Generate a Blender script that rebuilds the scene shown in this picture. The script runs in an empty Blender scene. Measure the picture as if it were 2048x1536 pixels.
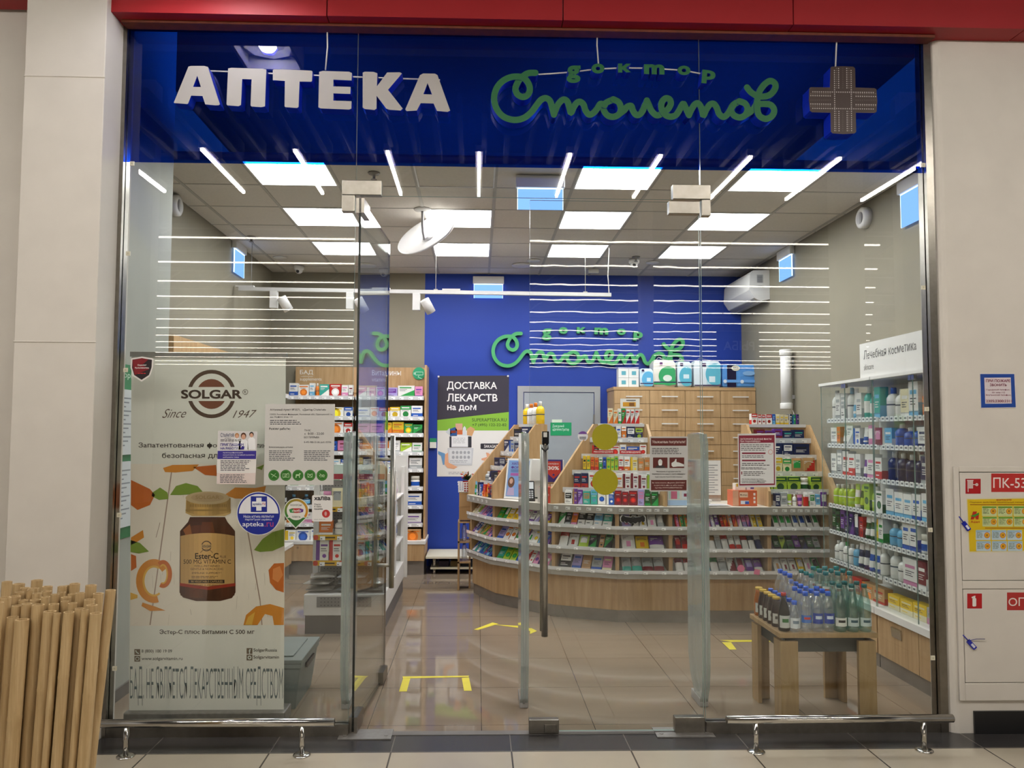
import bpy, math, random
from mathutils import Vector, Matrix
S = bpy.context.scene
C = S.collection
PI = math.pi

# ------------------------------------------------------------------ camera (frame 2048 x 1536)
FPX, CX, CY = 1524.0, 998.0, 783.0          # focal length and principal point in pixels
CAMD, CAMH = 4.04, 1.555                    # camera 4.04 m in front of the glass, 1.555 m above the floor
_d = Vector(((955 - CX) / FPX, (866 - CY) / FPX, 1)).normalized()          # world +Y in camera space (right, down, forward)
_b = Vector(((1955 - CX) / FPX, (866 + 4.2 - CY) / FPX, 1))
_dn = _d.cross(_b).normalized()
if _dn.y < 0: _dn = -_dn
_X = _dn.cross(_d)
if _X.x < 0: _X = -_X
_U = -_dn
cam = bpy.data.cameras.new('camera'); camo = bpy.data.objects.new('camera', cam); C.objects.link(camo)
cam.sensor_fit = 'HORIZONTAL'; cam.sensor_width = 36.0; cam.lens = 36.0 * FPX / 2048
cam.shift_x = (1024 - CX) / 2048; cam.shift_y = (CY - 768) / 2048
cam.clip_start = 0.05; cam.clip_end = 300
r_ = (_X.x, _d.x, _U.x); dn_ = (_X.y, _d.y, _U.y); f_ = (_X.z, _d.z, _U.z)
camo.matrix_world = Matrix(((r_[0], -dn_[0], -f_[0], 0), (r_[1], -dn_[1], -f_[1], -CAMD), (r_[2], -dn_[2], -f_[2], CAMH), (0, 0, 0, 1)))
S.camera = camo
S.view_settings.view_transform = 'Standard'; S.view_settings.look = 'None'
S.view_settings.gamma = 1.0; S.view_settings.use_curve_mapping = False
S.view_settings.exposure = 0.85
S.cycles.transparent_max_bounces = 32
S.cycles.max_bounces = 7; S.cycles.diffuse_bounces = 3; S.cycles.glossy_bounces = 4; S.cycles.transmission_bounces = 4
S.cycles.caustics_reflective = False; S.cycles.caustics_refractive = False
S.cycles.sample_clamp_indirect = 4.0
S.cycles.use_denoising = True

# ------------------------------------------------------------------ world: the dim general light of the hall behind the camera
W = bpy.data.worlds.new('hall_air'); S.world = W; W.use_nodes = True
W.node_tree.nodes['Background'].inputs[0].default_value = (1.0, 0.95, 0.89, 1)
W.node_tree.nodes['Background'].inputs[1].default_value = 0.22
LED_POWER, LAMP_POWER, PANEL_POWER, EXIT_POWER = 10.0, 58.0, 11.5, 0.9

# pixel of the photograph -> point of the place
def _ray(px, py):
    c = Vector(((px - CX) / FPX, (py - CY) / FPX, 1))
    return Vector((c.dot(_X), c.dot(_d), c.dot(_U)))
def P(px, py, Y):                       # on the vertical plane y = Y
    r = _ray(px, py); t = (Y + CAMD) / r.y
    return Vector((r.x * t, Y, CAMH + r.z * t))
def G(px, py, z=0.0):                   # on the horizontal plane z
    r = _ray(px, py); t = (z - CAMH) / r.z
    return Vector((r.x * t, -CAMD + r.y * t, z))
def SX(px, py, X):                      # on the side plane x = X
    r = _ray(px, py); t = X / r.x
    return Vector((X, -CAMD + r.y * t, CAMH + r.z * t))

def lin(c):
    return c / 12.92 if c <= 0.04045 else ((c + 0.055) / 1.055) ** 2.4
def H(s):
    s = s.lstrip('#')
    return tuple(lin(int(s[i:i + 2], 16) / 255) for i in (0, 2, 4)) + (1.0,)
def col(c):
    return H(c) if isinstance(c, str) else c

# ------------------------------------------------------------------ materials
MAT = {}
def nt(name):
    m = bpy.data.materials.new(name); m.use_nodes = True; MAT[name] = m
    n = m.node_tree.nodes; l = m.node_tree.links
    return m, n, l, n['Principled BSDF'], n['Material Output']
def setp(b, **k):
    for a, v in k.items():
        b.inputs[a.replace('_', ' ')].default_value = v
def noise(n, l, scale, detail=3, coord='Object', stretch=(1, 1, 1), rough=0.5):
    t = n.new('ShaderNodeTexCoord'); mp = n.new('ShaderNodeMapping'); mp.inputs['Scale'].default_value = stretch
    x = n.new('ShaderNodeTexNoise'); x.inputs['Scale'].default_value = scale; x.inputs['Detail'].default_value = detail
    x.inputs['Roughness'].default_value = rough
    l.new(t.outputs[coord], mp.inputs[0]); l.new(mp.outputs[0], x.inputs['Vector'])
    return x
def ramp(n, l, src, stops):
    r = n.new('ShaderNodeValToRGB'); e = r.color_ramp.elements
    while len(e) < len(stops): e.new(0.5)
    for k, (p, c) in enumerate(stops):
        e[k].position = p; e[k].color = col(c)
    l.new(src, r.inputs[0]); return r
def bump(n, l, src, b, strength=0.1, dist=0.01):
    u = n.new('ShaderNodeBump'); u.inputs['Strength'].default_value = strength; u.inputs['Distance'].default_value = dist
    l.new(src, u.inputs['Height']); l.new(u.outputs[0], b.inputs['Normal'])
def plain(name, c, rough=0.5, metal=0.0, spec=0.5, var=0.06, scale=9, bmp=0.0):
    m, n, l, b, o = nt(name)
    c = col(c); setp(b, Roughness=rough, Metallic=metal); b.inputs['Specular IOR Level'].default_value = spec
    x = noise(n, l, scale)
    lo = tuple(v * (1 - var) for v in c[:3]) + (1,); hi = tuple(min(1, v * (1 + var)) for v in c[:3]) + (1,)
    r = ramp(n, l, x.outputs[0], [(0.3, lo), (0.7, hi)]); l.new(r.outputs[0], b.inputs['Base Color'])
    if bmp: bump(n, l, x.outputs[0], b, bmp, 0.004)
    return m
def printed(name, rough, spec=0.5, metal=0.0):
    m, n, l, b, o = nt(name)
    a = n.new('ShaderNodeVertexColor'); a.layer_name = 'Col'; l.new(a.outputs[0], b.inputs['Base Color'])
    x = noise(n, l, 40); mr = n.new('ShaderNodeMapRange'); mr.inputs['To Min'].default_value = rough * 0.85; mr.inputs['To Max'].default_value = rough * 1.15
    l.new(x.outputs[0], mr.inputs[0]); l.new(mr.outputs[0], b.inputs['Roughness'])
    b.inputs['Specular IOR Level'].default_value = spec; b.inputs['Metallic'].default_value = metal
    return m
def emit(name, c, power):
    m, n, l, b, o = nt(name); n.remove(b)
    e = n.new('ShaderNodeEmission'); e.inputs[0].default_value = col(c); e.inputs[1].default_value = power
    l.new(e.outputs[0], o.inputs[0]); return m
def clear(name, tint, refl=0.04, rough=0.0, haze=0.0, haze_col='ffffff', wave=0.0, edge=0.96):
    """thin clear sheet: see-through, with a mirror share that grows towards grazing angles"""
    m, n, l, b, o = nt(name); n.remove(b)
    tr = n.new('ShaderNodeBsdfTransparent'); tr.inputs[0].default_value = col(tint)
    gl = n.new('ShaderNodeBsdfGlossy'); gl.inputs['Roughness'].default_value = rough; gl.inputs[0].default_value = (1, 1, 1, 1)
    lw = n.new('ShaderNodeLayerWeight'); lw.inputs[0].default_value = 0.5
    p = n.new('ShaderNodeMath'); p.operation = 'POWER'; p.inputs[1].default_value = 5; l.new(lw.outputs['Facing'], p.inputs[0])
    q = n.new('ShaderNodeMath'); q.operation = 'MULTIPLY_ADD'; q.inputs[1].default_value = edge - refl; q.inputs[2].default_value = refl; l.new(p.outputs[0], q.inputs[0])
    mx = n.new('ShaderNodeMixShader'); l.new(q.outputs[0], mx.inputs[0]); l.new(gl.outputs[0], mx.inputs[2])
    base = tr.outputs[0]
    if haze:
        d = n.new('ShaderNodeBsdfDiffuse'); d.inputs[0].default_value = col(haze_col)
        mh = n.new('ShaderNodeMixShader'); mh.inputs[0].default_value = haze
        l.new(tr.outputs[0], mh.inputs[1]); l.new(d.outputs[0], mh.inputs[2]); base = mh.outputs[0]
    l.new(base, mx.inputs[1]); l.new(mx.outputs[0], o.inputs[0])
    if wave:
        x = noise(n, l, 7, 1); bu = n.new('ShaderNodeBump'); bu.inputs['Strength'].default_value = wave; bu.inputs['Distance'].default_value = 0.002
        l.new(x.outputs[0], bu.inputs['Height']); l.new(bu.outputs[0], gl.inputs['Normal'])
    return m
def wood(name, c1, c2, c3, stretch=(14, 14, 0.9), rough=0.42):
    m, n, l, b, o = nt(name)
    x = noise(n, l, 2.2, 6, 'Object', stretch, 0.62); x.inputs['Distortion'].default_value = 0.5
    r = ramp(n, l, x.outputs[0], [(0.25, c1), (0.5, c2), (0.78, c3)]); l.new(r.outputs[0], b.inputs['Base Color'])
    setp(b, Roughness=rough); b.inputs['Specular IOR Level'].default_value = 0.35
    bump(n, l, x.outputs[0], b, 0.06, 0.002); return m
def tiles(name, c, grout, sx, sy, ox=0.0, oy=0.0, mortar=0.003, rough=0.1, var=0.08, spec=0.5, streak=(1, 1, 1), nscale=3):
    m, n, l, b, o = nt(name)
    t = n.new('ShaderNodeTexCoord'); mp = n.new('ShaderNodeMapping'); mp.inputs['Location'].default_value = (-ox, -oy, 0)
    l.new(t.outputs['Object'], mp.inputs[0])
    br = n.new('ShaderNodeTexBrick'); br.offset = 0.0; br.squash = 1.0
    br.inputs['Scale'].default_value = 1.0; br.inputs['Mortar Size'].default_value = mortar; br.inputs['Mortar Smooth'].default_value = 0.0
    br.inputs['Brick Width'].default_value = sx; br.inputs['Row Height'].default_value = sy
    l.new(mp.outputs[0], br.inputs['Vector'])
    x = noise(n, l, nscale, 5, 'Object', streak)
    c = col(c); r = ramp(n, l, x.outputs[0], [(0.3, tuple(v * (1 - var) for v in c[:3]) + (1,)), (0.7, tuple(v * (1 + var) for v in c[:3]) + (1,))])
    l.new(r.outputs[0], br.inputs['Color1']); l.new(r.outputs[0], br.inputs['Color2']); br.inputs['Mortar'].default_value = col(grout)
    l.new(br.outputs['Color'], b.inputs['Base Color']); setp(b, Roughness=rough); b.inputs['Specular IOR Level'].default_value = spec
    return m

printed('print', 0.42, 0.4); printed('gloss', 0.16, 0.5); printed('matte', 0.8, 0.2); printed('foil', 0.3, 0.5, 0.55)
plain('wall_paint', 'd3cdc4', 0.75, var=0.03, scale=5, bmp=0.05)
plain('shop_wall', '8a8372', 0.8, var=0.03, scale=4)
plain('blue_wall', '153a9c', 0.6, var=0.03, scale=3)
plain('pier_wall', 'a5a69c', 0.7, var=0.03, scale=4)
plain('red_panel', '9c1018', 0.55, var=0.03, scale=3)
plain('red_edge', '6a3018', 0.6, var=0.2, scale=20)
plain('steel', '8f8a82', 0.28, 1.0, var=0.08, scale=30)
plain('dark_steel', 'a8a49c', 0.38, 1.0, var=0.08, scale=30)
plain('bright_steel', 'c9c6c0', 0.16, 1.0, var=0.05, scale=30)
plain('galva', '8d8985', 0.45, 0.6, var=0.1, scale=40)
plain('white_plastic', 'e4e2de', 0.4, var=0.02)
plain('white_metal', 'dcdad6', 0.4, var=0.02)
plain('grey_metal', '9c9a98', 0.45, var=0.03)
plain('grey_door', '9aa0a6', 0.5, var=0.02)
plain('door_trim', '9ea0a2', 0.5, var=0.02)
plain('black_plastic', '1a1a1c', 0.4, var=0.1)
plain('dark_frame', '3c3f3c', 0.5, var=0.05)
plain('ceiling_tile', 'd2ccc2', 0.9, var=0.04, scale=60)
plain('ceiling_grid', 'aeaaa2', 0.6, var=0.02)
plain('plenum', '16161a', 0.9, var=0.1)
plain('hall_dark', '5a5a5e', 0.9, var=0.2)
plain('hall_wall', '8c8781', 0.9, var=0.1, scale=1)
plain('baffle', '66666a', 0.7, var=0.05)
plain('countertop', 'd9d2c6', 0.3, var=0.02)
plain('lip_grey', '9f9a91', 0.45, var=0.03)
plain('plinth', '96908a', 0.35, 0.6, var=0.12, scale=6)
plain('plinth_grey', '6f6a66', 0.5, 0.2, var=0.05)
plain('crate_grey', '6e7673', 0.5, var=0.04)
plain('kraft', 'b08a5c', 0.8, var=0.06)
plain('bench_cream', 'd8d2bc', 0.5, var=0.02)
plain('tape_yellow', 'd9c93a', 0.6, var=0.04)
plain('disc_yellow', '9c9400', 0.6, var=0.03, scale=200)
plain('sign_blue', '1030c0', 0.4, var=0.03)
plain('sign_green', '1f8a3a', 0.45, var=0.1, scale=14)
plain('letter_white', 'a5a09c', 0.5, var=0.02)
plain('logo_green', '45a565', 0.5, var=0.03)
plain('logo_side', '2c7a48', 0.5, var=0.03)
plain('glass_edge', '8fa8a0', 0.2, var=0.05)
plain('leaf_edge', '0c1614', 0.15, var=0.05)
plain('logo_green_dim', '0f5e30', 0.55, var=0.03)
plain('pot_red', 'c03020', 0.5)
plain('foliage', '23401c', 0.7, var=0.3, scale=40)
plain('cable_white', 'd8d4cc', 0.5)
plain('wire', 'a8a49c', 0.5)
wood('oak', 'a4825a', 'b8966c', 'c6a67e')
wood('oak_table', '8f7450', 'a5875e', 'b89b72', (10, 10, 0.8))
wood('oak_flat', 'a4825a', 'b8966c', 'c6a67e', (0.9, 14, 14))
wood('bamboo', 'a68a5c', 'bda176', 'd0b88e', (40, 40, 2.0), 0.5)
emit('panel_light', 'ffffff', PANEL_POWER)
emit('lamp_light', 'fff9f0', LAMP_POWER)
emit('downlight_glow', 'f4f4ff', 100.0)
emit('led_light', 'fff3e2', LED_POWER)
emit('exit_light', '7aaaff', EXIT_POWER)
emit('exit_bright', 'c0dcff', EXIT_POWER * 2.2)
emit('spot_light', 'fff0dc', 3.0)
clear('glass', 'fbfdfc', 0.035)
clear('door_glass', 'fbfdfc', 0.035, wave=0.05)
clear('leaf_glass', 'f3f8f6', 0.05)
clear('cabinet_glass', 'f8fbfa', 0.045)
clear('acrylic', 'e6eeec', 0.06, 0.06, 0.42, 'bcc3c0')
clear('clear_pet', 'fafcff', 0.15, 0.12, 0.05, 'f0f6fc')
clear('green_pet', 'd4eae6', 0.14, 0.12, 0.07, '9cc4be')
clear('clear_film', 'f0f2f4', 0.10, 0.08, 0.12, 'ffffff')
clear('price_rail', 'f4f4f4', 0.12, 0.05, 0.6, 'ffffff')
clear('blue_film', (0.002, 0.06, 0.70, 1), 0.035, 0.0, 0.14, (0.0005, 0.003, 0.03, 1))
tiles('shop_floor', '8a7a69', '4d443d', 0.60, 0.60, 0.03, 0.115, 0.002, 0.045, 0.06, 0.55, (0.6, 3, 1), 2)
tiles('mall_floor', 'b7ac9a', '4c463f', 0.588, 0.588, 0.175, -0.225, 0.004, 0.16, 0.05)
tiles('dark_floor', '3a3838', '6d6862', 0.588, 0.60, 0.175, -0.22, 0.0025, 0.25, 0.10)
# ------------------------------------------------------------------ geometry helpers
_TXT = {}
LOOK = str.maketrans('еахосрАВЕКМНОРСТХ', 'eaxocpABEKMHOPCTX')     # same shapes, cleaner outlines
def _area(q): return sum(q[i][0] * q[(i + 1) % len(q)][1] - q[(i + 1) % len(q)][0] * q[i][1] for i in range(len(q))) / 2
def _inside(p, q):
    c = False; n = len(q)
    for i in range(n):
        (x0, y0), (x1, y1) = q[i], q[(i + 1) % n]
        if (y0 > p[1]) != (y1 > p[1]) and p[0] < (x1 - x0) * (p[1] - y0) / (y1 - y0) + x0: c = not c
    return c
def glyphs(body, bold=0.0):
    """flat outline mesh of a line of writing: ([(x, y, layer)] normalised to its box 0..1, faces, aspect). Every outer outline is
    filled on its own, so that crossing outlines of one letter neither cancel nor coincide"""
    k = (body, bold)
    if k not in _TXT:
        c = bpy.data.curves.new('t', 'FONT'); c.body = body.translate(LOOK); c.resolution_u = 2
        o = bpy.data.objects.new('t', c); C.objects.link(o)
        dg = bpy.context.evaluated_depsgraph_get()
        cu = o.evaluated_get(dg).to_curve(dg); polys = []
        for sp in cu.splines:
            if sp.type == 'BEZIER':
                pts = []; bz = sp.bezier_points; n = len(bz)
                for i in range(n):
                    a, b = bz[i], bz[(i + 1) % n]
                    p0, p1, p2, p3 = a.co, a.handle_right, b.handle_left, b.co
                    d = (p3 - p0); L = d.length or 1e-9
                    flat = abs(d.x * (p1 - p0).y - d.y * (p1 - p0).x) / L + abs(d.x * (p2 - p0).y - d.y * (p2 - p0).x) / L < 0.004
                    for q in range(1 if flat else 4):
                        t = q / 4; u = 1 - t; v = p0 * u ** 3 + p1 * 3 * u * u * t + p2 * 3 * u * t * t + p3 * t ** 3; pts.append((v.x, v.y))
            else: pts = [(p.co.x, p.co.y) for p in sp.points]
            cl = [p for i, p in enumerate(pts) if abs(p[0] - pts[i - 1][0]) + abs(p[1] - pts[i - 1][1]) > (0.009 if bold else 1e-5)]
            if len(cl) > 2: polys.append(cl)
        bpy.data.objects.remove(o); bpy.data.curves.remove(c)
        ar = [_area(q) for q in polys]; hole = []
        for i, q in enumerate(polys):                           # a hole lies inside an outline that turns the other way
            hole.append(any(j != i and ar[j] * ar[i] < 0 and abs(ar[j]) > abs(ar[i]) and _inside(q[0], p) for j, p in enumerate(polys)))
        if bold:
            out = []
            for q, a_, hl in zip(polys, ar, hole):
                n = len(q); r = []; sg = (1 if a_ > 0 else -1) * (-1 if hl else 1)
                for i in range(n):
                    (ax, ay), (bx, by), (cx, cy) = q[i - 1], q[i], q[(i + 1) % n]
                    u = Vector((bx - ax, by - ay)).normalized(); w = Vector((cx - bx, cy - by)).normalized()
                    m = Vector((u.y + w.y, -u.x - w.x)); m = m / max(m.length_squared / 2, 0.6); r.append((bx + m.x * bold * sg, by + m.y * bold * sg))
                out.append(r)
            polys = out
        outer = [q for q, hl in zip(polys, hole) if not hl]; holes = [q for q, hl in zip(polys, hole) if hl]
        own = {i: [] for i in range(len(outer))}
        for h in holes:
            ins = [i for i, q in enumerate(outer) if _inside(h[0], q)]
            for i in (ins[:1] if not ins else [min(ins, key=lambda i: abs(_area(outer[i])))]): own[i].append(h)
        v = []; f = []
        for ly in range(4):                                     # outlines that may cross lie in different layers
            loops = [lp for i, q in enumerate(outer) if i % 4 == ly for lp in [q] + own[i]]
            if not loops: continue
            c = bpy.data.curves.new('t', 'CURVE'); c.dimensions = '2D'; c.fill_mode = 'FRONT'
            for lp in loops:
                sp = c.splines.new('POLY'); sp.points.add(len(lp) - 1); sp.use_cyclic_u = True
                for pt_, (x, y) in zip(sp.points, lp): pt_.co = (x, y, 0, 1)
            o = bpy.data.objects.new('t', c); C.objects.link(o)
            m = bpy.data.meshes.new_from_object(o.evaluated_get(bpy.context.evaluated_depsgraph_get()))
            b0 = len(v); v += [(a.co.x, a.co.y, ly) for a in m.vertices]; f += [tuple(b0 + q for q in p.vertices) for p in m.polygons]
            bpy.data.objects.remove(o); bpy.data.curves.remove(c); bpy.data.meshes.remove(m)
        x0 = min(a[0] for a in v); x1 = max(a[0] for a in v); y0 = min(a[1] for a in v); y1 = max(a[1] for a in v)
        _TXT[k] = ([((a - x0) / (x1 - x0), (b - y0) / (y1 - y0), l) for a, b, l in v], f, (x1 - x0) / (y1 - y0))
    return _TXT[k]

class MB:
    def __init__(s):
        s.v = []; s.f = []; s.c = []; s.m = []; s.M = None; s.smooth = []
    def pt(s, p):
        p = Vector(p)
        if s.M is not None: p = s.M @ p
        s.v.append(p); return len(s.v) - 1
    def face(s, pts, c='ffffff', m=0, sm=False):
        s.f.append([s.pt(p) for p in pts]); s.c.append(col(c)); s.m.append(m); s.smooth.append(sm)
    def mesh(s, verts, faces, c='ffffff', m=0, sm=False):
        b = len(s.v)
        for p in verts: s.pt(p)
        cc = col(c) if not isinstance(c, list) else None
        for k, fc in enumerate(faces):
            s.f.append([b + i for i in fc]); s.c.append(cc if cc is not None else col(c[k])); s.m.append(m); s.smooth.append(sm)
    def box(s, lo, hi, c='ffffff', m=0, front=None):
        x0, y0, z0 = lo; x1, y1, z1 = hi
        v = [(x0, y0, z0), (x1, y0, z0), (x1, y1, z0), (x0, y1, z0), (x0, y0, z1), (x1, y0, z1), (x1, y1, z1), (x0, y1, z1)]
        f = [(0, 3, 2, 1), (4, 5, 6, 7), (0, 1, 5, 4), (1, 2, 6, 5), (2, 3, 7, 6), (3, 0, 4, 7)]
        s.mesh(v, f, c if front is None else [c, c, front, c, c, c], m)
    def hexa(s, bot, top, c='ffffff', m=0):
        s.mesh(list(bot) + list(top), [(0, 3, 2, 1), (4, 5, 6, 7), (0, 1, 5, 4), (1, 2, 6, 5), (2, 3, 7, 6), (3, 0, 4, 7)], c, m)
    def prism(s, poly, vec, c='ffffff', m=0, side=None, ms=None):
        n = len(poly); vec = Vector(vec); a = [Vector(p) for p in poly]; b = [p + vec for p in a]
        s.mesh(a + b, [tuple(range(n)), tuple(range(2 * n - 1, n - 1, -1))], c, m)
        s.mesh(a + b, [(i, i + n, (i + 1) % n + n, (i + 1) % n) for i in range(n)], c if side is None else side, m if ms is None else ms)
    def lathe(s, prof, ctr=(0, 0, 0), c='ffffff', m=0, n=20, cap=True, sm=True, bands=None, a0=0.0, a1=2 * PI):
        """prof: [(r, z)]; bands: [(z_from, colour, material)] by the lower ring's z"""
        full = abs(a1 - a0 - 2 * PI) < 1e-6; cols = n if full else n + 1
        b = len(s.v); cx, cy, cz = ctr
        for r, z in prof:
            for k in range(cols):
                a = a0 + (a1 - a0) * k / n
                s.pt((cx + r * math.cos(a), cy + r * math.sin(a), cz + z))
        for i in range(len(prof) - 1):
            cc, mm = c, m
            if bands:
                for zf, bc, bm in bands:
                    if prof[i][1] >= zf - 1e-6: cc, mm = bc, bm
            for k in range(n):
                k2 = (k + 1) % cols
                s.f.append([b + i * cols + k, b + i * cols + k2, b + (i + 1) * cols + k2, b + (i + 1) * cols + k])
                s.c.append(col(cc)); s.m.append(mm); s.smooth.append(sm)
        if cap and full:
            if prof[0][0] > 1e-6:
                s.f.append([b + k for k in range(cols)][::-1]); s.c.append(col(c)); s.m.append(m); s.smooth.append(False)
            if prof[-1][0] > 1e-6:
                s.f.append([b + (len(prof) - 1) * cols + k for k in range(cols)])
                s.c.append(col(bands[-1][1] if bands else c)); s.m.append(bands[-1][2] if bands else m); s.smooth.append(False)
    def tube(s, path, r, c='ffffff', m=0, n=8, cap=True, radii=None):
        path = [Vector(p) for p in path]; b = len(s.v); N = len(path)
        t = (path[1] - path[0]).normalized(); up = Vector((0, 0, 1)) if abs(t.z) < 0.9 else Vector((1, 0, 0))
        u = t.cross(up).normalized()
        for i, p in enumerate(path):
            t = (path[min(i + 1, N - 1)] - path[max(i - 1, 0)]).normalized()
            u = (u - t * u.dot(t)).normalized(); w = t.cross(u); rr = radii[i] if radii else r
            for k in range(n):
                a = 2 * PI * k / n; s.pt(p + u * (rr * math.cos(a)) + w * (rr * math.sin(a)))
        cc = col(c)
        for i in range(N - 1):
            for k in range(n):
                s.f.append([b + i * n + k, b + i * n + (k + 1) % n, b + (i + 1) * n + (k + 1) % n, b + (i + 1) * n + k]); s.c.append(cc); s.m.append(m); s.smooth.append(True)
        if cap:
            s.f.append([b + k for k in range(n)][::-1]); s.c.append(cc); s.m.append(m); s.smooth.append(False)
            s.f.append([b + (N - 1) * n + k for k in range(n)]); s.c.append(cc); s.m.append(m); s.smooth.append(False)
    # flat printing on the upright plane y = Y, given in pixels of the photograph (k = print layer)
    def pp(s, pts, Y, c, k=1, m=0):
        s.face([P(x, y, Y - 0.0006 * k) for x, y in pts], c, m)
    def pr(s, x0, y0, x1, y1, Y, c, k=1, m=0):
        s.pp([(x0, y1), (x1, y1), (x1, y0), (x0, y0)], Y, c, k, m)
    def pe(s, x, y, rx, ry, Y, c, k=1, n=28, a0=0.0, a1=2 * PI, m=0):
        full = abs(a1 - a0 - 2 * PI) < 1e-6
        s.pp([(x + rx * math.cos(a0 + (a1 - a0) * i / n), y + ry * math.sin(a0 + (a1 - a0) * i / n)) for i in range(n if full else n + 1)], Y, c, k, m)
    def pring(s, x, y, r0, r1, Y, c, k=1, n=36, a0=0.0, a1=2 * PI):
        for i in range(n):
            a, b = a0 + (a1 - a0) * i / n, a0 + (a1 - a0) * (i + 1) / n
            s.pp([(x + r0 * math.cos(a), y + r0 * math.sin(a)), (x + r1 * math.cos(a), y + r1 * math.sin(a)), (x + r1 * math.cos(b), y + r1 * math.sin(b)), (x + r0 * math.cos(b), y + r0 * math.sin(b))], Y, c, k)
    def pline(s, pts, w, Y, c, k=1):
        for (x0, y0), (x1, y1) in zip(pts, pts[1:]):
            dx, dy = x1 - x0, y1 - y0; L = math.hypot(dx, dy) or 1; nx, ny = -dy / L * w / 2, dx / L * w / 2
            s.pp([(x0 + nx, y0 + ny), (x1 + nx, y1 + ny), (x1 - nx, y1 - ny), (x0 - nx, y0 - ny)], Y, c, k); k += 0.12
    def ptext(s, body, x0, x1, ytop, ybase, Y, c, k=1, bold=0.0, slope=0.0, shear=0.0):
        v, f, _ = glyphs(body, bold)
        s.mesh([P(x0 + (x1 - x0) * a + shear * (ybase - ytop) * (b - 0.5), ybase + (ytop - ybase) * b + slope * (x1 - x0) * a, Y - 0.0006 * k - 0.00012 * l) for a, b, l in v], f, c)
    def plines(s, x0, x1, y0, y1, n, Y, c, k=1, seed=1, fill=0.5):
        """small print too fine to read, as rows of broken dark strokes"""
        R = random.Random(seed); st = (y1 - y0) / n
        for i in range(n):
            y = y0 + st * i; x = x0; end = x1 - (x1 - x0) * R.uniform(0, 0.25)
            while x < end:
                w = R.uniform(3, 9); s.pr(x, y, min(x + w, end), y + st * fill, Y, c, k); x += w + 1.2
    # the same in metres on any plane: origin o, unit directions u (across) and w (up), normal n
    def quad3(s, o, u, w, x0, y0, x1, y1, c, m=0):
        o, u, w = Vector(o), Vector(u), Vector(w)
        s.face([o + u * x0 + w * y0, o + u * x1 + w * y0, o + u * x1 + w * y1, o + u * x0 + w * y1], c, m)
    def text3(s, body, o, u, w, x0, y0, wd, ht, c, m=0, bold=0.0):
        v, f, _ = glyphs(body, bold); o, u, w = Vector(o), Vector(u), Vector(w); n = u.cross(w).normalized()
        s.mesh([o + u * (x0 + wd * a) + w * (y0 + ht * b) + n * (0.00012 * l) for a, b, l in v], f, c, m)
    def build(s, name, mats, parent=None, loc=None, bevel=0.0):
        if isinstance(mats, str): mats = [mats]
        org = parent.matrix_basis.translation.copy() if parent is not None and loc is None else Vector(loc or (0, 0, 0))
        if parent is not None and parent.parent is not None: org = org + parent.parent.matrix_basis.translation
        me = bpy.data.meshes.new(name)
        me.from_pydata([p - org for p in s.v], [], s.f)
        for k in mats: me.materials.append(MAT[k])
        if len(mats) > 1: me.polygons.foreach_set('material_index', s.m)
        me.polygons.foreach_set('use_smooth', s.smooth)
        at = me.color_attributes.new('Col', 'FLOAT_COLOR', 'CORNER')
        data = []
        for fc, cc in zip(s.f, s.c): data.extend(cc * len(fc))
        at.data.foreach_set('color', data)
        me.update()
        o = bpy.data.objects.new(name, me); C.objects.link(o)
        if parent is not None: o.parent = parent
        elif loc is not None: o.location = org
        if bevel:
            b = o.modifiers.new('edge', 'BEVEL'); b.width = bevel; b.segments = 2; b.limit_method = 'ANGLE'; b.angle_limit = 0.9
        return o

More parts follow.
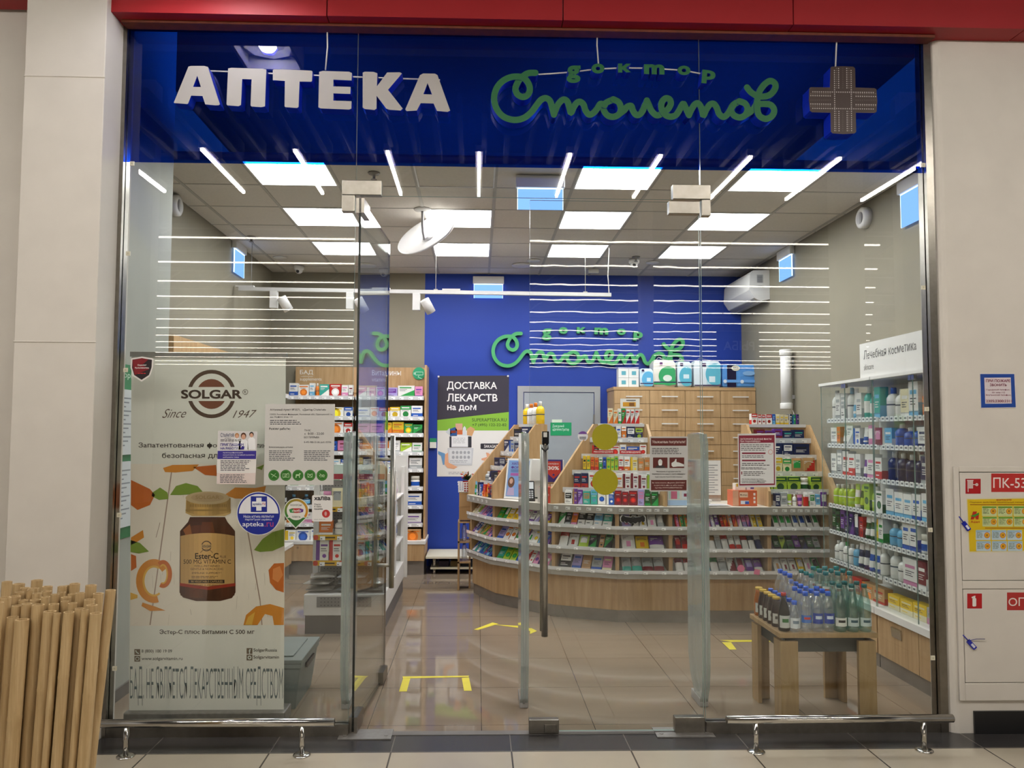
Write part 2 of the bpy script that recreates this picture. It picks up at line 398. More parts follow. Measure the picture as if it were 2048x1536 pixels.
def tag(o, label, cat, group=None):
    o['label'] = label; o['category'] = cat
    if group: o['group'] = group
    return o
def thing(name, label, cat, loc=(0, 0, 0), group=None):
    o = bpy.data.objects.new(name, None); C.objects.link(o); o.location = loc; o.empty_display_size = 0.1
    return tag(o, label, cat, group)
def struct(o, label=None):
    o['kind'] = 'structure'
    if label: o['label'] = label
    return o
def strokes(mb, lines, w, mapf, depth, c, side, m=0, ms=0, n=14):
    """a round pen line of pixel width w pulled along each list of pixel points, as a slab of the given depth"""
    for li, pts in enumerate(lines):
        sh = Vector((0, -0.0007 * li, 0))
        sm = []
        for i in range(len(pts) - 1):                       # Catmull-Rom through the points
            p0 = pts[max(i - 1, 0)]; p1 = pts[i]; p2 = pts[i + 1]; p3 = pts[min(i + 2, len(pts) - 1)]
            for k in range(5):
                t = k / 5
                sm.append(tuple(0.5 * (2 * p1[a] + (p2[a] - p0[a]) * t + (2 * p0[a] - 5 * p1[a] + 4 * p2[a] - p3[a]) * t * t + (3 * p1[a] - p0[a] - 3 * p2[a] + p3[a]) * t ** 3) for a in (0, 1)))
        sm.append(pts[-1])
        L = []; Rr = []
        for i, (x, y) in enumerate(sm):
            ax, ay = sm[max(i - 1, 0)]; bx, by = sm[min(i + 1, len(sm) - 1)]
            dx, dy = bx - ax, by - ay; d = math.hypot(dx, dy) or 1
            nx, ny = -dy / d * w / 2, dx / d * w / 2
            L.append((x + nx, y + ny)); Rr.append((x - nx, y - ny))
        dv = Vector((0, depth, 0))
        cr = lambda i: sh + Vector((0, -0.00008 * i, 0))
        A = [mapf(*p) + cr(i) for i, p in enumerate(L)]; B = [mapf(*p) + cr(i) for i, p in enumerate(Rr)]
        for i in range(len(sm) - 1):
            mb.face([A[i], A[i + 1], B[i + 1], B[i]], c, m)
            mb.face([A[i], A[i] + dv, A[i + 1] + dv, A[i + 1]], side, ms)
            mb.face([B[i], B[i + 1], B[i + 1] + dv, B[i] + dv], side, ms)
        for e_, (x, y) in ((0, sm[0]), (len(sm), sm[-1])):
            poly = [mapf(x + w / 2 * math.cos(2 * PI * k / n), y + w / 2 * math.sin(2 * PI * k / n)) + cr(e_) - Vector((0, 0.00033, 0)) for k in range(n)]
            mb.prism(poly, dv, c, m, side, ms)
def curve_prism(polys, depth):
    """2-D outlines with holes -> (verts, front faces, side faces); x, y in metres, extruded 0..depth"""
    c = bpy.data.curves.new('p', 'CURVE'); c.dimensions = '2D'; c.fill_mode = 'BOTH'; c.extrude = depth / 2
    for poly in polys:
        sp = c.splines.new('POLY'); sp.points.add(len(poly) - 1); sp.use_cyclic_u = True
        for q, (x, y) in zip(sp.points, poly): q.co = (x, y, 0, 1)
    o = bpy.data.objects.new('p', c); C.objects.link(o)
    m = bpy.data.meshes.new_from_object(o.evaluated_get(bpy.context.evaluated_depsgraph_get()))
    v = [tuple(a.co) for a in m.vertices]; fr = [tuple(p.vertices) for p in m.polygons if abs(p.normal.z) > 0.7]; sd = [tuple(p.vertices) for p in m.polygons if abs(p.normal.z) <= 0.7]
    bpy.data.objects.remove(o); bpy.data.curves.remove(c); bpy.data.meshes.remove(m)
    return v, fr, sd
ORD = 'first second third fourth fifth sixth seventh eighth ninth tenth eleventh twelfth thirteenth fourteenth fifteenth sixteenth seventeenth eighteenth nineteenth twentieth twenty-first twenty-second twenty-third twenty-fourth twenty-fifth twenty-sixth twenty-seventh twenty-eighth twenty-ninth thirtieth'.split()
def rr(x0, y0, x1, y1, r):
    return [(cx + r * math.cos(a), cy + r * math.sin(a)) for cx, cy, s in ((x1 - r, y1 - r, 0), (x0 + r, y1 - r, 1), (x0 + r, y0 + r, 2), (x1 - r, y0 + r, 3)) for a in [PI / 2 * s + PI / 2 * q / 4 for q in range(5)]]
# ------------------------------------------------------------------ the shop: floor, walls, ceiling
XL, XR, YB, ZC = -2.45, 3.17, 5.0, 3.455
FL, FR, FT = -1.88, 2.435, 3.775                         # glass front: ends and top
def slab(name, lo, hi, m, label=None, bevel=0):
    b = MB(); b.box(lo, hi); return struct(b.build(name, m, bevel=bevel), label)
slab('floor', (XL, 0.0, -0.05), (XR, YB, 0.0), 'shop_floor', 'polished brown grey tiled shop floor')
slab('floor_threshold', (-5, -0.225, -0.05), (7, 0.0, 0.0), 'dark_floor', 'dark grey tile strip along the shop front')
slab('floor_mall', (-40, -75, -0.05), (40, -0.225, 0.0), 'mall_floor', 'cream tiled mall floor')
b = MB()
b.box((XL, YB, 0), (-0.635, YB + 0.1, 4.3)); struct(b.build('wall_back', 'shop_wall'), 'olive beige back wall')
b = MB(); b.box((-0.635, YB, 0), (XR, YB + 0.1, 4.3)); struct(b.build('wall_back_blue', 'blue_wall'), 'bright blue part of the back wall')
slab('wall_left', (XL - 0.1, 0.13, 0), (XL, YB + 0.1, 4.3), 'shop_wall', 'olive beige side wall')
slab('wall_right', (XR, 0.0, 0), (XR + 0.1, YB + 0.1, 4.3), 'shop_wall', 'olive beige side wall')
slab('wall_pier', (XL, 0.02, 0), (-2.08, 1.12, 4.3), 'pier_wall', 'grey green pier behind the glass')
slab('trim_2', (-2.081, 0.03, 0), (-2.068, 1.12, 0.07), 'plinth_grey')
b = MB(); b.box((XL, 0.0, 4.3), (XR, YB, 4.35)); struct(b.build('ceiling_plenum', 'plenum'), 'dark void above the ceiling edge')
# tiled ceiling: 600 grid, its front edge 1.24 m behind the glass
GX0, GY0, GPX, GPY = -0.475, 1.20, 0.60, 0.575
PANELS = [(-2, 0), (2, 0), (4, 0), (-2, 2), (0, 2), (2, 2), (4, 2), (-2, 4), (0, 4), (2, 4), (4, 4)]
BLANK = (0, 0)
b = MB(); gd = MB()
i0, i1 = -4, 7; j1 = 7
for i in range(i0, i1):
    for j in range(0, j1):
        x0 = max(GX0 + i * GPX, XL); x1 = min(GX0 + (i + 1) * GPX, XR); y0 = max(GY0 + j * GPY, 1.24); y1 = min(GY0 + (j + 1) * GPY, YB)
        if x1 <= x0 or y1 <= y0 or (i, j) in PANELS: continue
        b.box((x0 + 0.004, y0 + 0.004, ZC), (x1 - 0.004, y1 - 0.004, ZC + 0.02))
struct(b.build('ceiling', 'ceiling_tile'), 'grey beige tiled suspended ceiling')
for i in range(i0, i1 + 1):
    x = GX0 + i * GPX
    if XL < x < XR: gd.box((x - 0.013, 1.24, ZC - 0.004), (x + 0.013, YB, ZC + 0.03))
for j in range(0, j1 + 1):
    y = max(GY0 + j * GPY, 1.25)
    if y < YB: gd.box((XL, y - 0.007, ZC - 0.003), (XR, y + 0.007, ZC + 0.03))
gd.box((XL, 1.225, ZC - 0.01), (XR, 1.245, ZC + 0.05))
struct(gd.build('ceiling_grid', 'ceiling_grid'), 'metal grid of the suspended ceiling')
rows = {0: 'front row', 2: 'middle row', 4: 'rear row'}
cols_ = {-2: 'nearest the banner-side wall', 0: 'second from the banner-side wall', 2: 'second from the cosmetics wall', 4: 'nearest the cosmetics wall'}
for (i, j) in PANELS + [BLANK]:
    x0 = GX0 + i * GPX + 0.006; x1 = x0 + GPX - 0.012; y0 = max(GY0 + j * GPY, 1.24) + 0.006; y1 = GY0 + (j + 1) * GPY - 0.006
    lit = (i, j) != BLANK
    t = thing('ceiling_panel_light', ('lit square ceiling light, %s, %s' % (rows[j], cols_[i])) if lit else 'unlit white square ceiling panel in the front row beside the hanging exit sign', 'ceiling light', ((x0 + x1) / 2, (y0 + y1) / 2, ZC), 'square ceiling lights')
    f = MB(); w = 0.012
    for lo, hi in (((x0, y0), (x1, y0 + w)), ((x0, y1 - w), (x1, y1)), ((x0, y0 + w), (x0 + w, y1 - w)), ((x1 - w, y0 + w), (x1, y1 - w))):
        f.box((lo[0], lo[1], ZC - 0.006), (hi[0], hi[1], ZC + 0.04))
    f.build('frame', 'white_metal', t)
    d = MB()
    if lit:
        n = 4; s = (x1 - x0 - 2 * w - 0.02) / n                  # four louvre bays with rounded ends
        for k in range(n):
            xa = x0 + w + 0.01 + s * k; xb = xa + s
            d.face([(xa, y0 + w + 0.012, ZC + 0.004), (xb, y0 + w + 0.012, ZC + 0.004), (xb, y1 - w - 0.012, ZC + 0.004), (xa, y1 - w - 0.012, ZC + 0.004)])
        d.box((x0 + w, y0 + w, ZC + 0.012), (x1 - w, y1 - w, ZC + 0.02))
        d.build('diffuser', 'panel_light', t)
    else:
        d.box((x0 + w, y0 + w, ZC + 0.002), (x1 - w, y1 - w, ZC + 0.02)); d.build('diffuser', 'white_plastic', t)

# ------------------------------------------------------------------ mall side: walls, fascia
b = MB(); b.box((-7, 0.0, 0), (-1.905, 0.12, 4.2)); struct(b.build('wall_mall_left', 'wall_paint'), 'white painted mall wall')
b = MB(); b.box((-2.30, -0.215, 0), (-1.90, 0.0, 4.2)); 
b.box((-2.305, -0.219, 1.995), (-1.897, -0.21, 2.002)); b.box((-2.305, -0.219, 3.345), (-1.897, -0.21, 3.352))
struct(b.build('wall_pillar', 'wall_paint', bevel=0.006), 'white painted pillar beside the glass front')
b = MB()
x0, y0, r = 2.475, -0.04, 0.05                                  # rounded edge by the glass
poly = [(x0, 0.12), (x0, y0 + r)] + [(x0 + r - r * math.cos(a * PI / 12), y0 + r - r * math.sin(a * PI / 12)) for a in range(1, 7)] + [(7, y0), (7, 0.12)]
b.prism([(x, y, 0.0) for x, y in poly], (0, 0, 4.2)); struct(b.build('wall_mall_right', 'wall_paint'), 'white painted mall wall with the fire cabinet')
b = MB(); b.box((2.60, -0.052, 0.0), (7, -0.03, 0.115)); struct(b.build('baseboard_right', 'black_plastic'), 'black skirting')
# red fascia in panels
for k, (xa, xb) in enumerate(((-1.97, -0.798), (-0.792, 0.433), (0.439, 1.654), (1.660, 2.905), (2.911, 4.2))):
    b = MB(); b.box((xa, -0.17, 3.715 + 0.001 * k), (xb, -0.12, 4.25)); b.box((xa, -0.12, 3.715 + 0.001 * k), (xb, 0.02, 3.73 + 0.001 * k))
    struct(b.build('trim_fascia', 'red_panel'), 'dark red fascia panel above the glass')
b = MB(); b.box((-7, -0.12, 3.80), (-2.31, -0.02, 4.25)); struct(b.build('trim_fascia_left', 'red_panel'), 'dark red fascia panel')
b = MB(); b.box((-1.88, -0.10, 3.70), (2.46, -0.03, 3.716)); struct(b.build('trim_edge', 'red_edge'), 'brown lower edge of the red fascia')

# ------------------------------------------------------------------ the hall behind the camera (seen as reflections, lights the front)
slab('wall_hall_end', (-45, -75.2, 0), (45, -75, 9.5), 'hall_wall')
b = MB(); b.box((-45, -75, 9.5), (45, -0.3, 9.6)); struct(b.build('ceiling_hall', 'hall_dark'), 'dark hall roof')
b = MB()
for k in range(9):
    y = -9.0 - 7.5 * k; b.box((-45, y - 0.12, 9.05), (45, y + 0.12, 9.2)); b.box((-45, y - 0.12, 8.2), (45, y + 0.12, 8.32))
    for q in range(36):
        x = -45 + 2.5 * q; b.hexa([(x, y - .05, 8.3), (x + .1, y - .05, 8.3), (x + .1, y + .05, 8.3), (x, y + .05, 8.3)], [(x + 1.2, y - .05, 9.1), (x + 1.3, y - .05, 9.1), (x + 1.3, y + .05, 9.1), (x + 1.2, y + .05, 9.1)])
struct(b.build('ceiling_truss', 'grey_metal'), 'roof trusses of the hall')
for k, (xa, xb, y) in enumerate(((-8.15, -7.32, -13), (8.2, 8.85, -13), (4.66, 5.02, -17.5), (9.75, 10.7, -13))):
    b = MB(); b.box((xa, y - 0.4, 0), (xb, y, 9.5)); struct(b.build('wall_hall_column_%d' % (k + 1), 'wall_paint'))
b = MB(); b.box((-45, -13.3, 0), (-8.15, -13.0, 9.5)); struct(b.build('wall_hall_left', 'hall_wall'))
b = MB(); b.box((10.7, -13.3, 0), (45, -13.0, 9.5)); struct(b.build('wall_hall_right', 'hall_wall'))
for k in range(14):
    y = -15.4 - 2.86 * k; L = 10.5 + 1.45 * k
    t = thing('hall_line_light', 'long white line light of the hall, mirrored in the shop glass, %s from the shop' % ORD[k], 'line light', (0, y, 6.55), 'line lights of the hall')
    b = MB(); b.box((-L, y - 0.03, 6.50), (L, y + 0.03, 6.53)); b.build('diffuser', 'led_light', t)
    b = MB(); b.box((-L, y - 0.04, 6.53), (L, y + 0.04, 6.58)); b.build('housing', 'grey_metal', t)
b = MB(); b.box((9.55, -26.1, 4.55), (11.25, -26.0, 5.65), '16224e'); b.text3('РЫБА', (11.05, -25.999, 4.9), (-1, 0, 0), (0, 0, 1), 0, 0, 1.25, .38, 'c9ccd6', 0, .02); 
for x in (9.8, 11.0): b.box((x, -26.07, 5.65), (x + .02, -26.05, 8.3), '9a9a9a')
tag(b.build('department_sign', 'print', loc=(10.4, -26.05, 5.1)), 'dark blue fish department sign of the hall mirrored in the shop glass', 'sign')
# baffle ceiling island over the corridor, with line lamps between the baffles
b = MB()
for k in range(-26, 27): b.box((0.42 + k * 0.19 - 0.02, -2.5, 3.9), (0.42 + k * 0.19 + 0.02, -1.45, 4.05))
struct(b.build('ceiling_baffle', 'baffle'), 'dark baffle ceiling of the corridor')
NLAMP = 0
for k in range(-7, 8):
    x = 0.0 + k * 0.755
    t = thing('corridor_line_lamp', 'slim white lamp under the corridor ceiling mirrored in the glass, %s along the corridor' % ORD[k + 7], 'lamp', (x, -2.7, 3.9), 'corridor line lamps')
    b = MB(); b.box((x - 0.013, -3.25, 3.85), (x + 0.013, -2.15, 3.875)); b.build('diffuser', 'lamp_light', t)
    b = MB(); b.box((x - 0.03, -3.25, 3.875), (x + 0.03, -2.15, 3.93)); b.build('housing', 'white_metal', t)
# square recessed downlight just outside the front
t = thing('square_downlight', 'square downlight with round lamp mirrored above the white shop letters', 'downlight', (-1.30, -0.57, 3.86))
b = MB()
xa, xb, ya, yb, z = -1.49, -1.12, -0.76, -0.40, 3.86
for lo, hi in (((xa, ya), (xb, ya + .02)), ((xa, yb - .02), (xb, yb)), ((xa, ya), (xa + .02, yb)), ((xb - .02, ya), (xb, yb))): b.box((lo[0], lo[1], z), (hi[0], hi[1], z + 0.16))
b.box((xa + .02, ya + .02, z + 0.09), (xb - .02, yb - .02, z + 0.11)); b.build('housing', 'white_metal', t)
b = MB(); b.lathe([(0.15, 0.06), (0.11, 0.085), (0.05, 0.088)], ((xa + xb) / 2, (ya + yb) / 2, z), n=8, cap=False, sm=False); b.build('reflector', 'white_plastic', t)
b = MB(); b.lathe([(0.0, 0.035), (0.04, 0.042), (0.055, 0.065), (0.05, 0.086)], ((xa + xb) / 2, (ya + yb) / 2, z), n=20, cap=False); b.build('lamp', 'downlight_glow', t)
# ------------------------------------------------------------------ glass front
fr = MB()
fr.box((FL - 0.035, -0.03, 0.0), (FL, 0.05, FT)); struct(fr.build('trim_frame_left', 'steel'), 'brushed steel side profile')
fr = MB(); fr.box((FR, -0.03, 0.0), (FR + 0.04, 0.05, FT)); struct(fr.build('trim_frame_right', 'steel'), 'brushed steel side profile')
fr = MB(); fr.box((FL - 0.035, -0.03, FT - 0.035), (FR + 0.04, 0.05, FT + 0.03)); struct(fr.build('trim_frame_top', 'steel'), 'brushed steel head profile')
XJ1, XJ2, ZD = -0.655, 1.197, 2.815                     # door opening
for nm, xa, xb in (('trim_sill_left', FL, XJ1), ('trim_sill_right', XJ2, FR)):
    b = MB(); b.box((xa, -0.025, 0.0), (xb, 0.025, 0.045)); b.box((xa, -0.028, 0.045), (xb, 0.028, 0.06)); struct(b.build(nm, 'steel'), 'steel sill profile under the fixed glass')
b = MB(); b.box((XJ1, -0.02, -0.004), (XJ2, 0.03, 0.003)); struct(b.build('trim_threshold', 'plinth_grey'))
ZF = 2.985                                               # lower edge of the blue film
def pane(name, xa, xb, za, zb, m='glass', label=None):
    b = MB(); y0, y1 = -0.006, 0.006
    v = [(xa, y0, za), (xb, y0, za), (xb, y1, za), (xa, y1, za), (xa, y0, zb), (xb, y0, zb), (xb, y1, zb), (xa, y1, zb)]
    b.mesh(v, [(0, 1, 5, 4), (2, 3, 7, 6)], m=0); b.mesh(v, [(0, 3, 2, 1), (4, 5, 6, 7), (1, 2, 6, 5), (3, 0, 4, 7)], m=1)
    return struct(b.build(name, [m, 'glass_edge']), label)
w1 = pane('window_1', FL, XJ1 - 0.004, 0.06, FT - 0.035, label='fixed glass pane with the banner behind')
w2 = pane('window_2', XJ1, XJ2, ZD + 0.006, FT - 0.035, label='glass pane above the doors')
w3 = pane('window_3', XJ2 + 0.004, FR, 0.06, FT - 0.035, label='fixed glass pane beside the fire cabinet')
for w, xa, xb in ((w1, FL, XJ1 - 0.004), (w2, XJ1, XJ2), (w3, XJ2 + 0.004, FR)):
    b = MB(); b.face([(xa, -0.0075, ZF), (xb, -0.0075, ZF), (xb, -0.0075, FT - 0.035), (xa, -0.0075, FT - 0.035)])
    f = b.build('blue_film', 'blue_film', w); f['label'] = 'dark blue translucent film'
# the closed door leaf
def patch(mb, x0, x1, z0, z1, y0=-0.022, y1=0.022): mb.box((x0, y0, z0), (x1, y1, z1))
d1 = pane('door_1', 0.275, XJ2 - 0.006, 0.012, ZD - 0.006, 'door_glass', 'closed glass door leaf with two yellow discs')
b = MB(); patch(b, 0.275, 0.43, 0.005, 0.075); b.box((0.352, -0.03, 0.012), (0.416, -0.022, 0.055)); b.lathe([(0.016, 0), (0.016, 0.008)], (0, 0, 0), n=14) if 0 else None
o = b.build('lock_patch', 'steel', d1, bevel=0.003)
b = MB(); patch(b, 1.035, XJ2 - 0.006, 0.005, 0.083); b.build('floor_hinge_patch', 'steel', d1, bevel=0.003)
b = MB(); patch(b, 1.025, XJ2 - 0.006, ZD - 0.075, ZD - 0.006); b.build('top_hinge_patch', 'steel', d1, bevel=0.003)
b = MB()
for y in (-0.055, 0.055): b.tube([(0.352, y, 0.51), (0.352, y, 1.495)], 0.0165, n=14)
for z in (0.68, 1.36): b.tube([(0.352, -0.055, z), (0.352, 0.055, z)], 0.010, n=10)
b.build('handle', 'dark_steel', d1)
for nm, z in (('upper', 1.537), ('lower', 1.30)):
    b = MB(); b.prism([(0.676 + 0.069 * math.cos(2 * PI * k / 40), -0.0085, z + 0.069 * math.sin(2 * PI * k / 40)) for k in range(40)], (0, 0.0015, 0)); o = b.build('yellow_disc', 'disc_yellow', d1); o['label'] = nm + ' yellow warning disc'
# the open leaf, swung inwards on the other side
LA = math.radians(87.0); LW = 0.925; hx, hy = -0.635, 0.0
ld = Vector((math.cos(LA), math.sin(LA), 0)); ln = Vector((-math.sin(LA), math.cos(LA), 0))
def LP(a, z, n=0.0): return Vector((hx, hy, 0)) + ld * a + ln * n + Vector((0, 0, z))
b = MB(); t_ = 0.006
v = [LP(0, .012, -t_), LP(LW, .012, -t_), LP(LW, .012, t_), LP(0, .012, t_), LP(0, ZD - .006, -t_), LP(LW, ZD - .006, -t_), LP(LW, ZD - .006, t_), LP(0, ZD - .006, t_)]
b.mesh(v, [(0, 1, 5, 4), (2, 3, 7, 6)], m=0); b.mesh(v, [(0, 3, 2, 1), (4, 5, 6, 7), (1, 2, 6, 5), (3, 0, 4, 7)], m=1)
d2 = struct(b.build('door_2', ['leaf_glass', 'leaf_edge']), 'open glass door leaf swung inwards')
def lbox(mb, a0, a1, z0, z1, n=0.022):
    mb.hexa([LP(a0, z0, -n), LP(a1, z0, -n), LP(a1, z0, n), LP(a0, z0, n)], [LP(a0, z1, -n), LP(a1, z1, -n), LP(a1, z1, n), LP(a0, z1, n)])
b = MB(); lbox(b, 0.0, 0.16, 0.005, 0.085); b.build('floor_hinge_patch', 'steel', d2)
b = MB(); lbox(b, 0.0, 0.16, ZD - 0.085, ZD - 0.006); b.build('top_hinge_patch', 'steel', d2)
b = MB(); lbox(b, LW - 0.155, LW, 0.005, 0.075); b.build('lock_patch', 'steel', d2)
b = MB()
for n_ in (-0.055, 0.055): b.tube([LP(LW - 0.09, 0.58, n_), LP(LW - 0.09, 1.535, n_)], 0.0165, n=14)
for z in (0.72, 1.385): b.tube([LP(LW - 0.09, z, -0.055), LP(LW - 0.09, z, 0.055)], 0.011, n=10)
b.build('handle', 'dark_steel', d2)
# corner patches of the fixed panes that carry the doors
for par, xa, xb, xc, lab in ((w2, XJ1 - 0.075, XJ1 + 0.135, XJ1, 'steel corner patch above the open leaf'), (w2, XJ2 - 0.15, XJ2 + 0.055, XJ2, 'steel corner patch above the closed leaf')):
    b = MB(); patch(b, xa, xb, ZD + 0.005, ZD + 0.085); lo, hi = (xa, xc - 0.006) if xa < XJ1 + 0.01 and xc == XJ1 else (xc + 0.006, xb)
    patch(b, lo, hi, ZD - 0.085, ZD + 0.005); o = b.build('corner_patch', 'steel', par, bevel=0.003); o['label'] = lab
# floor spring plates
for nm, xa, xb, lab in (('left', -0.70, -0.43, 'steel floor spring plate under the open door leaf'), ('right', 0.93, 1.23, 'steel floor spring plate under the closed door leaf')):
    b = MB(); y0, y1 = -0.075, 0.055; b.box((xa, y0, 0.0005), (xb, y1, 0.006)); 
    for x in (xa + 0.03, xb - 0.03): b.lathe([(0.011, 0.006), (0.011, 0.0085)], (x, -0.03, 0), n=10)
    tag(b.build('floor_spring_plate', 'galva', loc=((xa + xb) / 2, 0, 0.0005)), lab, 'hinge plate', 'floor spring plates')
# small white plastic clips along the side profiles
R = random.Random(4)
for k, (px, py) in enumerate(((264, 327), (256, 507), (251, 740), (238, 1030), (229, 1337), (1847, 330), (1847, 575), (1854, 818), (1861, 1060), (1866, 1316))):
    p = P(px, py, -0.035); b = MB(); s = 0.011; b.box((p.x - s, -0.036, p.z - s), (p.x + s, -0.030, p.z + s), 'd9d4bf'); b.box((p.x - s * .4, -0.038, p.z - s * .4), (p.x + s * .4, -0.036, p.z + s * .4), 'c4bfa8')
    side = 'banner-side' if k < 5 else 'cabinet-side'
    tag(b.build('cable_clip', 'print', loc=(p.x, -0.033, p.z)), 'small white cable clip on the %s steel profile, %s from the top' % (side, ORD[k % 5]), 'clip', 'cable clips on the steel profiles')

# ------------------------------------------------------------------ shop sign: white letters, green script, led cross
ZL0, ZL1 = -0.085, -0.012
def A(ox, oy, s, pts): return [(ox + x / s, oy + y / s) for x, y in pts]
LET = [
 ('A', [A(330, 110, 6.4, [(300, 148), (330, 140), (500, 140), (548, 152), (703, 630), (690, 642), (650, 645), (515, 632), (480, 525), (335, 520), (297, 618), (285, 628), (120, 615), (113, 608)]), A(330, 110, 6.4, [(413, 265), (360, 408), (460, 410)])]),
 ('P', [A(330, 110, 6.4, [(808, 172), (850, 164), (1250, 176), (1297, 187), (1280, 658), (1230, 668), (1110, 660), (1095, 645), (1108, 312), (988, 308), (973, 640), (940, 655), (800, 645), (787, 630)])]),
 ('T', [A(330, 110, 6.4, [(1380, 190), (1395, 183), (1500, 183), (1870, 200), (1887, 210), (1882, 335), (1870, 342), (1722, 340), (1710, 665), (1690, 678), (1545, 668), (1530, 655), (1535, 332), (1380, 322)])]),
 ('E', [A(200, 0, 2.56, [(1122, 368), (1140, 363), (1275, 367), (1290, 374), (1288, 412), (1195, 408), (1195, 442), (1283, 445), (1282, 481), (1195, 478), (1195, 515), (1288, 518), (1287, 556), (1275, 561), (1130, 555), (1118, 549)])]),
 ('K', [A(200, 0, 2.56, [(1345, 372), (1355, 367), (1400, 368), (1420, 375), (1418, 442), (1470, 371), (1535, 370), (1546, 376), (1475, 460), (1550, 556), (1540, 566), (1480, 562), (1465, 555), (1416, 490), (1416, 556), (1405, 563), (1355, 558), (1345, 550)])]),
 ('A', [A(200, 0, 2.56, [(1638, 385), (1655, 376), (1715, 377), (1728, 385), (1793, 566), (1780, 573), (1725, 568), (1708, 530), (1642, 528), (1622, 566), (1570, 569), (1563, 560)]), A(200, 0, 2.56, [(1677, 425), (1656, 482), (1700, 484)])]),
]
sg = thing('shop_lettering', 'large white letters spelling the word for pharmacy on the blue film', 'sign', (-0.9, -0.05, 3.4))
for nm, polys in LET:
    W2 = [[(P(x, y, ZL0).x, P(x, y, ZL0).z) for x, y in pl] for pl in polys]
    v, fr_, sd = curve_prism(W2, ZL1 - ZL0)
    b = MB(); vv = [(x, (ZL0 + ZL1) / 2 - z, y) for x, y, z in v]
    b.mesh(vv, fr_, m=0); b.mesh(vv, sd, m=1); b.build('letter', ['letter_white', 'sign_blue'], sg)
b = MB(); b.tube([P(420, 142, -0.02), P(655, 152, -0.02), P(880, 160, -0.02)], 0.004, n=6); b.tube([P(654, 40, -0.03), P(655, 95, -0.04), P(651, 140, -0.03)], 0.004, n=6); b.build('supply_cable', 'cable_white', sg)
def z1(pts, o=970): return [(o + x / 6.4, 110 + y / 6.4) for x, y in pts]
SCRIPT = [
 z1([(645, 229), (560, 232), (500, 262), (440, 320), (400, 390), (390, 450), (420, 510), (485, 540), (545, 515), (573, 450), (560, 380), (520, 320), (465, 288), (390, 282), (310, 296), (220, 345), (150, 430), (117, 540), (130, 650), (185, 750), (270, 815), (390, 840), (500, 812), (590, 742), (660, 650), (715, 585), (775, 563), (830, 600), (858, 690), (880, 775)]),
 z1([(880, 775), (905, 700), (945, 620), (1005, 572), (1055, 600), (1080, 680), (1100, 745), (1130, 680), (1170, 620), (1215, 603), (1260, 640), (1285, 715), (1330, 768), (1385, 748), (1435, 690), (1475, 632), (1530, 650)]),
 z1([(1640, 572), (1540, 620), (1515, 690), (1560, 770), (1640, 795), (1715, 760), (1738, 690), (1710, 610), (1640, 572)]),
 z1([(1715, 760), (1780, 710), (1820, 665), (1870, 655), (1890, 710), (1925, 765), (1970, 770), (2010, 730), (2040, 660), (2070, 600)]),
 z1([(150, 585), (175, 640), (215, 725), (275, 775), (340, 755), (420, 695), (455, 630), (440, 575), (390, 560), (340, 610), (335, 690), (380, 770), (450, 797), (520, 775), (570, 700), (610, 632), (640, 680), (685, 780)], 1270),
 z1([(685, 780), (720, 700), (760, 640), (800, 622), (835, 660), (858, 730), (872, 780), (905, 710), (950, 645), (1000, 632), (1040, 680), (1070, 760), (1120, 800), (1170, 775), (1215, 705), (1260, 640)], 1270),
 z1([(1330, 600), (1250, 645), (1225, 705), (1260, 775), (1335, 805), (1405, 775), (1435, 700), (1405, 630), (1330, 600)], 1270),
 z1([(1405, 775), (1490, 720), (1545, 640), (1560, 560), (1590, 470), (1650, 385), (1725, 340), (1785, 375), (1785, 440), (1730, 510), (1650, 540), (1560, 535), (1480, 490), (1425, 427)], 1270),
 z1([(1545, 640), (1640, 632), (1730, 645), (1775, 710), (1750, 785), (1670, 825), (1590, 790), (1560, 715), (1560, 560)], 1270),
]
SMALL = [('g', 1133, 1161, 131, 166, 0), ('o', 1183, 1209, 127, 147, 0), ('к', 1236, 1262, 127, 145, 0), ('m', 1288, 1329, 128, 148, .03), ('o', 1355, 1381, 131, 150, .02), ('p', 1405, 1432, 139, 166, .1)]
def script_sign(name, label, mapf, w, depth, mats):
    t = thing(name, label, 'sign', mapf(1268, 190))
    b = MB(); strokes(b, SCRIPT, w, mapf, depth, 'ffffff', 'ffffff', 0, 1); b.build('script_word', mats, t)
    for ch, xa, xb, ya, yb, sl in SMALL:
        v, f, _ = glyphs(ch, 0.05); b = MB(); n = len(v)
        fp = [mapf(xa + (xb - xa) * p - (8 * (1 - q) if sl > .05 else 0) * 0.3, yb + (ya - yb) * q + sl * (xb - xa) * p) for p, q, _l in v]; bp = [p + Vector((0, depth, 0)) for p in fp]
        b.mesh(fp, f, m=0)
        cnt = {}
        for fc in f:
            for i in range(len(fc)):
                e = (fc[i], fc[(i + 1) % len(fc)]); cnt[tuple(sorted(e))] = cnt.get(tuple(sorted(e)), 0) + 1
        b.mesh(fp + bp, [(e[0], e[1], e[1] + n, e[0] + n) for e, q in cnt.items() if q == 1], m=1)
        b.build('small_letter', mats, t)
    return t
t = script_sign('script_sign', 'large green script name on the blue film above the doors', lambda x, y: P(x, y, ZL0), 12.6, 0.073, ['logo_green_dim', 'sign_blue'])
b = MB(); zz = -0.03
b.tube([P(1077, 149, zz), P(1110, 147, zz), P(1147, 144, zz), P(1196, 138, zz), P(1248, 136, zz), P(1308, 137, zz), P(1368, 141, zz), P(1404, 148, zz)], 0.004, n=6)
b.tube([P(1195, 42, zz), P(1194, 90, zz), P(1197, 130, zz)], 0.004, n=6); b.build('supply_cable', 'cable_white', t)
BX = 386 / 571.0
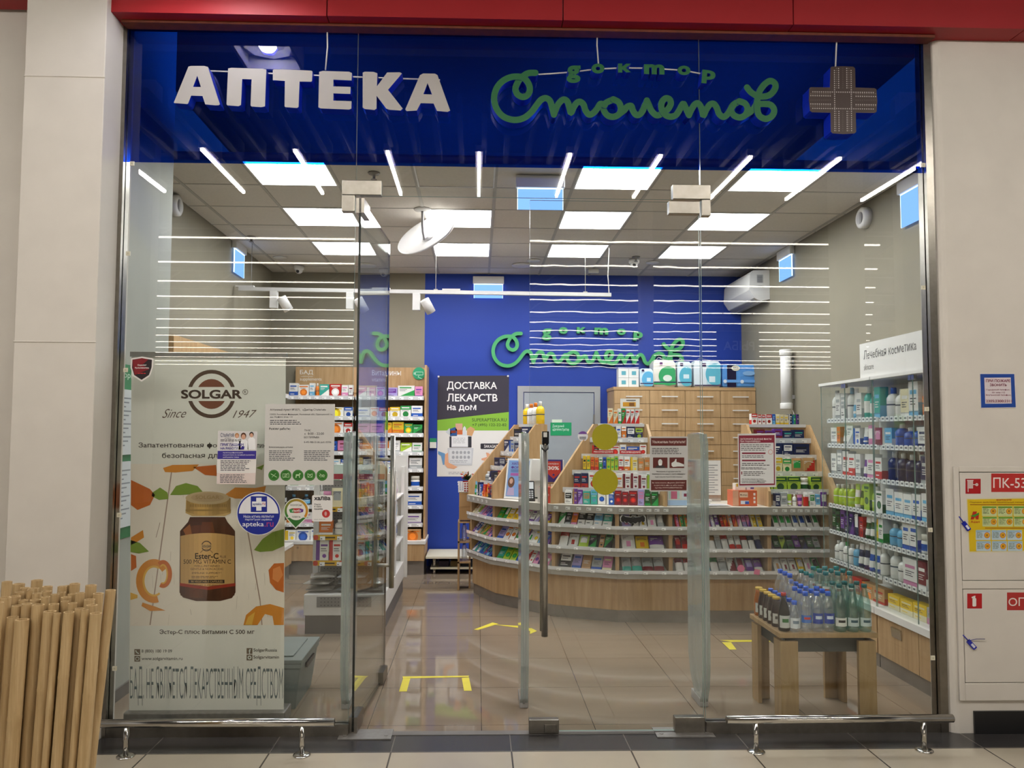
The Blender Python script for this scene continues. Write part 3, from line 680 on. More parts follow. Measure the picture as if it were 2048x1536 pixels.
script_sign('script_sign', 'green script name mounted on the blue back wall', lambda x, y: P(982 + (x - 982) * BX, 663 + (y - 140) * 0.68, YB - 0.05), 10.4, 0.045, ['logo_green', 'logo_side'])
# cross
t = thing('cross_sign', 'dark led pharmacy cross with rows of white dots', 'sign', P(1684, 200, -0.09))
cp = A(1580, 110, 8.53, [(690, 215), (715, 198), (900, 190), (1075, 198), (1110, 225), (1118, 555), (1440, 565), (1475, 585), (1490, 780), (1478, 970), (1440, 990), (1122, 985), (1130, 1310), (1100, 1338), (910, 1350), (730, 1338), (697, 1310), (690, 985), (380, 978), (340, 955), (322, 770), (328, 570), (350, 550), (680, 552)])
v, fr_, sd = curve_prism([[(P(x, y, -0.095).x, P(x, y, -0.095).z) for x, y in cp]], 0.083)
b = MB(); vv = [(x, -0.0535 - z, y) for x, y, z in v]; b.mesh(vv, fr_, '3a2a26', m=0); b.mesh(vv, sd, '1030c0', m=1); b.build('body', ['print', 'sign_blue'], t)
b = MB()
def dot(x, y, c='b8b0ac'):
    p = P(1580 + x / 8.53, 110 + y / 8.53, -0.0965); s = 0.0028; b.face([(p.x - s, p.y, p.z - s), (p.x + s, p.y, p.z - s), (p.x + s, p.y, p.z + s), (p.x - s, p.y, p.z + s)], c)
for k in range(29):
    y = 265 + k * 36.6
    for x in (758, 1042): dot(x + k * .3, y)
for k in list(range(0, 10)) + list(range(20, 30)):
    y = 230 + k * 36.6
    for x in (828, 968): dot(x + k * .3, y)
    dot(793, y, '6e625c'); dot(1005, y, '6e625c'); dot(900, y, '4f4440')
for k in range(29):
    x = 390 + k * 36.8
    for y in (628, 910): dot(x, y + k * .4)
for k in list(range(0, 10)) + list(range(21, 31)):
    x = 355 + k * 36.8
    for y in (693, 835): dot(x, y + k * .5)
    dot(x, 661, '6e625c'); dot(x, 870, '6e625c'); dot(x, 770, '4f4440')
b.build('led_dots', 'print', t)
b = MB(); b.tube([P(1672, 55, zz), P(1673, 85, zz), P(1671, 135, zz)], 0.004, n=6); b.build('supply_cable', 'cable_white', t)

# ------------------------------------------------------------------ bumper rails before the glass
def rail(xa, xb, posts, lab):
    t = thing('bumper_rail', lab, 'rail', ((xa + xb) / 2, -0.25, 0))
    b = MB(); b.tube([(xa, -0.25, 0.155), (xb, -0.25, 0.155)], 0.0195, n=16); b.build('tube', 'bright_steel', t)
    for x in posts:
        b = MB(); b.tube([(x, -0.25, 0.006), (x, -0.25, 0.14)], 0.0125, n=12); p = b.build('post', 'bright_steel', t)
        b = MB(); b.lathe([(0.042, 0.0), (0.042, 0.004), (0.03, 0.008), (0.013, 0.010)], (x, -0.25, 0), n=20); b.build('foot_plate', 'bright_steel', p)
rail(-1.875, G(663, 1440, .155).x + 0.02, (P(252, 1490, -.25).x, P(604, 1490, -.25).x), 'low steel bumper rail before the banner window')
rail(P(1453, 1430, -.25).x, P(1905, 1430, -.25).x, (P(1512, 1487, -.25).x, P(1848, 1487, -.25).x), 'low steel bumper rail before the water bottle table')
# ------------------------------------------------------------------ curved pharmacy counter
Q = [Vector(p) for p in ((-0.04, 3.476), (0.168, 2.996), (0.663, 2.517), (1.163, 2.306), (1.60, 2.288), (2.42, 2.280), (2.90, 2.272))]
def off(d):
    """the counter's plan line moved outwards (towards the shop) by d"""
    out = []
    for i, p in enumerate(Q):
        ns = []
        for a, b in ((i - 1, i), (i, i + 1)):
            if 0 <= a and b < len(Q):
                t = (Q[b] - Q[a]).normalized(); ns.append(Vector((t.y, -t.x)))
        n = sum(ns, Vector((0, 0))) / len(ns); n = n / max(n.length_squared, 0.3)
        out.append(p + n * d)
    return out
def band(mb, d0, d1, z0, z1, c='ffffff', m=0, z0b=None, z1b=None, seg=None):
    a, b = off(d0), off(d1); z0b = z0 if z0b is None else z0b; z1b = z1 if z1b is None else z1b
    for i in (range(len(Q) - 1) if seg is None else seg):
        mb.hexa([(a[i].x, a[i].y, z0), (a[i + 1].x, a[i + 1].y, z0), (b[i + 1].x, b[i + 1].y, z0b), (b[i].x, b[i].y, z0b)],
                [(a[i].x, a[i].y, z1), (a[i + 1].x, a[i + 1].y, z1), (b[i + 1].x, b[i + 1].y, z1b), (b[i].x, b[i].y, z1b)], c, m)
ct = thing('pharmacy_counter', 'long curved oak pharmacy counter with three product shelves', 'counter', (1.2, 2.6, 0))
b = MB(); band(b, -0.012, -0.05, 0.0, 0.10); b.build('plinth', 'plinth', ct)
b = MB(); band(b, 0.0, -0.04, 0.10, 0.40); b.build('base_panel', 'oak', ct)
b = MB(); band(b, -0.30, -0.33, 0.36, 0.90); b.build('back_panel', 'oak', ct)
TIER = (0.365, 0.545, 0.725)
def tags(mb, p0, p1, z, n, w=0.03, h=0.022, c='f4f4f2', out=0.0):
    p0, p1 = Vector(p0), Vector(p1); t = (p1 - p0); L = t.length; t = t / L; nrm = Vector((t.y, -t.x))
    for k in range(n):
        q = p0 + t * (L * (k + 0.5) / n + math.sin(k * 7.3) * 0.01) + nrm * (0.002 + out)
        a = q - t * (w / 2); e = q + t * (w / 2)
        mb.face([(a.x, a.y, z), (e.x, e.y, z), (e.x, e.y, z + h), (a.x, a.y, z + h)], c, 1)
        mb.face([(a.x + t.x * .004 + nrm.x * .0006, a.y + t.y * .004 + nrm.y * .0006, z + h * .25), (a.x + t.x * .018 + nrm.x * .0006, a.y + t.y * .018 + nrm.y * .0006, z + h * .25), (a.x + t.x * .018 + nrm.x * .0006, a.y + t.y * .018 + nrm.y * .0006, z + h * .5), (a.x + t.x * .004 + nrm.x * .0006, a.y + t.y * .004 + nrm.y * .0006, z + h * .5)], '707070', 1)
for k, z in enumerate(TIER):
    b = MB(); band(b, 0.06, 0.045, z, z + 0.045, m=0); band(b, 0.0605, 0.045, z + 0.0455, z + 0.055, m=1); band(b, 0.045, -0.30, z + 0.02, z + 0.035, z0b=z + 0.085, z1b=z + 0.10, m=1)  # thin white strip on each lip paints in the glare along its top
    sh = b.build('shelf', ['lip_grey', 'white_plastic'], ct)
    b = MB(); band(b, 0.068, 0.064, z + 0.042, z + 0.070)
    f = off(0.069)
    for i, n in enumerate((3, 5, 4, 3, 6, 4)): tags(b, f[i], f[i + 1], z + 0.040, n, 0.034, 0.018)
    b.build('price_rail', ['price_rail', 'print'], sh)
b = MB(); band(b, 0.06, -0.55, 0.905, 0.955); b.build('countertop', 'countertop', ct, bevel=0.004)
b = MB(); band(b, 0.066, 0.0605, 0.893, 0.953); f = off(0.067)
for i, n in enumerate((5, 0, 6, 6, 0, 7)):
    if n: tags(b, f[i], f[i + 1], 0.915, n, 0.04, 0.024, 'd8d8d4')
b.build('counter_edge', ['lip_grey', 'print'], ct)
ob, oc = off(0.02), off(-0.31)
for i, p in enumerate(Q):
    b = MB(); t = (oc[i] - ob[i]).normalized(); n = Vector((-t.y, t.x)) * 0.016
    pts = [ob[i] - n, ob[i] + n, oc[i] + n, oc[i] - n]
    b.hexa([(q.x, q.y, 0.40) for q in pts], [(q.x, q.y, 0.90) for q in pts]); b.build('divider', 'oak', ct)

# ------------------------------------------------------------------ stepped displays on the counter
STEP_Z = (0.957, 1.077, 1.222, 1.361, 1.505, 1.645)
STEP_S = (0.03, 0.135, 0.245, 0.355, 0.46, 0.56)
DISP = {}
def display(name, label, L0, ld, R0, rd, kmax=1.0):
    L0, ld, R0, rd = Vector(L0), Vector(ld).normalized() * kmax, Vector(R0), Vector(rd).normalized() * kmax
    t = thing('counter_display', label, 'display stand', ((L0.x + R0.x) / 2, (L0.y + R0.y) / 2, 0.955))
    for base, d, sgn in ((L0, ld, -1), (R0, rd, 1)):
        b = MB(); n = Vector((d.y, -d.x)).normalized() * sgn * 0.022
        pf = [(0.0, 0.956), (0.0, 1.085), (0.50, 1.640), (0.64, 1.640), (0.64, 0.956)]
        b.prism([(base.x + d.x * s, base.y + d.y * s, z) for s, z in pf], (n.x, n.y, 0)); b.build('side_panel', 'oak', t)
    for k in range(1, 6):
        s0, s1 = STEP_S[k] - 0.012, min(STEP_S[k] + 0.11, 0.63); z = STEP_Z[k]
        a, c_, e, g = L0 + ld * s0, R0 + rd * s0, R0 + rd * s1, L0 + ld * s1
        b = MB(); b.hexa([(q.x, q.y, z - 0.012) for q in (a, c_, e, g)], [(q.x, q.y, z - 0.001) for q in (a, c_, e, g)])
        sh = b.build('shelf', 'countertop' if k < 5 else 'oak_flat', t)
        nr = (c_ - a).normalized(); nr = Vector((nr.y, -nr.x))
        b = MB(); p0, p1 = a + nr * 0.004, c_ + nr * 0.004; q0, q1 = a + nr * 0.001, c_ + nr * 0.001
        b.hexa([(q.x, q.y, z - 0.028) for q in (p0, p1, q1, q0)], [(q.x, q.y, z + (0.016 if k < 5 else 0.0)) for q in (p0, p1, q1, q0)], 'dcdcd8')
        if k < 5: tags(b, p0, p1, z - 0.027, max(3, int((p1 - p0).length / 0.10)), 0.045, 0.026, 'e6e6e2')
        b.build('price_rail', ['price_rail', 'print'], sh)
    b = MB()
    for k in range(1, 6):                                         # wooden risers behind each row
        s = STEP_S[k]; a, c_ = L0 + ld * s, R0 + rd * s; zb = STEP_Z[k - 1]; zt = STEP_Z[k] - 0.013
        e, g = R0 + rd * (s + 0.01), L0 + ld * (s + 0.01)
        b.hexa([(q.x, q.y, zb) for q in (a, c_, e, g)], [(q.x, q.y, zt) for q in (a, c_, e, g)])
    b.build('back_panel', 'oak', t)
    DISP[name] = (L0, ld, R0, rd)
    return t
of = off(0.045)
display('near blue wall', 'oak stepped display at the far curved end of the counter', of[0], (0.917, 0.40), (of[1].x, of[1].y), (0.83, 0.56))
display('middle', 'oak stepped display in the middle of the counter behind the yellow discs', of[2], (0.81, 0.58), (1.545, of[4].y + .003), (-0.08, 0.997))
display('cosmetics', 'oak stepped display at the counter end beside the glass cosmetics cabinets', (2.43, of[5].y), (0, 1), (2.97, of[5].y), (0, 1))

# ------------------------------------------------------------------ shelf racks along the back and side walls
RZ = (1.955, 1.726, 1.540, 1.336, 1.148, 0.945, 0.742, 0.545)
rk = thing('wall_shelf_rack', 'oak wall rack with vitamins and supplements headings against the back wall', 'shelf rack', (-1.35, 4.7, 0))
b = MB(); b.box((-2.13, 4.93, 0.35), (-0.60, 4.96, 2.32)); b.build('back_panel', 'oak', rk)
b = MB(); b.box((-0.60, 4.56, 0.35), (-0.577, 4.96, 2.32)); b.build('side_panel', 'oak', rk)
for x in (-1.375,):
    b = MB(); b.box((x - 0.012, 4.88, 0.38), (x + 0.012, 4.93, 2.0)); b.build('upright', 'white_metal', rk)
b = MB(); b.box((-2.13, 4.915, 2.02), (-0.60, 4.93, 2.32))
Y_ = 4.913
b.ptext('БАД', 600, 626, 740, 750, Y_, 'f4f2ec', 1, 0.0); b.pr(602, 752.5, 626, 753.2, Y_, 'e8e4d8'); b.ptext('supplements', 600, 643, 755, 763, Y_, 'efece2')
b.ptext('Витамины', 744, 802, 740, 751, Y_, 'f4f2ec'); b.ptext('vitamins', 744, 772, 755, 763, Y_, 'efece2')
b.v = b.v; hd = b.build('header', ['oak'], rk)
hd.data.materials.append(MAT['print'])
for p in hd.data.polygons[6:]: p.material_index = 1
for k, z in enumerate(RZ):
    for xa, xb in ((-2.12, -1.385), (-1.365, -0.605)):
        b = MB(); b.box((xa, 4.52, z - 0.018), (xb, 4.93, z)); sh = b.build('shelf', 'white_metal', rk)
        b = MB(); b.box((xa, 4.512, z - 0.034), (xb, 4.5195, z + 0.012)); tags(b, (xa, 4.511), (xb, 4.511), z - 0.032, 8, 0.045, 0.03); b.build('price_rail', ['price_rail', 'print'], sh)
b = MB(); b.box((-2.13, 4.40, 0.335), (-0.565, 4.96, 0.37)); b.build('base_top', 'white_plastic', rk)
b = MB(); b.box((-2.12, 4.42, 0.15), (-0.575, 4.96, 0.335)); b.build('base_cabinet', 'oak', rk)
for xa, xb in ((-2.11, -1.62), (-1.61, -1.10), (-1.09, -0.58)):
    b = MB(); b.box((xa, 4.405, 0.155), (xb, 4.419, 0.33)); d = b.build('door', 'oak', rk)
    b = MB(); b.lathe([(0.0, 0.0), (0.011, 0.001), (0.011, 0.01)], (0, 0, 0), n=12); b.v = [Vector((xa + 0.16 + p.x, 4.405 - p.z, 0.30 + p.y)) for p in b.v]; b.build('lock', 'bright_steel', d)
b = MB(); b.box((-2.12, 4.43, 0.0), (-0.58, 4.9, 0.15)); b.build('plinth', 'plinth', rk)
# camera pictogram disc on the header
b = MB(); cy_ = 4.905
b.prism([P(838 + 12.5 * math.cos(2 * PI * k / 30), 747 + 12.5 * math.sin(2 * PI * k / 30), cy_) for k in range(30)], (0, 0.004, 0), '2fa070')
b.pline([(831, 744), (846, 744), (846, 750), (831, 750), (831, 744)], 1, cy_, 'bfe8d4'); b.pline([(831, 747), (828, 745), (828, 749), (831, 747)], 1, cy_, 'bfe8d4'); b.pline([(838, 751), (836, 754), (845, 758)], 1, cy_, 'bfe8d4')
tag(b.build('camera_notice', 'print', loc=P(838, 747, cy_)), 'round green sticker with a camera pictogram on the rack heading', 'sticker')

rw = thing('wall_shelf_rack', 'oak rack along the side wall behind the vitamin banner', 'shelf rack', (-2.25, 3.2, 0))
b = MB(); b.box((-2.44, 2.0, 0.35), (-2.41, 4.3, 2.32)); b.build('back_panel', 'oak', rw)
b = MB(); b.box((-2.41, 2.0, 2.02), (-2.395, 4.3, 2.32)); b.build('header', 'oak', rw)
b = MB(); b.box((-2.41, 1.98, 0.35), (-2.06, 2.0, 2.32)) if 0 else b.box((-2.41, 4.30, 0.35), (-2.2, 4.32, 2.32)); b.build('side_panel', 'oak', rw)
for z in RZ[:1] + (1.54, 1.148, 0.84, 0.6):
    b = MB(); b.box((-2.41, 2.0, z - 0.018), (-2.06, 4.29, z)); sh = b.build('shelf', 'white_metal', rw)
    b = MB(); b.box((-2.0595, 2.0, z - 0.034), (-2.052, 4.29, z + 0.012)); b.build('price_rail', 'price_rail', sh)
b = MB(); b.box((-2.44, 2.0, 0.335), (-1.97, 4.29, 0.37)); b.build('base_top', 'white_plastic', rw)
b = MB(); b.box((-2.44, 2.0, 0.15), (-1.99, 4.29, 0.335)); b.build('base_cabinet', 'oak', rw)
b = MB(); b.box((-2.44, 2.01, 0.0), (-2.01, 4.28, 0.15)); b.build('plinth', 'plinth', rw)

# ------------------------------------------------------------------ white gondola with a pegboard end
gx0, gx1, gy0, gy1 = -1.335, -0.715, 2.05, 3.55
g = thing('gondola_shelf', 'white metal gondola shelf with grey pegboard end behind the open door', 'shelf rack', ((gx0 + gx1) / 2, 2.7, 0))
b = MB(); b.box((gx0 + 0.01, gy0 - 0.07, 0.0), (gx1 - 0.01, gy1, 0.14)); b.build('plinth', 'plinth_grey', g)
b = MB(); b.box((gx0, gy0 - 0.08, 0.14), (gx1, gy1, 0.30)); b.build('base_shelf', 'white_metal', g, bevel=0.004)
b = MB(); b.box((gx0 + 0.10, gy0 - 0.084, 0.205), (gx1 - 0.10, gy0 - 0.0805, 0.285), '7c7a78')
for i in range(14):
    for j in range(3): b.quad3((gx0 + 0.13 + i * 0.027, gy0 - 0.0845, 0.215 + j * 0.026), (1, 0, 0), (0, 0, 1), 0, 0, 0.008, 0.008, '3c3b3a')
b.build('kick_grille', 'print', g)
b = MB(); b.box((gx0 + 0.06, gy0 + 0.26, 0.30), (gx1 - 0.06, gy0 + 0.30, 1.16), '858381')
for i in range(18):
    for j in range(30): b.quad3((gx0 + 0.085 + i * 0.026, gy0 + 0.2594, 0.33 + j * 0.027), (1, 0, 0), (0, 0, 1), 0, 0, 0.007, 0.007, '2e2d2c')
b.build('pegboard', 'print', g)
for x in (gx0, gx1 - 0.045):
    b = MB(); b.box((x, gy0 + 0.22, 0.30), (x + 0.045, gy0 + 0.30, 1.22)); b.build('post', 'white_metal', g)
for x in (gx1 - 0.03,):
    for y in (2.75, 3.5):
        b = MB(); b.box((x, y, 0.30), (x + 0.03, y + 0.05, 1.22)); b.build('post', 'white_metal', g)
GZ = (0.30, 0.545, 0.745, 0.965)
for k, z in enumerate(GZ[1:]):
    b = MB(); b.box((gx0 + 0.05, gy0 - 0.0, z - 0.012), (gx1 - 0.05, gy0 + 0.26, z)); sh = b.build('shelf', 'white_metal', g)
    b = MB(); b.box((gx0 + 0.05, gy0 - 0.008, z - 0.035), (gx1 - 0.05, gy0 - 0.0005, z + 0.004), 'd6a91c')
    for q in range(3):
        b.prism([(gx0 + 0.07 + q * 0.2 + 0.02 * math.cos(a * PI / 8), gy0 - 0.0095, z - 0.016 + 0.02 * math.sin(a * PI / 8)) for a in range(16)], (0, 0.001, 0), 'c8492f')
        b.quad3((gx0 + 0.10 + q * 0.2, gy0 - 0.0086, z - 0.022), (1, 0, 0), (0, 0, 1), 0, 0, 0.12, 0.011, '3a2c10')
    tags(b, (gx0 + 0.06, gy0 - 0.009), (gx1 - 0.06, gy0 - 0.009), z - 0.036, 4, 0.04, 0.03)
    b.build('price_rail', ['print', 'print'], sh)
    b = MB(); b.box((gx1 - 0.22, gy0 + 0.32, z - 0.012), (gx1 - 0.004, gy1 - 0.02, z)); b.build('side_shelf', 'white_metal', g)
b = MB(); b.box((gx0 + 0.02, gy0 + 0.24, 1.17), (gx1 - 0.02, gy0 + 0.30, 1.215), 'a03040'); b.box((gx0 + 0.02, gy0 + 0.24, 1.215), (gx1 - 0.02, gy0 + 0.30, 1.29), 'cfe0d8'); b.build('topper', 'print', g)
b = MB(); b.box((-0.86, gy1, 0.14), (-0.685, gy1 + 0.03, 1.33)); b.build('end_panel', 'white_metal', g)

# ------------------------------------------------------------------ tall drawer cabinet behind the counter
dx0, dx1, dy = 1.545, 3.165, 4.545
dc = thing('drawer_cabinet', 'tall oak drawer cabinet with white bar handles behind the counter', 'drawer cabinet', ((dx0 + dx1) / 2, 4.77, 0))
b = MB(); b.box((dx0, dy + 0.018, 0.0), (dx1, YB - 0.002, 2.05)); b.build('carcass', 'oak', dc)
b = MB(); b.box((dx0 - 0.008, dy - 0.004, 2.05), (dx1, YB - 0.002, 2.085)); b.build('top_board', 'oak_flat', dc)
cw = (dx1 - dx0) / 4; rh = 0.1535
for i in range(4):
    for j in range(8):
        z1_ = 2.048 - j * rh; x0 = dx0 + i * cw
        b = MB(); b.box((x0 + 0.0025, dy, z1_ - rh + 0.0025), (x0 + cw - 0.0025, dy + 0.017, z1_ - 0.0025)); d = b.build('drawer', 'oak', dc)
        b = MB(); xm = x0 + cw / 2 + 0.02; z = z1_ - rh * 0.47; b.box((xm - 0.092, dy - 0.034, z - 0.006), (xm + 0.092, dy - 0.022, z + 0.006))
        for s in (-0.07, 0.07): b.box((xm + s - 0.004, dy - 0.022, z - 0.004), (xm + s + 0.004, dy - 0.0005, z + 0.004))
        b.build('handle', 'white_metal', d)
b = MB(); b.box((dx0 + 0.003, dy, 0.0), (dx1 - 0.003, dy + 0.017, 2.048 - 8 * rh)); b.build('base_panel', 'oak', dc)

# ------------------------------------------------------------------ glass cosmetics cabinets along the wall
CX0 = 2.69; CZS = (0.60, 0.82, 1.02, 1.25, 1.48, 1.67)
CABS = ((1.085, 1.86, 'glass cosmetics cabinet farther from the shop front'), (0.12, 1.075, 'glass cosmetics cabinet nearest the shop front beside the table'))
for ya, yb, lab in CABS:
    c = thing('cosmetics_cabinet', lab, 'display cabinet', (2.93, (ya + yb) / 2, 0), 'cosmetics cabinets')
    b = MB(); b.box((CX0 + 0.015, ya, 0.0), (XR - 0.002, yb, 0.09)); b.build('plinth', 'plinth', c)
    b = MB(); b.box((CX0 + 0.016, ya, 0.09), (XR - 0.002, yb, 0.355)); b.build('base_cabinet', 'oak', c)
    nd = 2
    for k in range(nd):
        y0 = ya + (yb - ya) * k / nd + 0.003; y1 = ya + (yb - ya) * (k + 1) / nd - 0.003
        b = MB(); b.box((CX0, y0, 0.094), (CX0 + 0.0155, y1, 0.352)); d = b.build('door', 'oak', c)
        b = MB(); ym = (y0 + y1) / 2
        b.hexa([(CX0 - 0.006, ym - 0.055, 0.255), (CX0 - 0.006, ym + 0.055, 0.255), (CX0 - 0.0005, ym + 0.055, 0.25), (CX0 - 0.0005, ym - 0.055, 0.25)], [(CX0 - 0.012, ym - 0.055, 0.315), (CX0 - 0.012, ym + 0.055, 0.315), (CX0 - 0.0005, ym + 0.055, 0.318), (CX0 - 0.0005, ym - 0.055, 0.318)]); b.build('handle', 'bright_steel', d)
    b = MB(); b.box((CX0 - 0.02, ya, 0.356), (XR - 0.002, yb, 0.40)); b.build('ledge', 'white_plastic', c)
    b = MB(); b.box((CX0 - 0.015, ya, 1.93), (XR - 0.002, yb, 1.95)); b.build('top_board', 'white_plastic', c)
    b = MB(); b.box((XR - 0.02, ya, 0.40), (XR - 0.003, yb, 1.93)); b.build('back_panel', 'white_plastic', c)
    for k in range(2):
        y0 = ya + (yb - ya) * k / 2 + 0.002; y1 = ya + (yb - ya) * (k + 1) / 2 - 0.002
        b = MB(); v = [(CX0, y0, 0.402), (CX0 + 0.006, y0, 0.402), (CX0 + 0.006, y1, 0.402), (CX0, y1, 0.402), (CX0, y0, 1.928), (CX0 + 0.006, y0, 1.928), (CX0 + 0.006, y1, 1.928), (CX0, y1, 1.928)]
        b.mesh(v, [(3, 0, 4, 7)], m=0); b.mesh(v, [(0, 1, 5, 4), (2, 3, 7, 6)], m=1)
        d = b.build('glass_door', ['cabinet_glass', 'glass_edge'], c)
        b = MB(); yh = y1 if k == 0 else y0
        b.box((CX0 - 0.008, yh - 0.03, 1.895), (CX0 + 0.012, yh + 0.03 if 0 else yh, 1.925)) if k == 0 else b.box((CX0 - 0.008, yh, 1.895), (CX0 + 0.012, yh + 0.03, 1.925)); b.build('clamp', 'bright_steel', d)
    if ya > 1:
        b = MB(); b.face([(CX0 + 0.008, yb - 0.003, 0.402), (XR - 0.02, yb - 0.003, 0.402), (XR - 0.02, yb - 0.003, 1.928), (CX0 + 0.008, yb - 0.003, 1.928)]); b.build('end_pane', 'cabinet_glass', c)
    for z in CZS:
        b = MB(); b.box((CX0 + 0.05, ya + 0.005, z - 0.007), (XR - 0.022, yb - 0.006, z)); sh = b.build('shelf', ['acrylic'], c)
        b = MB(); b.box((CX0 + 0.044, ya + 0.005, z - 0.026), (CX0 + 0.0495, yb - 0.006, z + 0.004))
        n = int((yb - ya) / 0.055)
        for q in range(n):
            y = ya + 0.02 + (yb - ya - 0.04) * (q + 0.5) / n
            b.face([(CX0 + 0.043, y + 0.019, z - 0.025), (CX0 + 0.043, y - 0.019, z - 0.025), (CX0 + 0.043, y - 0.019, z + 0.008), (CX0 + 0.043, y + 0.019, z + 0.008)], 'eceeee', 1)
            b.face([(CX0 + 0.0424, y + 0.012, z - 0.014), (CX0 + 0.0424, y - 0.012, z - 0.014), (CX0 + 0.0424, y - 0.012, z - 0.002), (CX0 + 0.0424, y + 0.012, z - 0.002)], '6a7078', 1)
        b.build('price_rail', ['price_rail', 'print'], sh)
sb = MB(); sb.box((CX0 + 0.0, 0.30, 1.951), (CX0 + 0.012, 1.235, 2.19), 'eceae6')
sb.text3('Лечебная косметика', (CX0 - 0.0008, 1.20, 1.952), (0, -1, 0), (0, 0, 1), 0.02, 0.125, 0.64, 0.062, '6e6c6a'); sb.text3('skincare', (CX0 - 0.0008, 1.20, 1.952), (0, -1, 0), (0, 0, 1), 0.02, 0.05, 0.13, 0.04, '8a8886')
tag(sb.build('cabinet_heading', 'print', loc=(CX0, 0.77, 1.951)), 'white skincare heading board standing on the glass cosmetics cabinets', 'sign')

# ------------------------------------------------------------------ grey door in the blue wall
dz = 2.115
b = MB(); x0, x1 = P(1035, 772, YB).x, P(1200, 772, YB).x
b.box((x0, YB - 0.02, 0), (x0 + 0.07, YB, dz)); b.box((x1 - 0.07, YB - 0.02, 0), (x1, YB, dz)); b.box((x0 + 0.07, YB - 0.02, dz - 0.07), (x1 - 0.07, YB, dz)); 
dn = struct(b.build('trim_door_frame', 'door_trim'), 'grey door frame in the blue wall')
b = MB(); b.box((x0 + 0.078, YB - 0.012, 0.005), (x1 - 0.078, YB, dz - 0.078)); d3 = struct(b.build('door_3', 'grey_door'), 'plain grey staff door in the blue wall')
b = MB(); b.box((x1 - 0.085, YB - 0.03, 1.68), (x1 - 0.068, YB - 0.0125, 1.78)); b.build('hinge', 'galva', d3)
yy = YB - 0.014
b = MB(); b.pr(1101, 845, 1143, 871, yy, '1f9a63', 1); b.ptext('Дежурный', 1105, 1128, 849, 856, yy, 'd8f0e2', 2); b.ptext('администратор', 1105, 1138, 857, 863, yy, 'd8f0e2', 2); b.pr(1104, 839, 1124, 845, yy, 'd8e6d0', 1)
tag(b.build('door_plate', 'print', loc=P(1122, 858, yy)), 'green duty administrator plate on the grey staff door', 'sign')
# ------------------------------------------------------------------ goods
PAL = {'W': ('eceae6', 'white'), 'R': ('c32a24', 'red'), 'O': ('e07a28', 'orange'), 'Y': ('e8c22a', 'yellow'), 'G': ('2f9a4a', 'green'), 'D': ('24552c', 'dark-green'),
       'L': ('a9c93c', 'lime'), 'B': ('2458b4', 'blue'), 'N': ('1c2752', 'navy'), 'S': ('6fb4dc', 'sky-blue'), 'T': ('3fae9e', 'teal'), 'P': ('6c3a94', 'purple'),
       'K': ('d98ab4', 'pink'), 'M': ('7a2030', 'maroon'), 'C': ('e6dcb8', 'cream'), 'A': ('a9adae', 'grey'), 'X': ('202226', 'black'), 'V': ('a79ace', 'lavender'), 'E': ('b98f60', 'tan')}
def shade(c, f): return tuple(min(1, v * f) for v in col(c)[:3]) + (1,)
def front(mb, w, h, y, base, acc, style, R, n=(0, -1, 0)):
    """printed front of a pack: colour fields, a picture patch and rows of small print"""
    e = 0.0005
    def q(x0, z0, x1, z1, c, k=1): mb.face([(x0 * w - w / 2, y - e * k, z0 * h), (x1 * w - w / 2, y - e * k, z0 * h), (x1 * w - w / 2, y - e * k, z1 * h), (x0 * w - w / 2, y - e * k, z1 * h)], c)
    def disc(cx, cz, r, c, k=1, m=12): mb.face([(cx * w - w / 2 + r * w * math.cos(2 * PI * i / m), y - e * k, cz * h + r * w * math.sin(2 * PI * i / m)) for i in range(m)], c)
    dark = '3c3c46' if sum(col(base)[:3]) > 0.9 else 'e8e6e2'
    if style == 0: q(0, 0, 1, 0.36, acc); q(0.12, 0.72, 0.85, 0.82, acc); q(0.12, 0.60, 0.6, 0.64, dark); q(0.12, 0.50, 0.7, 0.53, dark); q(.15, .15, .6, .2, base, 2)
    elif style == 1: q(0, 0.66, 1, 1, acc); q(0.12, 0.78, 0.86, 0.88, base, 2); disc(0.5, 0.28, 0.28, shade(acc, 0.7)); q(0.12, 0.56, 0.8, 0.59, dark)
    elif style == 2: q(0, 0, 0.30, 1, acc); q(0.38, 0.70, 0.92, 0.80, acc); q(0.38, 0.56, 0.8, 0.60, dark); q(0.38, 0.46, 0.86, 0.49, dark); disc(0.66, 0.22, 0.16, shade(acc, 1.3))
    elif style == 3:
        mb.face([(-w / 2, y - e, 0), (w / 2, y - e, 0), (w / 2, y - e, h * 0.62)], acc); q(0.1, 0.76, 0.82, 0.87, acc); q(0.1, 0.64, 0.55, 0.68, dark); q(.1, .54, .45, .57, dark)
    elif style == 4: q(0.1, 0.42, 0.9, 0.86, acc); q(0.18, 0.68, 0.8, 0.76, base, 2); q(0.18, 0.54, 0.65, 0.58, base, 2); q(0.14, 0.14, 0.7, 0.18, dark); q(0.14, 0.24, 0.5, 0.27, dark)
    elif style == 5: disc(0.5, 0.36, 0.34, acc); disc(0.5, 0.36, 0.2, shade(acc, 1.6), 2); q(0.1, 0.80, 0.9, 0.90, acc); q(0.2, 0.70, 0.7, 0.73, dark)
    elif style == 6: q(0, 0, 1, 0.12, acc); q(0, 0.12, 1, 0.16, shade(acc, .6)); q(0.15, 0.64, 0.85, 0.76, acc); q(0.15, 0.5, 0.8, 0.53, dark); q(.15, .42, .6, .45, dark); q(.15, .34, .7, .37, dark)
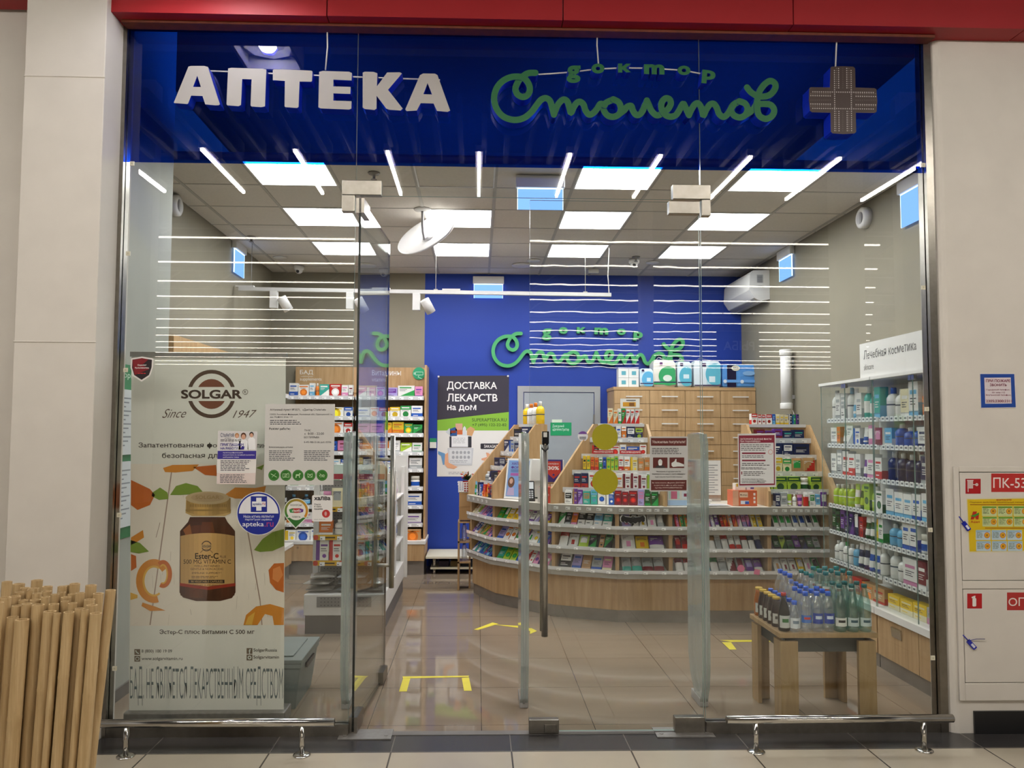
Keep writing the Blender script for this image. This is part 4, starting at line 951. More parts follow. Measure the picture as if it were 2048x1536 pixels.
def carton(w, d, h, base, acc, style, seed):
    mb = MB(); R = random.Random(seed); b_, a_ = PAL[base][0], PAL[acc][0]; b_ = shade(b_, R.uniform(0.9, 1.05)); a_ = shade(a_, R.uniform(0.85, 1.1))
    mb.box((-w / 2, 0, 0), (w / 2, d, h), b_)
    front(mb, w, h, 0, b_, a_, style, R)
    for sx in (-1, 1):                                            # side print
        x = sx * (w / 2 + 0.0005); mb.face([(x, 0, 0), (x, d, 0), (x, d, h * 0.4), (x, 0, h * 0.4)], a_)
    return mb, None
def pouch(w, d, h, base, acc, style, seed):
    mb = MB(); R = random.Random(seed); b_, a_ = shade(PAL[base][0], R.uniform(0.9, 1.05)), shade(PAL[acc][0], R.uniform(.85, 1.1)); N = 6; d = min(d, 0.02)
    def pnt(i, j, s):
        u, v = i / N, j / N; bu = (math.sin(PI * u) * math.sin(PI * v)) ** 0.5 * d / 2
        return ((u - 0.5) * w, d / 2 - s * bu - s * 0.0006, v * h)
    for s in (1, -1):
        for i in range(N):
            for j in range(N):
                c = b_
                if style in (0, 6) and j < 2: c = a_
                elif style == 1 and j >= 4: c = a_
                elif style == 2 and i < 2: c = a_
                elif style == 3 and i + 1 > j + 1: c = a_
                elif style == 4 and 1 <= i <= 4 and 2 <= j <= 4: c = a_
                elif style == 5 and 2 <= i <= 3 and 1 <= j <= 2: c = a_
                if s < 0: c = shade(b_, 0.9)
                mb.face([pnt(i, j, s), pnt(i + 1, j, s), pnt(i + 1, j + 1, s), pnt(i, j + 1, s)], c, 0, True)
    for k in range(3): mb.quad3((-w / 2 + .1 * w, d / 2 - d / 2 * (0.62 + 0.1 * k) - 0.0016, h * (0.62 + 0.07 * k)), (1, 0, 0), (0, -0.0, 1), 0, 0, w * R.uniform(.4, .8), h * 0.025, '50505a' if base in 'WCAYL' else 'e6e4e0')
    return mb, None
def bottle(w, d, h, base, acc, style, seed):
    mb = MB(); cp = MB(); R = random.Random(seed); r = min(w * 0.46, 0.045); b_, a_ = PAL[base][0], PAL[acc][0]
    hb = h * 0.80
    mb.lathe([(r * 0.9, 0), (r, 0.006), (r, hb * 0.80), (r * 0.75, hb * 0.93), (r * 0.38, hb)], (0, r, 0), b_, n=14)
    mb.lathe([(r * 1.008, hb * 0.22), (r * 1.008, hb * 0.68)], (0, r, 0), a_ if style % 2 else shade(b_, 0.93), n=14, cap=False)
    mb.lathe([(r * 1.014, hb * 0.50), (r * 1.014, hb * 0.56)], (0, r, 0), '50545c' if not style % 2 else 'e6e6e2', n=14, cap=False)
    cp.lathe([(r * 0.42, hb * 0.99), (r * 0.42, h * 0.97), (r * 0.36, h)], (0, r, 0), a_ if style < 4 else 'e2e2de', n=12)
    return mb, ('cap', cp)
def jar(w, d, h, base, acc, style, seed):
    mb = MB(); cp = MB(); r = min(w * 0.47, 0.05); h = min(h, r * 3.0)
    mb.lathe([(r * 0.92, 0), (r, 0.005), (r, h * 0.6), (r * 0.9, h * 0.68)], (0, r, 0), PAL[base][0], n=16)
    mb.lathe([(r * 1.01, h * 0.15), (r * 1.01, h * 0.5)], (0, r, 0), PAL[acc][0], n=16, cap=False)
    cp.lathe([(r * 0.97, h * 0.68), (r * 0.97, h * 0.97), (r * 0.9, h)], (0, r, 0), 'e8e4d8' if acc != 'W' else PAL[base][0], n=16)
    return mb, ('lid', cp)
def tube_(w, d, h, base, acc, style, seed):
    mb = MB(); cp = MB(); r = min(w * 0.42, 0.026); hc = h * 0.17; b_, a_ = PAL[base][0], PAL[acc][0]; n = 12
    rings = []
    for t in (0, 0.1, 0.35, 0.7, 1.0):
        ry = r * (1 - 0.9 * t) + 0.001; rx = r * (1 + 0.22 * t); z = hc + (h - hc) * t
        rings.append([(rx * math.cos(2 * PI * k / n), r + ry * math.sin(2 * PI * k / n), z) for k in range(n)])
    for i in range(4):
        for k in range(n):
            mb.face([rings[i][k], rings[i][(k + 1) % n], rings[i + 1][(k + 1) % n], rings[i + 1][k]], a_ if i == (1 if style % 2 else 2) else b_, 0, True)
    cp.lathe([(r * 0.85, 0), (r * 0.95, hc)], (0, r, 0), a_, n=12)
    return mb, ('cap', cp)
KIND = {'c': (carton, 'medicine_carton', 'carton', 'print'), 'p': (pouch, 'sachet', 'sachet', 'gloss'), 'b': (bottle, 'lotion_bottle', 'bottle', 'gloss'), 'j': (jar, 'supplement_jar', 'jar', 'gloss'), 't': (tube_, 'cream_tube', 'tube', 'gloss')}
NITEM = 0
def fill(spec, p0, p1, z, where, group, end='banner side', kind='c', h=(0.10, 0.13), depth=0.05, tilt=0.0, gap=0.004, jit=0.004, inset=0.0, zoff=0.0):
    """sets out one row of goods from p0 to p1 (left to right as one faces the shelf); spec: tokens like 'WB3', optional kind letter first, optional *width"""
    global NITEM
    p0, p1 = Vector(p0), Vector(p1); t = p1 - p0; L = t.length; t = t / L; nr = Vector((-t.y, t.x)); rz = math.atan2(t.y, t.x)
    toks = spec.split(); ws = []
    R = random.Random(sum(ord(q) for q in spec) * 31 + int(z * 100))
    for k in toks: ws.append((float(k.split('*')[1]) if '*' in k else 1.0) * R.uniform(0.92, 1.08))
    sc = (L - gap * len(toks)) / sum(ws); x = 0.0; seen = {}
    for i, k in enumerate(toks):
        k = k.split('*')[0]; kd = kind
        if k[0].islower(): kd, k = k[0], k[1:]
        base, acc = k[0], k[1]; st = int(k[2]) if len(k) > 2 else R.randrange(7)
        w = ws[i] * sc; fn, nm, word, mt = KIND[kd]
        hh = R.uniform(*h); dd = depth if kd == 'c' else w
        mb, part = fn(w - 0.002, dd, hh, base, acc, st, NITEM * 7 + 3)
        c = p0 + t * (x + w / 2) + nr * (inset + R.uniform(0, jit)); x += w + gap
        o = mb.build(nm, mt); o.location = (c.x, c.y, z + 0.0008 + zoff + (dd if kd == 'c' else 0.02) * math.sin(tilt) * 1.05)
        o.rotation_euler = (-tilt, 0, rz)
        cn = PAL[base][1] if base == acc else PAL[base][1] + '-' + PAL[acc][1]
        tag(o, '%s %s, %s from %s, %s' % (cn, word, ORD[i], end, where), word, group)
        if part: part[1].build(part[0], mt).parent = o
        NITEM += 1

# --- the counter's three sloping shelves, bay by bay
BAYS = ['counter bay by blue wall', 'counter bay under ad screen', 'counter bay under yellow discs', 'counter bay under brown notice', 'counter bay under orange box', 'counter bay beside glass cabinets']
TN = ['bottom shelf, ', 'middle shelf, ', 'top shelf, ']
CS = [
 ['BW3 TS1 BW0 SB3 TB6 BR2 SX1 NB0', 'TG6*1.2 LG5*1.3 LG5*1.3 BW1 pWR3 WR2 KP5 pKP6 KW5', 'XW4*1.6 VB6*1.1 EE6*1.1 AB6*1.2 KC6*1.2', 'pAT0 pAT6 pAM0 pAM6', 'pWM1 pWR1 pWG2 pSA4 pWG1 pAW1 pWM3 pAM4 pPV4 pPW6', 'pWE5 pWM5 pWM5 pYW4 pWK5 pGX4'],
 ['PW4 BW6 EW1 EG2 YG3 KE6 KB2', 'VB6*1.2 WO5 WO5 GW6 PY1 pWG5 WY5 BS2 BP3', 'pWR1*1.3 pWR5*1.3 pLW4*1.3 XG3 EX2 GX3', 'pWK5 pYO5 pPW0', 'pMR4 pMR6 pOY3 pOE1 pWC2 pWE1 pAW1 pWR1 pWR0 pWR0 pWR1 pWN1 pNW1', 'DX6 LD3 DX1 PX6 XN3 DX6 AD6'],
 ['EC0 CW2 LW6 KV3 VK3 PK6 BV2 KB3', 'GL1*1.1 pGW4 YW4*1.2 YW4*1.2 KW5 WK2 WP6 WV3 YP1 PY6', 'GW3 XA6 OK6 XW0*1.3 XW0*1.3 SW0*1.5 TW0*1.5', 'pVK5*1.4 XW3*1.1 pWY5*1.2 pWK5*1.3 pAW4', 'KR2 GO2 OG2 WR3 KW2 WN6 BW3 KP2 WV2 PW6 RX2 OR3 WO2 RO3 KW3 KV0 KP3 YC2*1.3 YA2*1.3', 'pWG4 pWG4 pWG4 pWB4 pWB4 pWN4 pWG4'],
]
CH = [(0.125, 0.155), (0.125, 0.155), (0.13, 0.15)]
f = off(0.028)
for ti in range(3):
    for bi in range(6):
        a, c_ = f[bi], f[bi + 1]; d = (c_ - a).normalized()
        fill(CS[ti][bi], a + d * 0.045, c_ - d * 0.045, TIER[ti] + 0.046, TN[ti] + BAYS[bi], 'goods on the sloping counter shelves', 'banner side', 'c', CH[ti], 0.022, 0.72, 0.006)

# --- the stepped displays
def rowline(nm, k, margin=0.05, s_off=0.012, left=0.0):
    L0, ld, R0, rd = DISP[nm]; s = STEP_S[k] - 0.012 + s_off; a, c_ = L0 + ld * s, R0 + rd * s; d = (c_ - a).normalized()
    return a + d * (margin + left), c_ - d * margin
STEPN = ['bottom row', 'first step', 'second step', 'third step', 'fourth step', 'top shelf']
MID = ['WX4*1.3 PE2*.8 PV3*.8 TE4*1.3 TS1*1.2 WB5*1.3 BW2*1.3 MR5*1.1 MR5*1.1 MR5*1.4 VK4 DG6*1.1 DG3*1.2', 'NR0*1.1 NR0*1.1 WR5*1.7 RW6 OW5*1.2 WO6 WM2*1.1 WM2*1.1 WM2*1.1 GL2',
       'YX6*.8 YG6*.8 OR0*.8 OR0*.8 GW1*.8 BN5*.8 LG5*.8 LG5*.8 LG5*.8 WR0*1.1 WO0*1.4 CY2*1.7 EO6*1.4 EO0*1.4', 'XR2 WA6*1.8 WR5*1.4 WB6 BW3*2 WR5', 'TA6 NB2 BW0 WB6 OW1 NW4*1.8 NL1*1.4', 'CO3*1.2 CO3*1.2 WG6*.8 GR3*.9 WR3 WR3 WR3*1.2']
MH = [(0.10, 0.13), (0.125, 0.145), (0.12, 0.14), (0.07, 0.10), (0.09, 0.125), (0.12, 0.14)]
for k in range(6): fill(MID[k], *rowline('middle', k, 0.035, 0.012, 0.05), STEP_Z[k], STEPN[k] + ' of the middle display', 'cartons on the middle display', 'banner side', 'c', MH[k], 0.038)
COS = ['NW4 AW6*1.3 tLW1 bWN4 tKP2 pRW1*1.2 WG4*1.1 SW6 pPW4*1.3', 'LD1*.4 LD1*1.6 LD1*1.6 jWD3*1.2 LD1*1.4', 'CO1 CY1 CG1 pEG4*1.3 pER3*1.5', 'XN6*.5 NW6*1.5 NW4 NX6*1.7', 'MP0*1.3 PM0*1.3 PM0*1.3 NT6*1.5 NT6*1.5', 'WR1*1.6 WR1*.9 WR1*.9 WR1*1.6 BS0*.8 CY6 CY6 CY6 NW2*.8 GB2*.8 NP2*.8']
CHH = [(0.09, 0.12), (0.115, 0.125), (0.12, 0.14), (0.10, 0.12), (0.08, 0.10), (0.085, 0.095)]
for k in range(6): fill(COS[k], *rowline('cosmetics', k), STEP_Z[k], STEPN[k] + ' of display by glass cabinets', 'goods on the display by the glass cabinets', 'banner side', 'c', CHH[k], 0.06)
BLU = ['tSG2 tAW1 NX4 BW2 tRO1 RO3 tOY2 RX0 NR1', 'bAW2 tNW3 NX4 XA6 EM1', 'NX6 NA4 XE1', 'NW3 AB2 NA6', 'XN6 NW0']
for k in range(5): fill(BLU[k], *rowline('near blue wall', k), STEP_Z[k], STEPN[k] + ' of display by blue wall', 'goods on the display by the blue wall', 'blue wall', 'c', (0.09, 0.13), 0.045)
a, c_ = rowline('near blue wall', 5, 0.02)
fill('bYY4 bWO0 bWO0 YE6', a, c_, STEP_Z[5], 'top shelf of display by blue wall', 'goods on the display by the blue wall', 'blue wall', 'b', (0.20, 0.22), 0.05)

# --- wall rack against the back wall: bay with vitamins, bay with supplements
RR = ['KW3 KW2 WK5 VP4*1.4 WG3*1.8 KP6*.8', 'WB6*1.4 WO5 WO1*1.2 WY1*1.2 WG1*1.2 WB0*1.3', 'KM6*1.6 KM6*1.6 YO3 YO0*1.4 GY5*1.1 GD3*1.1', 'OW0*1.6 OW0*1.6 WA6 LW3*1.2 WG6', 'YO2*.6 WA5*1.4 WB6*1.4 bWA2 WA0', 'YC4*1.3 TW0*.8 WB5*1.5 jWB1', 'WR3 SW4*1.2 RA4*1.5 WB0', 'WB3*1.6 WX2*1.6 WP6', 'WO5*1.6 WE5*1.6 EO5*1.2']
RL = ['WB0*1.3 WO5*1.6 WS0*.8 bOW2*.6 TW3*1.5 RW5*1.6 WK0 WM6*.7', 'WC6 jYW1 WK4*2 WY5*2 WB1', 'jYA1 jYA1 jYA1 jEY1 WO5*1.8 WR1', 'jEW1 jEW1 WM3*1.4 BW0 BN6 KM6*1.6', 'BB4*1.2 bKM2 PM6*1.4 WS0 WB1', 'GW0*1.5 GW0*1.5 GW1 WG6', 'bXS1 bXS1 bXS1 bXB1 bXS1', 'OY3 WK0 OY1 WP6 WO0', 'WY2 WB5*1.3 WB5*1.3 BR1*1.2 WB0']
for k in range(9):
    z = RZ[k] if k < 8 else 0.371
    y = 4.535 if k < 8 else 4.47
    nm = (ORD[k] + ' shelf down') if k < 8 else 'base top'
    fill(RR[k], (-1.355, y), (-0.615, y), z, nm + ', vitamins bay of the wall rack', 'goods on the wall rack', 'bay upright', 'c', (0.10, 0.135), 0.07)
    fill(RL[k], (-2.11, y), (-1.395, y), z, nm + ', supplements bay of the wall rack', 'goods on the wall rack', 'banner side', 'c', (0.10, 0.14) if k else (0.11, 0.15), 0.07)
for k, z in ((0, 1.955), (1, 1.148), (2, 0.84), (3, 0.6)):
    fill(['WB0 WN3 WB6 WS0 WO1 WB4', 'YW0 GW1 YO3 WG6 WY1', 'OY0 bXS1 bXS1 bYW2 OW3', 'WY4 YW0 bXS1 WB5 WB3'][k], (-2.075, 2.3) if k else (-2.075, 2.05), (-2.075, 4.2) if k else (-2.075, 3.2), z, ['top', 'second', 'third', 'lowest'][k] + ' shelf, rack behind the banner', 'goods on the rack behind the banner', 'pier end', 'c', (0.12, 0.16), 0.08)

# --- the glass cosmetics cabinets, far one and near one
ZZ = (1.67, 1.48, 1.25, 1.02, 0.82, 0.60)
FAR = ['bWA2 WA6 WA4 bWS2 tWS1 WA6 bTW3 bTW3 TS6', 'WA6 OE6*.6 tWA2 WA3 WB2 tWB3 pKW4 pMK4', 'WA6 AW4 WR6 WR0 WA6*.8 tWP2 WK6 WR0', 'bLL5 bLL5 bLL5 bLL5 tLW2 tLD2 LD5 bLL5 WD5', 'DX6 DX4 PX6 NP4 NP3 pNW4 RM2 tWD2 tWD2 tYL2 WG6', 'bWG4 bWW4 bWG2 bWB4 bSB4 tWN2 tWN2 tWB2 tWB2 bWW4', 'OR4 OR0 RO6 EO2 ER6']
NEA = ['bWB2 bWW2 CW6 WS6 bOW4 WB3 bWW2 WA6 bAW4', 'SW6 bBW2 bBW4 bBW2 WN6 bPN4 WR6 WA6 WB6', 'bNW4 bNW4 bNW4 bNW4 NA6 WA6 WB6 WA6 WR6', 'WS6 WS6 WS6 WB6 WS6 tWS2 tWS2 bWW4 WB6', 'bSW4 bSW4 WB6 WB6 jWB1 tWB2 tWB2 bWW4 WA6 WA6', 'bWA4 bWW4 WK6*1.6 MW6 bSW5 bMW4 bDW4 bDX4 bWA2', 'YC0*1.2 YC0*1.2 YC0*1.2 AK0 AK0 AK0 AK0']
for k in range(7):
    z = ZZ[k] if k < 6 else 0.401
    nm = ['top shelf', 'second shelf', 'third shelf', 'fourth shelf', 'fifth shelf', 'sixth shelf', 'ledge'][k]
    hh = (0.14, 0.19) if k not in (1, 6) else (0.12, 0.15)
    if k == 0: hh = (0.18, 0.235)
    if k == 6: hh = (0.09, 0.12)
    fill(FAR[k], (2.755, 1.845), (2.755, 1.10), z, nm + ' of the farther glass cabinet', 'cosmetics in the glass cabinets', 'the counter', 'c', hh, 0.06)
    fill(NEA[k], (2.755, 1.06), (2.755, 0.135), z, nm + ' of the nearer glass cabinet', 'cosmetics in the glass cabinets', 'the counter', 'c', hh, 0.06)

# --- the gondola
fill('WP2 WR2 WD3 WO5 WG2', (-1.27, 2.07), (-0.78, 2.07), 0.546, 'white gondola end shelf', 'tea cartons on the gondola end', 'banner side', 'c', (0.155, 0.16), 0.07)
fill('OW6*1.3 bWW0 bWP0 pWA1 pWA4', (-1.25, 2.08), (-0.78, 2.08), 0.746, 'upper gondola end shelf', 'goods on the gondola end', 'banner side', 'c', (0.10, 0.13), 0.05)
fill('pKW2 pCA4 pWA3 pYC3 pAW4', (-1.25, 2.08), (-0.78, 2.08), 0.966, 'top gondola end shelf', 'goods on the gondola end', 'banner side', 'p', (0.12, 0.15), 0.05)
for k, z in enumerate((0.545, 0.745, 0.965)):
    fill(['pWR3 pOW4 pWO1 pAW3 pSW3 pWB4', 'pKM5 pWB4 pSW3 pWV3 pKW4 pWS2', 'pLW3 pOL4 pVW3 pWG3 pYW1 pWK3'][k], (-0.765, 2.42), (-0.765, 3.45), z, ['lowest', 'middle', 'top'][k] + ' side shelf of the gondola', 'packs on the gondola side', 'the shop front', 'p', (0.13, 0.16), 0.06)
for k, (x, y, z, dx, dn_, tw) in enumerate(((-1.235, 2.06, 0.302, .21, 'lowest of the banner-side pile', .05), (-0.99, 2.06, 0.302, .21, 'lowest of the pile by the door', -.05), (-1.245, 2.05, 0.352, .20, 'second of the banner-side pile', -.12), (-0.985, 2.07, 0.352, .22, 'second of the pile by the door', .08), (-1.215, 2.06, 0.402, .20, 'topmost of the banner-side pile', .16), (-0.98, 2.05, 0.402, .22, 'topmost of the pile by the door', -.03), (-0.79, 2.07, 0.302, .12, 'lowest at the door end', .1), (-0.79, 2.07, 0.352, .12, 'topmost at the door end', -.1))):
    b = MB(); N = 8
    R = random.Random(k + 70)
    hts = [[R.uniform(0.75, 1.25) for _ in range(N + 1)] for _ in range(N + 1)]
    def pv(i, j, s):
        u, v = i / N, j / N; bu = (max(0, math.sin(PI * u)) * max(0, math.sin(PI * v))) ** 0.55 * 0.020 * hts[i][j]
        return ((u - .5) * dx, (v - .5) * 0.20 + 0.0, 0.022 + s * bu)
    for s in (1, -1):
        for i in range(N):
            for j in range(N): b.face([pv(i, j, s), pv(i + 1, j, s), pv(i + 1, j + 1, s), pv(i, j + 1, s)], 'b9b6ae' if k % 2 == 0 else 'c6ccd0', 0, False)
    o = b.build('herb_pouch', 'foil'); o.location = (x, y + 0.06, z); o.rotation_euler = (0, 0, tw)
    tag(o, 'crumpled silver herb pouch on the gondola base, ' + dn_, 'pouch', 'silver pouches on the gondola base')
# ------------------------------------------------------------------ roll-up banner behind the glass
YB1 = 0.15
bn = thing('rollup_banner', 'tall vitamin roll-up banner behind the glass with an amber bottle picture', 'banner', P(413, 1438, YB1 + 0.03).xy.to_3d())
b = MB(); p0, p1 = P(262, 706, YB1), P(574, 706, YB1); b.box((p0.x, YB1 - 0.012, p0.z - 0.02), (p1.x, YB1 + 0.012, p0.z + 0.006)); b.build('top_rail', 'galva', bn)
b = MB(); q0, q1 = P(257, 1420, YB1), P(570, 1420, YB1); b.box((q0.x - 0.01, YB1 - 0.04, 0.012), (q1.x + 0.01, YB1 + 0.10, 0.075)); b.build('cassette', 'galva', bn, bevel=0.006)
for px in (316, 494):
    x = P(px, 1440, YB1).x; b = MB(); b.box((x - 0.03, YB1 - 0.10, 0.0), (x + 0.03, YB1 + 0.16, 0.0115)); b.build('foot', 'galva', bn)
b = MB(); b.tube([(p0.x + 0.42, YB1 + 0.04, 0.07), (p0.x + 0.42, YB1 + 0.03, p0.z - 0.01)], 0.008); b.build('pole', 'galva', bn)
b = MB(); Y = YB1
BR = '5a4436'
def sheet(pts, c): 
    f = [P(x, y, Y) for x, y in pts]; b.prism(f, (0, 0.0015, 0), c)
sheet([(258, 1421), (567.5, 1421), (571.5, 714), (263, 714)], 'e8e5dc')
b.pp([(260.5, 1252), (568, 1250), (570, 928), (261.5, 928)], Y, 'eee2d4', 1)
for (x0, y0, x1, y1, w) in ((345, 930, 300, 1250, 2.4), (320, 1045, 312, 1075, 1.2), (495, 1060, 520, 1200, 2.4), (520, 1200, 524, 1250, 2)): b.pline([(x0, y0), (x1, y1)], w, Y, 'a88f80', 2)
for k in range(26):
    R = random.Random(k); x = 275 + R.random() * 280; y = 940 + R.random() * 300; b.pline([(x, y), (x + R.uniform(-3, 3), y + R.uniform(8, 26))], R.uniform(0.6, 1.4), Y, 'd3c6b8', 2)
OR1, OR2, OR3, LF = 'd98a2c', 'e6b04a', 'c9661e', '7f9a34'
b.pp([(326, 936), (345, 930), (398, 929), (385, 942), (350, 945), (330, 944)], Y, OR1, 3); b.pp([(386, 934), (432, 930), (434, 952), (410, 950)], Y, OR3, 3)
b.pp([(262, 960), (300, 978), (310, 990), (300, 1010), (275, 1020), (262, 1010)], Y, OR3, 3); b.pp([(305, 985), (320, 975), (335, 985), (337, 998), (318, 1000), (303, 992)], Y, LF, 3)
b.pp([(340, 990), (352, 972), (372, 966), (395, 972), (405, 983), (390, 988), (360, 990)], Y, LF, 3)
b.pp([(449, 990), (470, 975), (510, 976), (532, 972), (528, 990), (500, 998), (470, 997)], Y, OR1, 3); b.pp([(512, 936), (528, 929), (524, 940)], Y, LF, 3)
b.pp([(262, 1075), (286, 1060), (288, 1075), (272, 1085), (262, 1090)], Y, OR1, 3); b.pp([(261, 1080), (280, 1086), (298, 1103), (278, 1107), (261, 1104)], Y, LF, 3)
b.pp([(508, 1100), (525, 1078), (545, 1064), (568, 1058), (568, 1092), (545, 1102), (520, 1104)], Y, LF, 3)
def arcband(cx, cy, rx, ry, w, a0, a1, c, k):
    n = 22
    for i in range(n):
        a, e = a0 + (a1 - a0) * i / n, a0 + (a1 - a0) * (i + 1) / n
        b.pp([(cx + (rx - w) * math.cos(a), cy + (ry - w) * math.sin(a)), (cx + rx * math.cos(a), cy + ry * math.sin(a)), (cx + rx * math.cos(e), cy + ry * math.sin(e)), (cx + (rx - w) * math.cos(e), cy + (ry - w) * math.sin(e))], Y, c, k)
arcband(308, 1162, 36, 44, 15, 1.3, 5.6, OR1, 3); arcband(308, 1162, 23, 31, 4, 1.0, 5.2, OR2, 4); b.pp([(285, 1205), (310, 1213), (331, 1221), (300, 1222), (283, 1212)], Y, OR1, 3)
arcband(326, 1148, 18, 28, 9, -2.2, 2.0, OR3, 4); arcband(326, 1148, 10, 20, 3, -2.2, 1.9, OR2, 5)
b.pp([(262, 1108), (272, 1112), (273, 1135), (262, 1142)], Y, OR3, 3); b.pp([(261, 1185), (275, 1190), (275, 1196), (261, 1200)], Y, OR2, 3)
b.pp([(537, 1140), (548, 1127), (568, 1126), (567.5, 1185), (552, 1180), (540, 1165)], Y, OR3, 3); b.pp([(546, 1138), (560, 1132), (566, 1150), (556, 1165), (545, 1158)], Y, 'e08a4a', 4)
b.pp([(487, 1250), (492, 1230), (512, 1213), (540, 1208), (568, 1216), (567.5, 1250), (548, 1250), (545, 1232), (530, 1228), (515, 1250)], Y, OR1, 3); b.pp([(490, 1250), (496, 1234), (510, 1224), (504, 1250)], Y, OR2, 4)
# the pictured bottle
AM, AM2, GD, GD2 = '4a2414', '6b3418', 'c9a468', 'b58c4a'
b.pp([(380, 1034), (450, 1034), (455, 1044), (470, 1062), (471, 1185), (464, 1196), (440, 1202), (392, 1202), (366, 1195), (359, 1185), (360, 1062), (376, 1044)], Y, AM, 3)
for q in range(12):                                          # the picture's own modelling of the glass, lid and label
    t0, t1 = q / 12, (q + 1) / 12; x0, x1 = 361 + 108 * t0, 361 + 108 * t1; g = 0.55 + 0.75 * math.exp(-((t0 - .25) / .16) ** 2) + 0.35 * math.exp(-((t0 - .78) / .10) ** 2)
    e0, e1 = 13 * abs(2 * t0 - 1) ** 3, 13 * abs(2 * t1 - 1) ** 3
    b.pp([(x0, 1196 - e0 * .4), (x1, 1196 - e1 * .4), (x1, 1062 - 14 * (1 - abs(2 * t1 - 1) ** 4) + 2), (x0, 1062 - 14 * (1 - abs(2 * t0 - 1) ** 4) + 2)], Y, tuple(min(1, v * g) for v in H('5a2a14')[:3]) + (1,), 3.4)
    lg = 0.72 + 0.42 * math.exp(-((t0 - .42) / .28) ** 2); w0, w1 = 6 * (1 - (2 * t0 - 1) ** 2), 6 * (1 - (2 * t1 - 1) ** 2)
    b.pp([(x0, 1168 + w0), (x1, 1168 + w1), (x1, 1072 - w1), (x0, 1072 - w0)], Y, tuple(min(1, v * lg) for v in H('d6a868')[:3]) + (1,), 5)
    c0, c1 = 373 + 88 * t0, 373 + 88 * t1; cg = 0.6 + 0.6 * math.exp(-((t0 - .3) / .22) ** 2) + .25 * math.exp(-((t0 - .8) / .1) ** 2); k0, k1 = 7 * (1 - (2 * t0 - 1) ** 2), 7 * (1 - (2 * t1 - 1) ** 2)
    b.pp([(c0, 1024 + k0), (c1, 1024 + k1), (c1, 996), (c0, 996)], Y, tuple(min(1, v * cg) for v in H('c69c58')[:3]) + (1,), 4.5)
b.pp([(366, 1060), (380, 1048), (384, 1070), (372, 1072)], Y, '9a5a2c', 4); b.pp([(404, 1044), (425, 1044), (430, 1068), (400, 1068)], Y, AM2, 4)
b.pp([(372, 1000), (460, 1000), (462, 1026), (450, 1032), (384, 1032), (371, 1026)], Y, GD, 4); b.pe(415, 996, 44, 13, Y, 'c8ae86', 5); b.pe(415, 995, 33, 9, Y, 'bda07a', 6); b.ptext('SOLGAR', 391, 439, 991, 998, Y, 'a88a5c', 7, 0.02)
for k in range(22): b.pr(380 + k * 3.4, 1008, 381.4 + k * 3.4, 1014, Y, '8a6a34', 5)
b.pr(371, 1019, 462, 1022, Y, 'a07e44', 5)

b.pring(413, 1092, 8.5, 10.5, Y, BR, 6); b.pr(402, 1089, 424, 1096, Y, 'd4ac70', 7); b.ptext('SOLGAR', 404, 423, 1090, 1095, Y, BR, 8, 0.03)
b.ptext('Ester-C', 390, 437, 1106, 1118, Y, '2a1c10', 6, 0.02); b.ptext('PLUS', 440, 452, 1111, 1116, Y, BR, 6); b.pring(413, 1112, 13, 14, Y, BR, 6, 20, PI * 1.15, PI * 1.85)
b.ptext('500 MG VITAMIN C', 367, 462, 1119, 1127.5, Y, '2a1c10', 6, 0.0); b.ptext('WELL-RETAINED', 388, 440, 1130, 1134, Y, BR, 6); b.ptext('GENTLE & NON ACIDIC', 381, 447, 1136, 1140, Y, BR, 6); b.ptext('IMMUNE SUPPORT*', 384, 443, 1144, 1148, Y, BR, 6)
b.plines(383, 445, 1152, 1158, 2, Y, '8a6a44', 6, 5); b.pr(377, 1159.5, 449, 1166.5, Y, '2e1e14', 6); b.ptext('90 VEGETABLE CAPSULES', 382, 445, 1161, 1165, Y, 'd4ac70', 7); b.pp([(360, 1166), (415, 1173), (471, 1166), (471, 1172), (415, 1180), (360, 1172)], Y, '9a2c1c', 6); b.ptext('DIETARY SUPPLEMENT', 385, 441, 1169, 1172, Y, '5a3a20', 7)
# heading
b.pring(423, 788, 41, 48.5, Y, BR, 1); b.pe(423, 788, 30, 30, Y, '7d4a35', 1); b.pr(372, 774, 476, 802, Y, 'e8e5dc', 2); b.ptext('SOLGAR', 362, 484, 779.5, 797.5, Y, '4a382c', 3, 0.035)
b.pring(490.5, 784, 4.6, 5.4, Y, BR, 3, 20); b.ptext('R', 488.5, 492.6, 781.5, 786.5, Y, BR, 3)
b.ptext('Since', 328, 373, 818, 836, Y, BR, 1, -0.006, -0.02, 0.5); b.ptext('1947', 469, 510, 821, 836, Y, BR, 1, -0.006, -0.03, 0.5)
b.ptext('Запатентованная фо', 277, 434, 885, 897.5, Y, '3c332c', 1, 0.008); b.ptext('лин', 513, 531, 888, 896, Y, '3c332c', 1, 0.008); b.ptext('безопасная дл', 324, 435, 905.5, 918, Y, '3c332c', 1, 0.008)
b.ptext('Эстер-С плюс Витамин С 500 мг', 319, 509, 1259, 1270.5, Y, '4a4038', 1, 0.012)
b.ptext('8 (800) 100 19 09', 283, 344, 1299, 1307, Y, '3c3a36', 1, 0.01); b.ptext('www.solgarvitamin.ru', 283, 365, 1314, 1322, Y, '3c3a36', 1, 0.01); b.ptext('SolgarRussia', 507, 554, 1297, 1305, Y, '3c3a36', 1, 0.01); b.ptext('Solgarvitamin', 507, 558, 1311, 1319, Y, '3c3a36', 1, 0.01)
for x, y in ((274.5, 1304), (274.5, 1317.5), (499, 1302), (499, 1315)): b.pr(x - 5.8, y - 5.8, x + 5.8, y + 5.8, Y, '7a6a5a', 1)
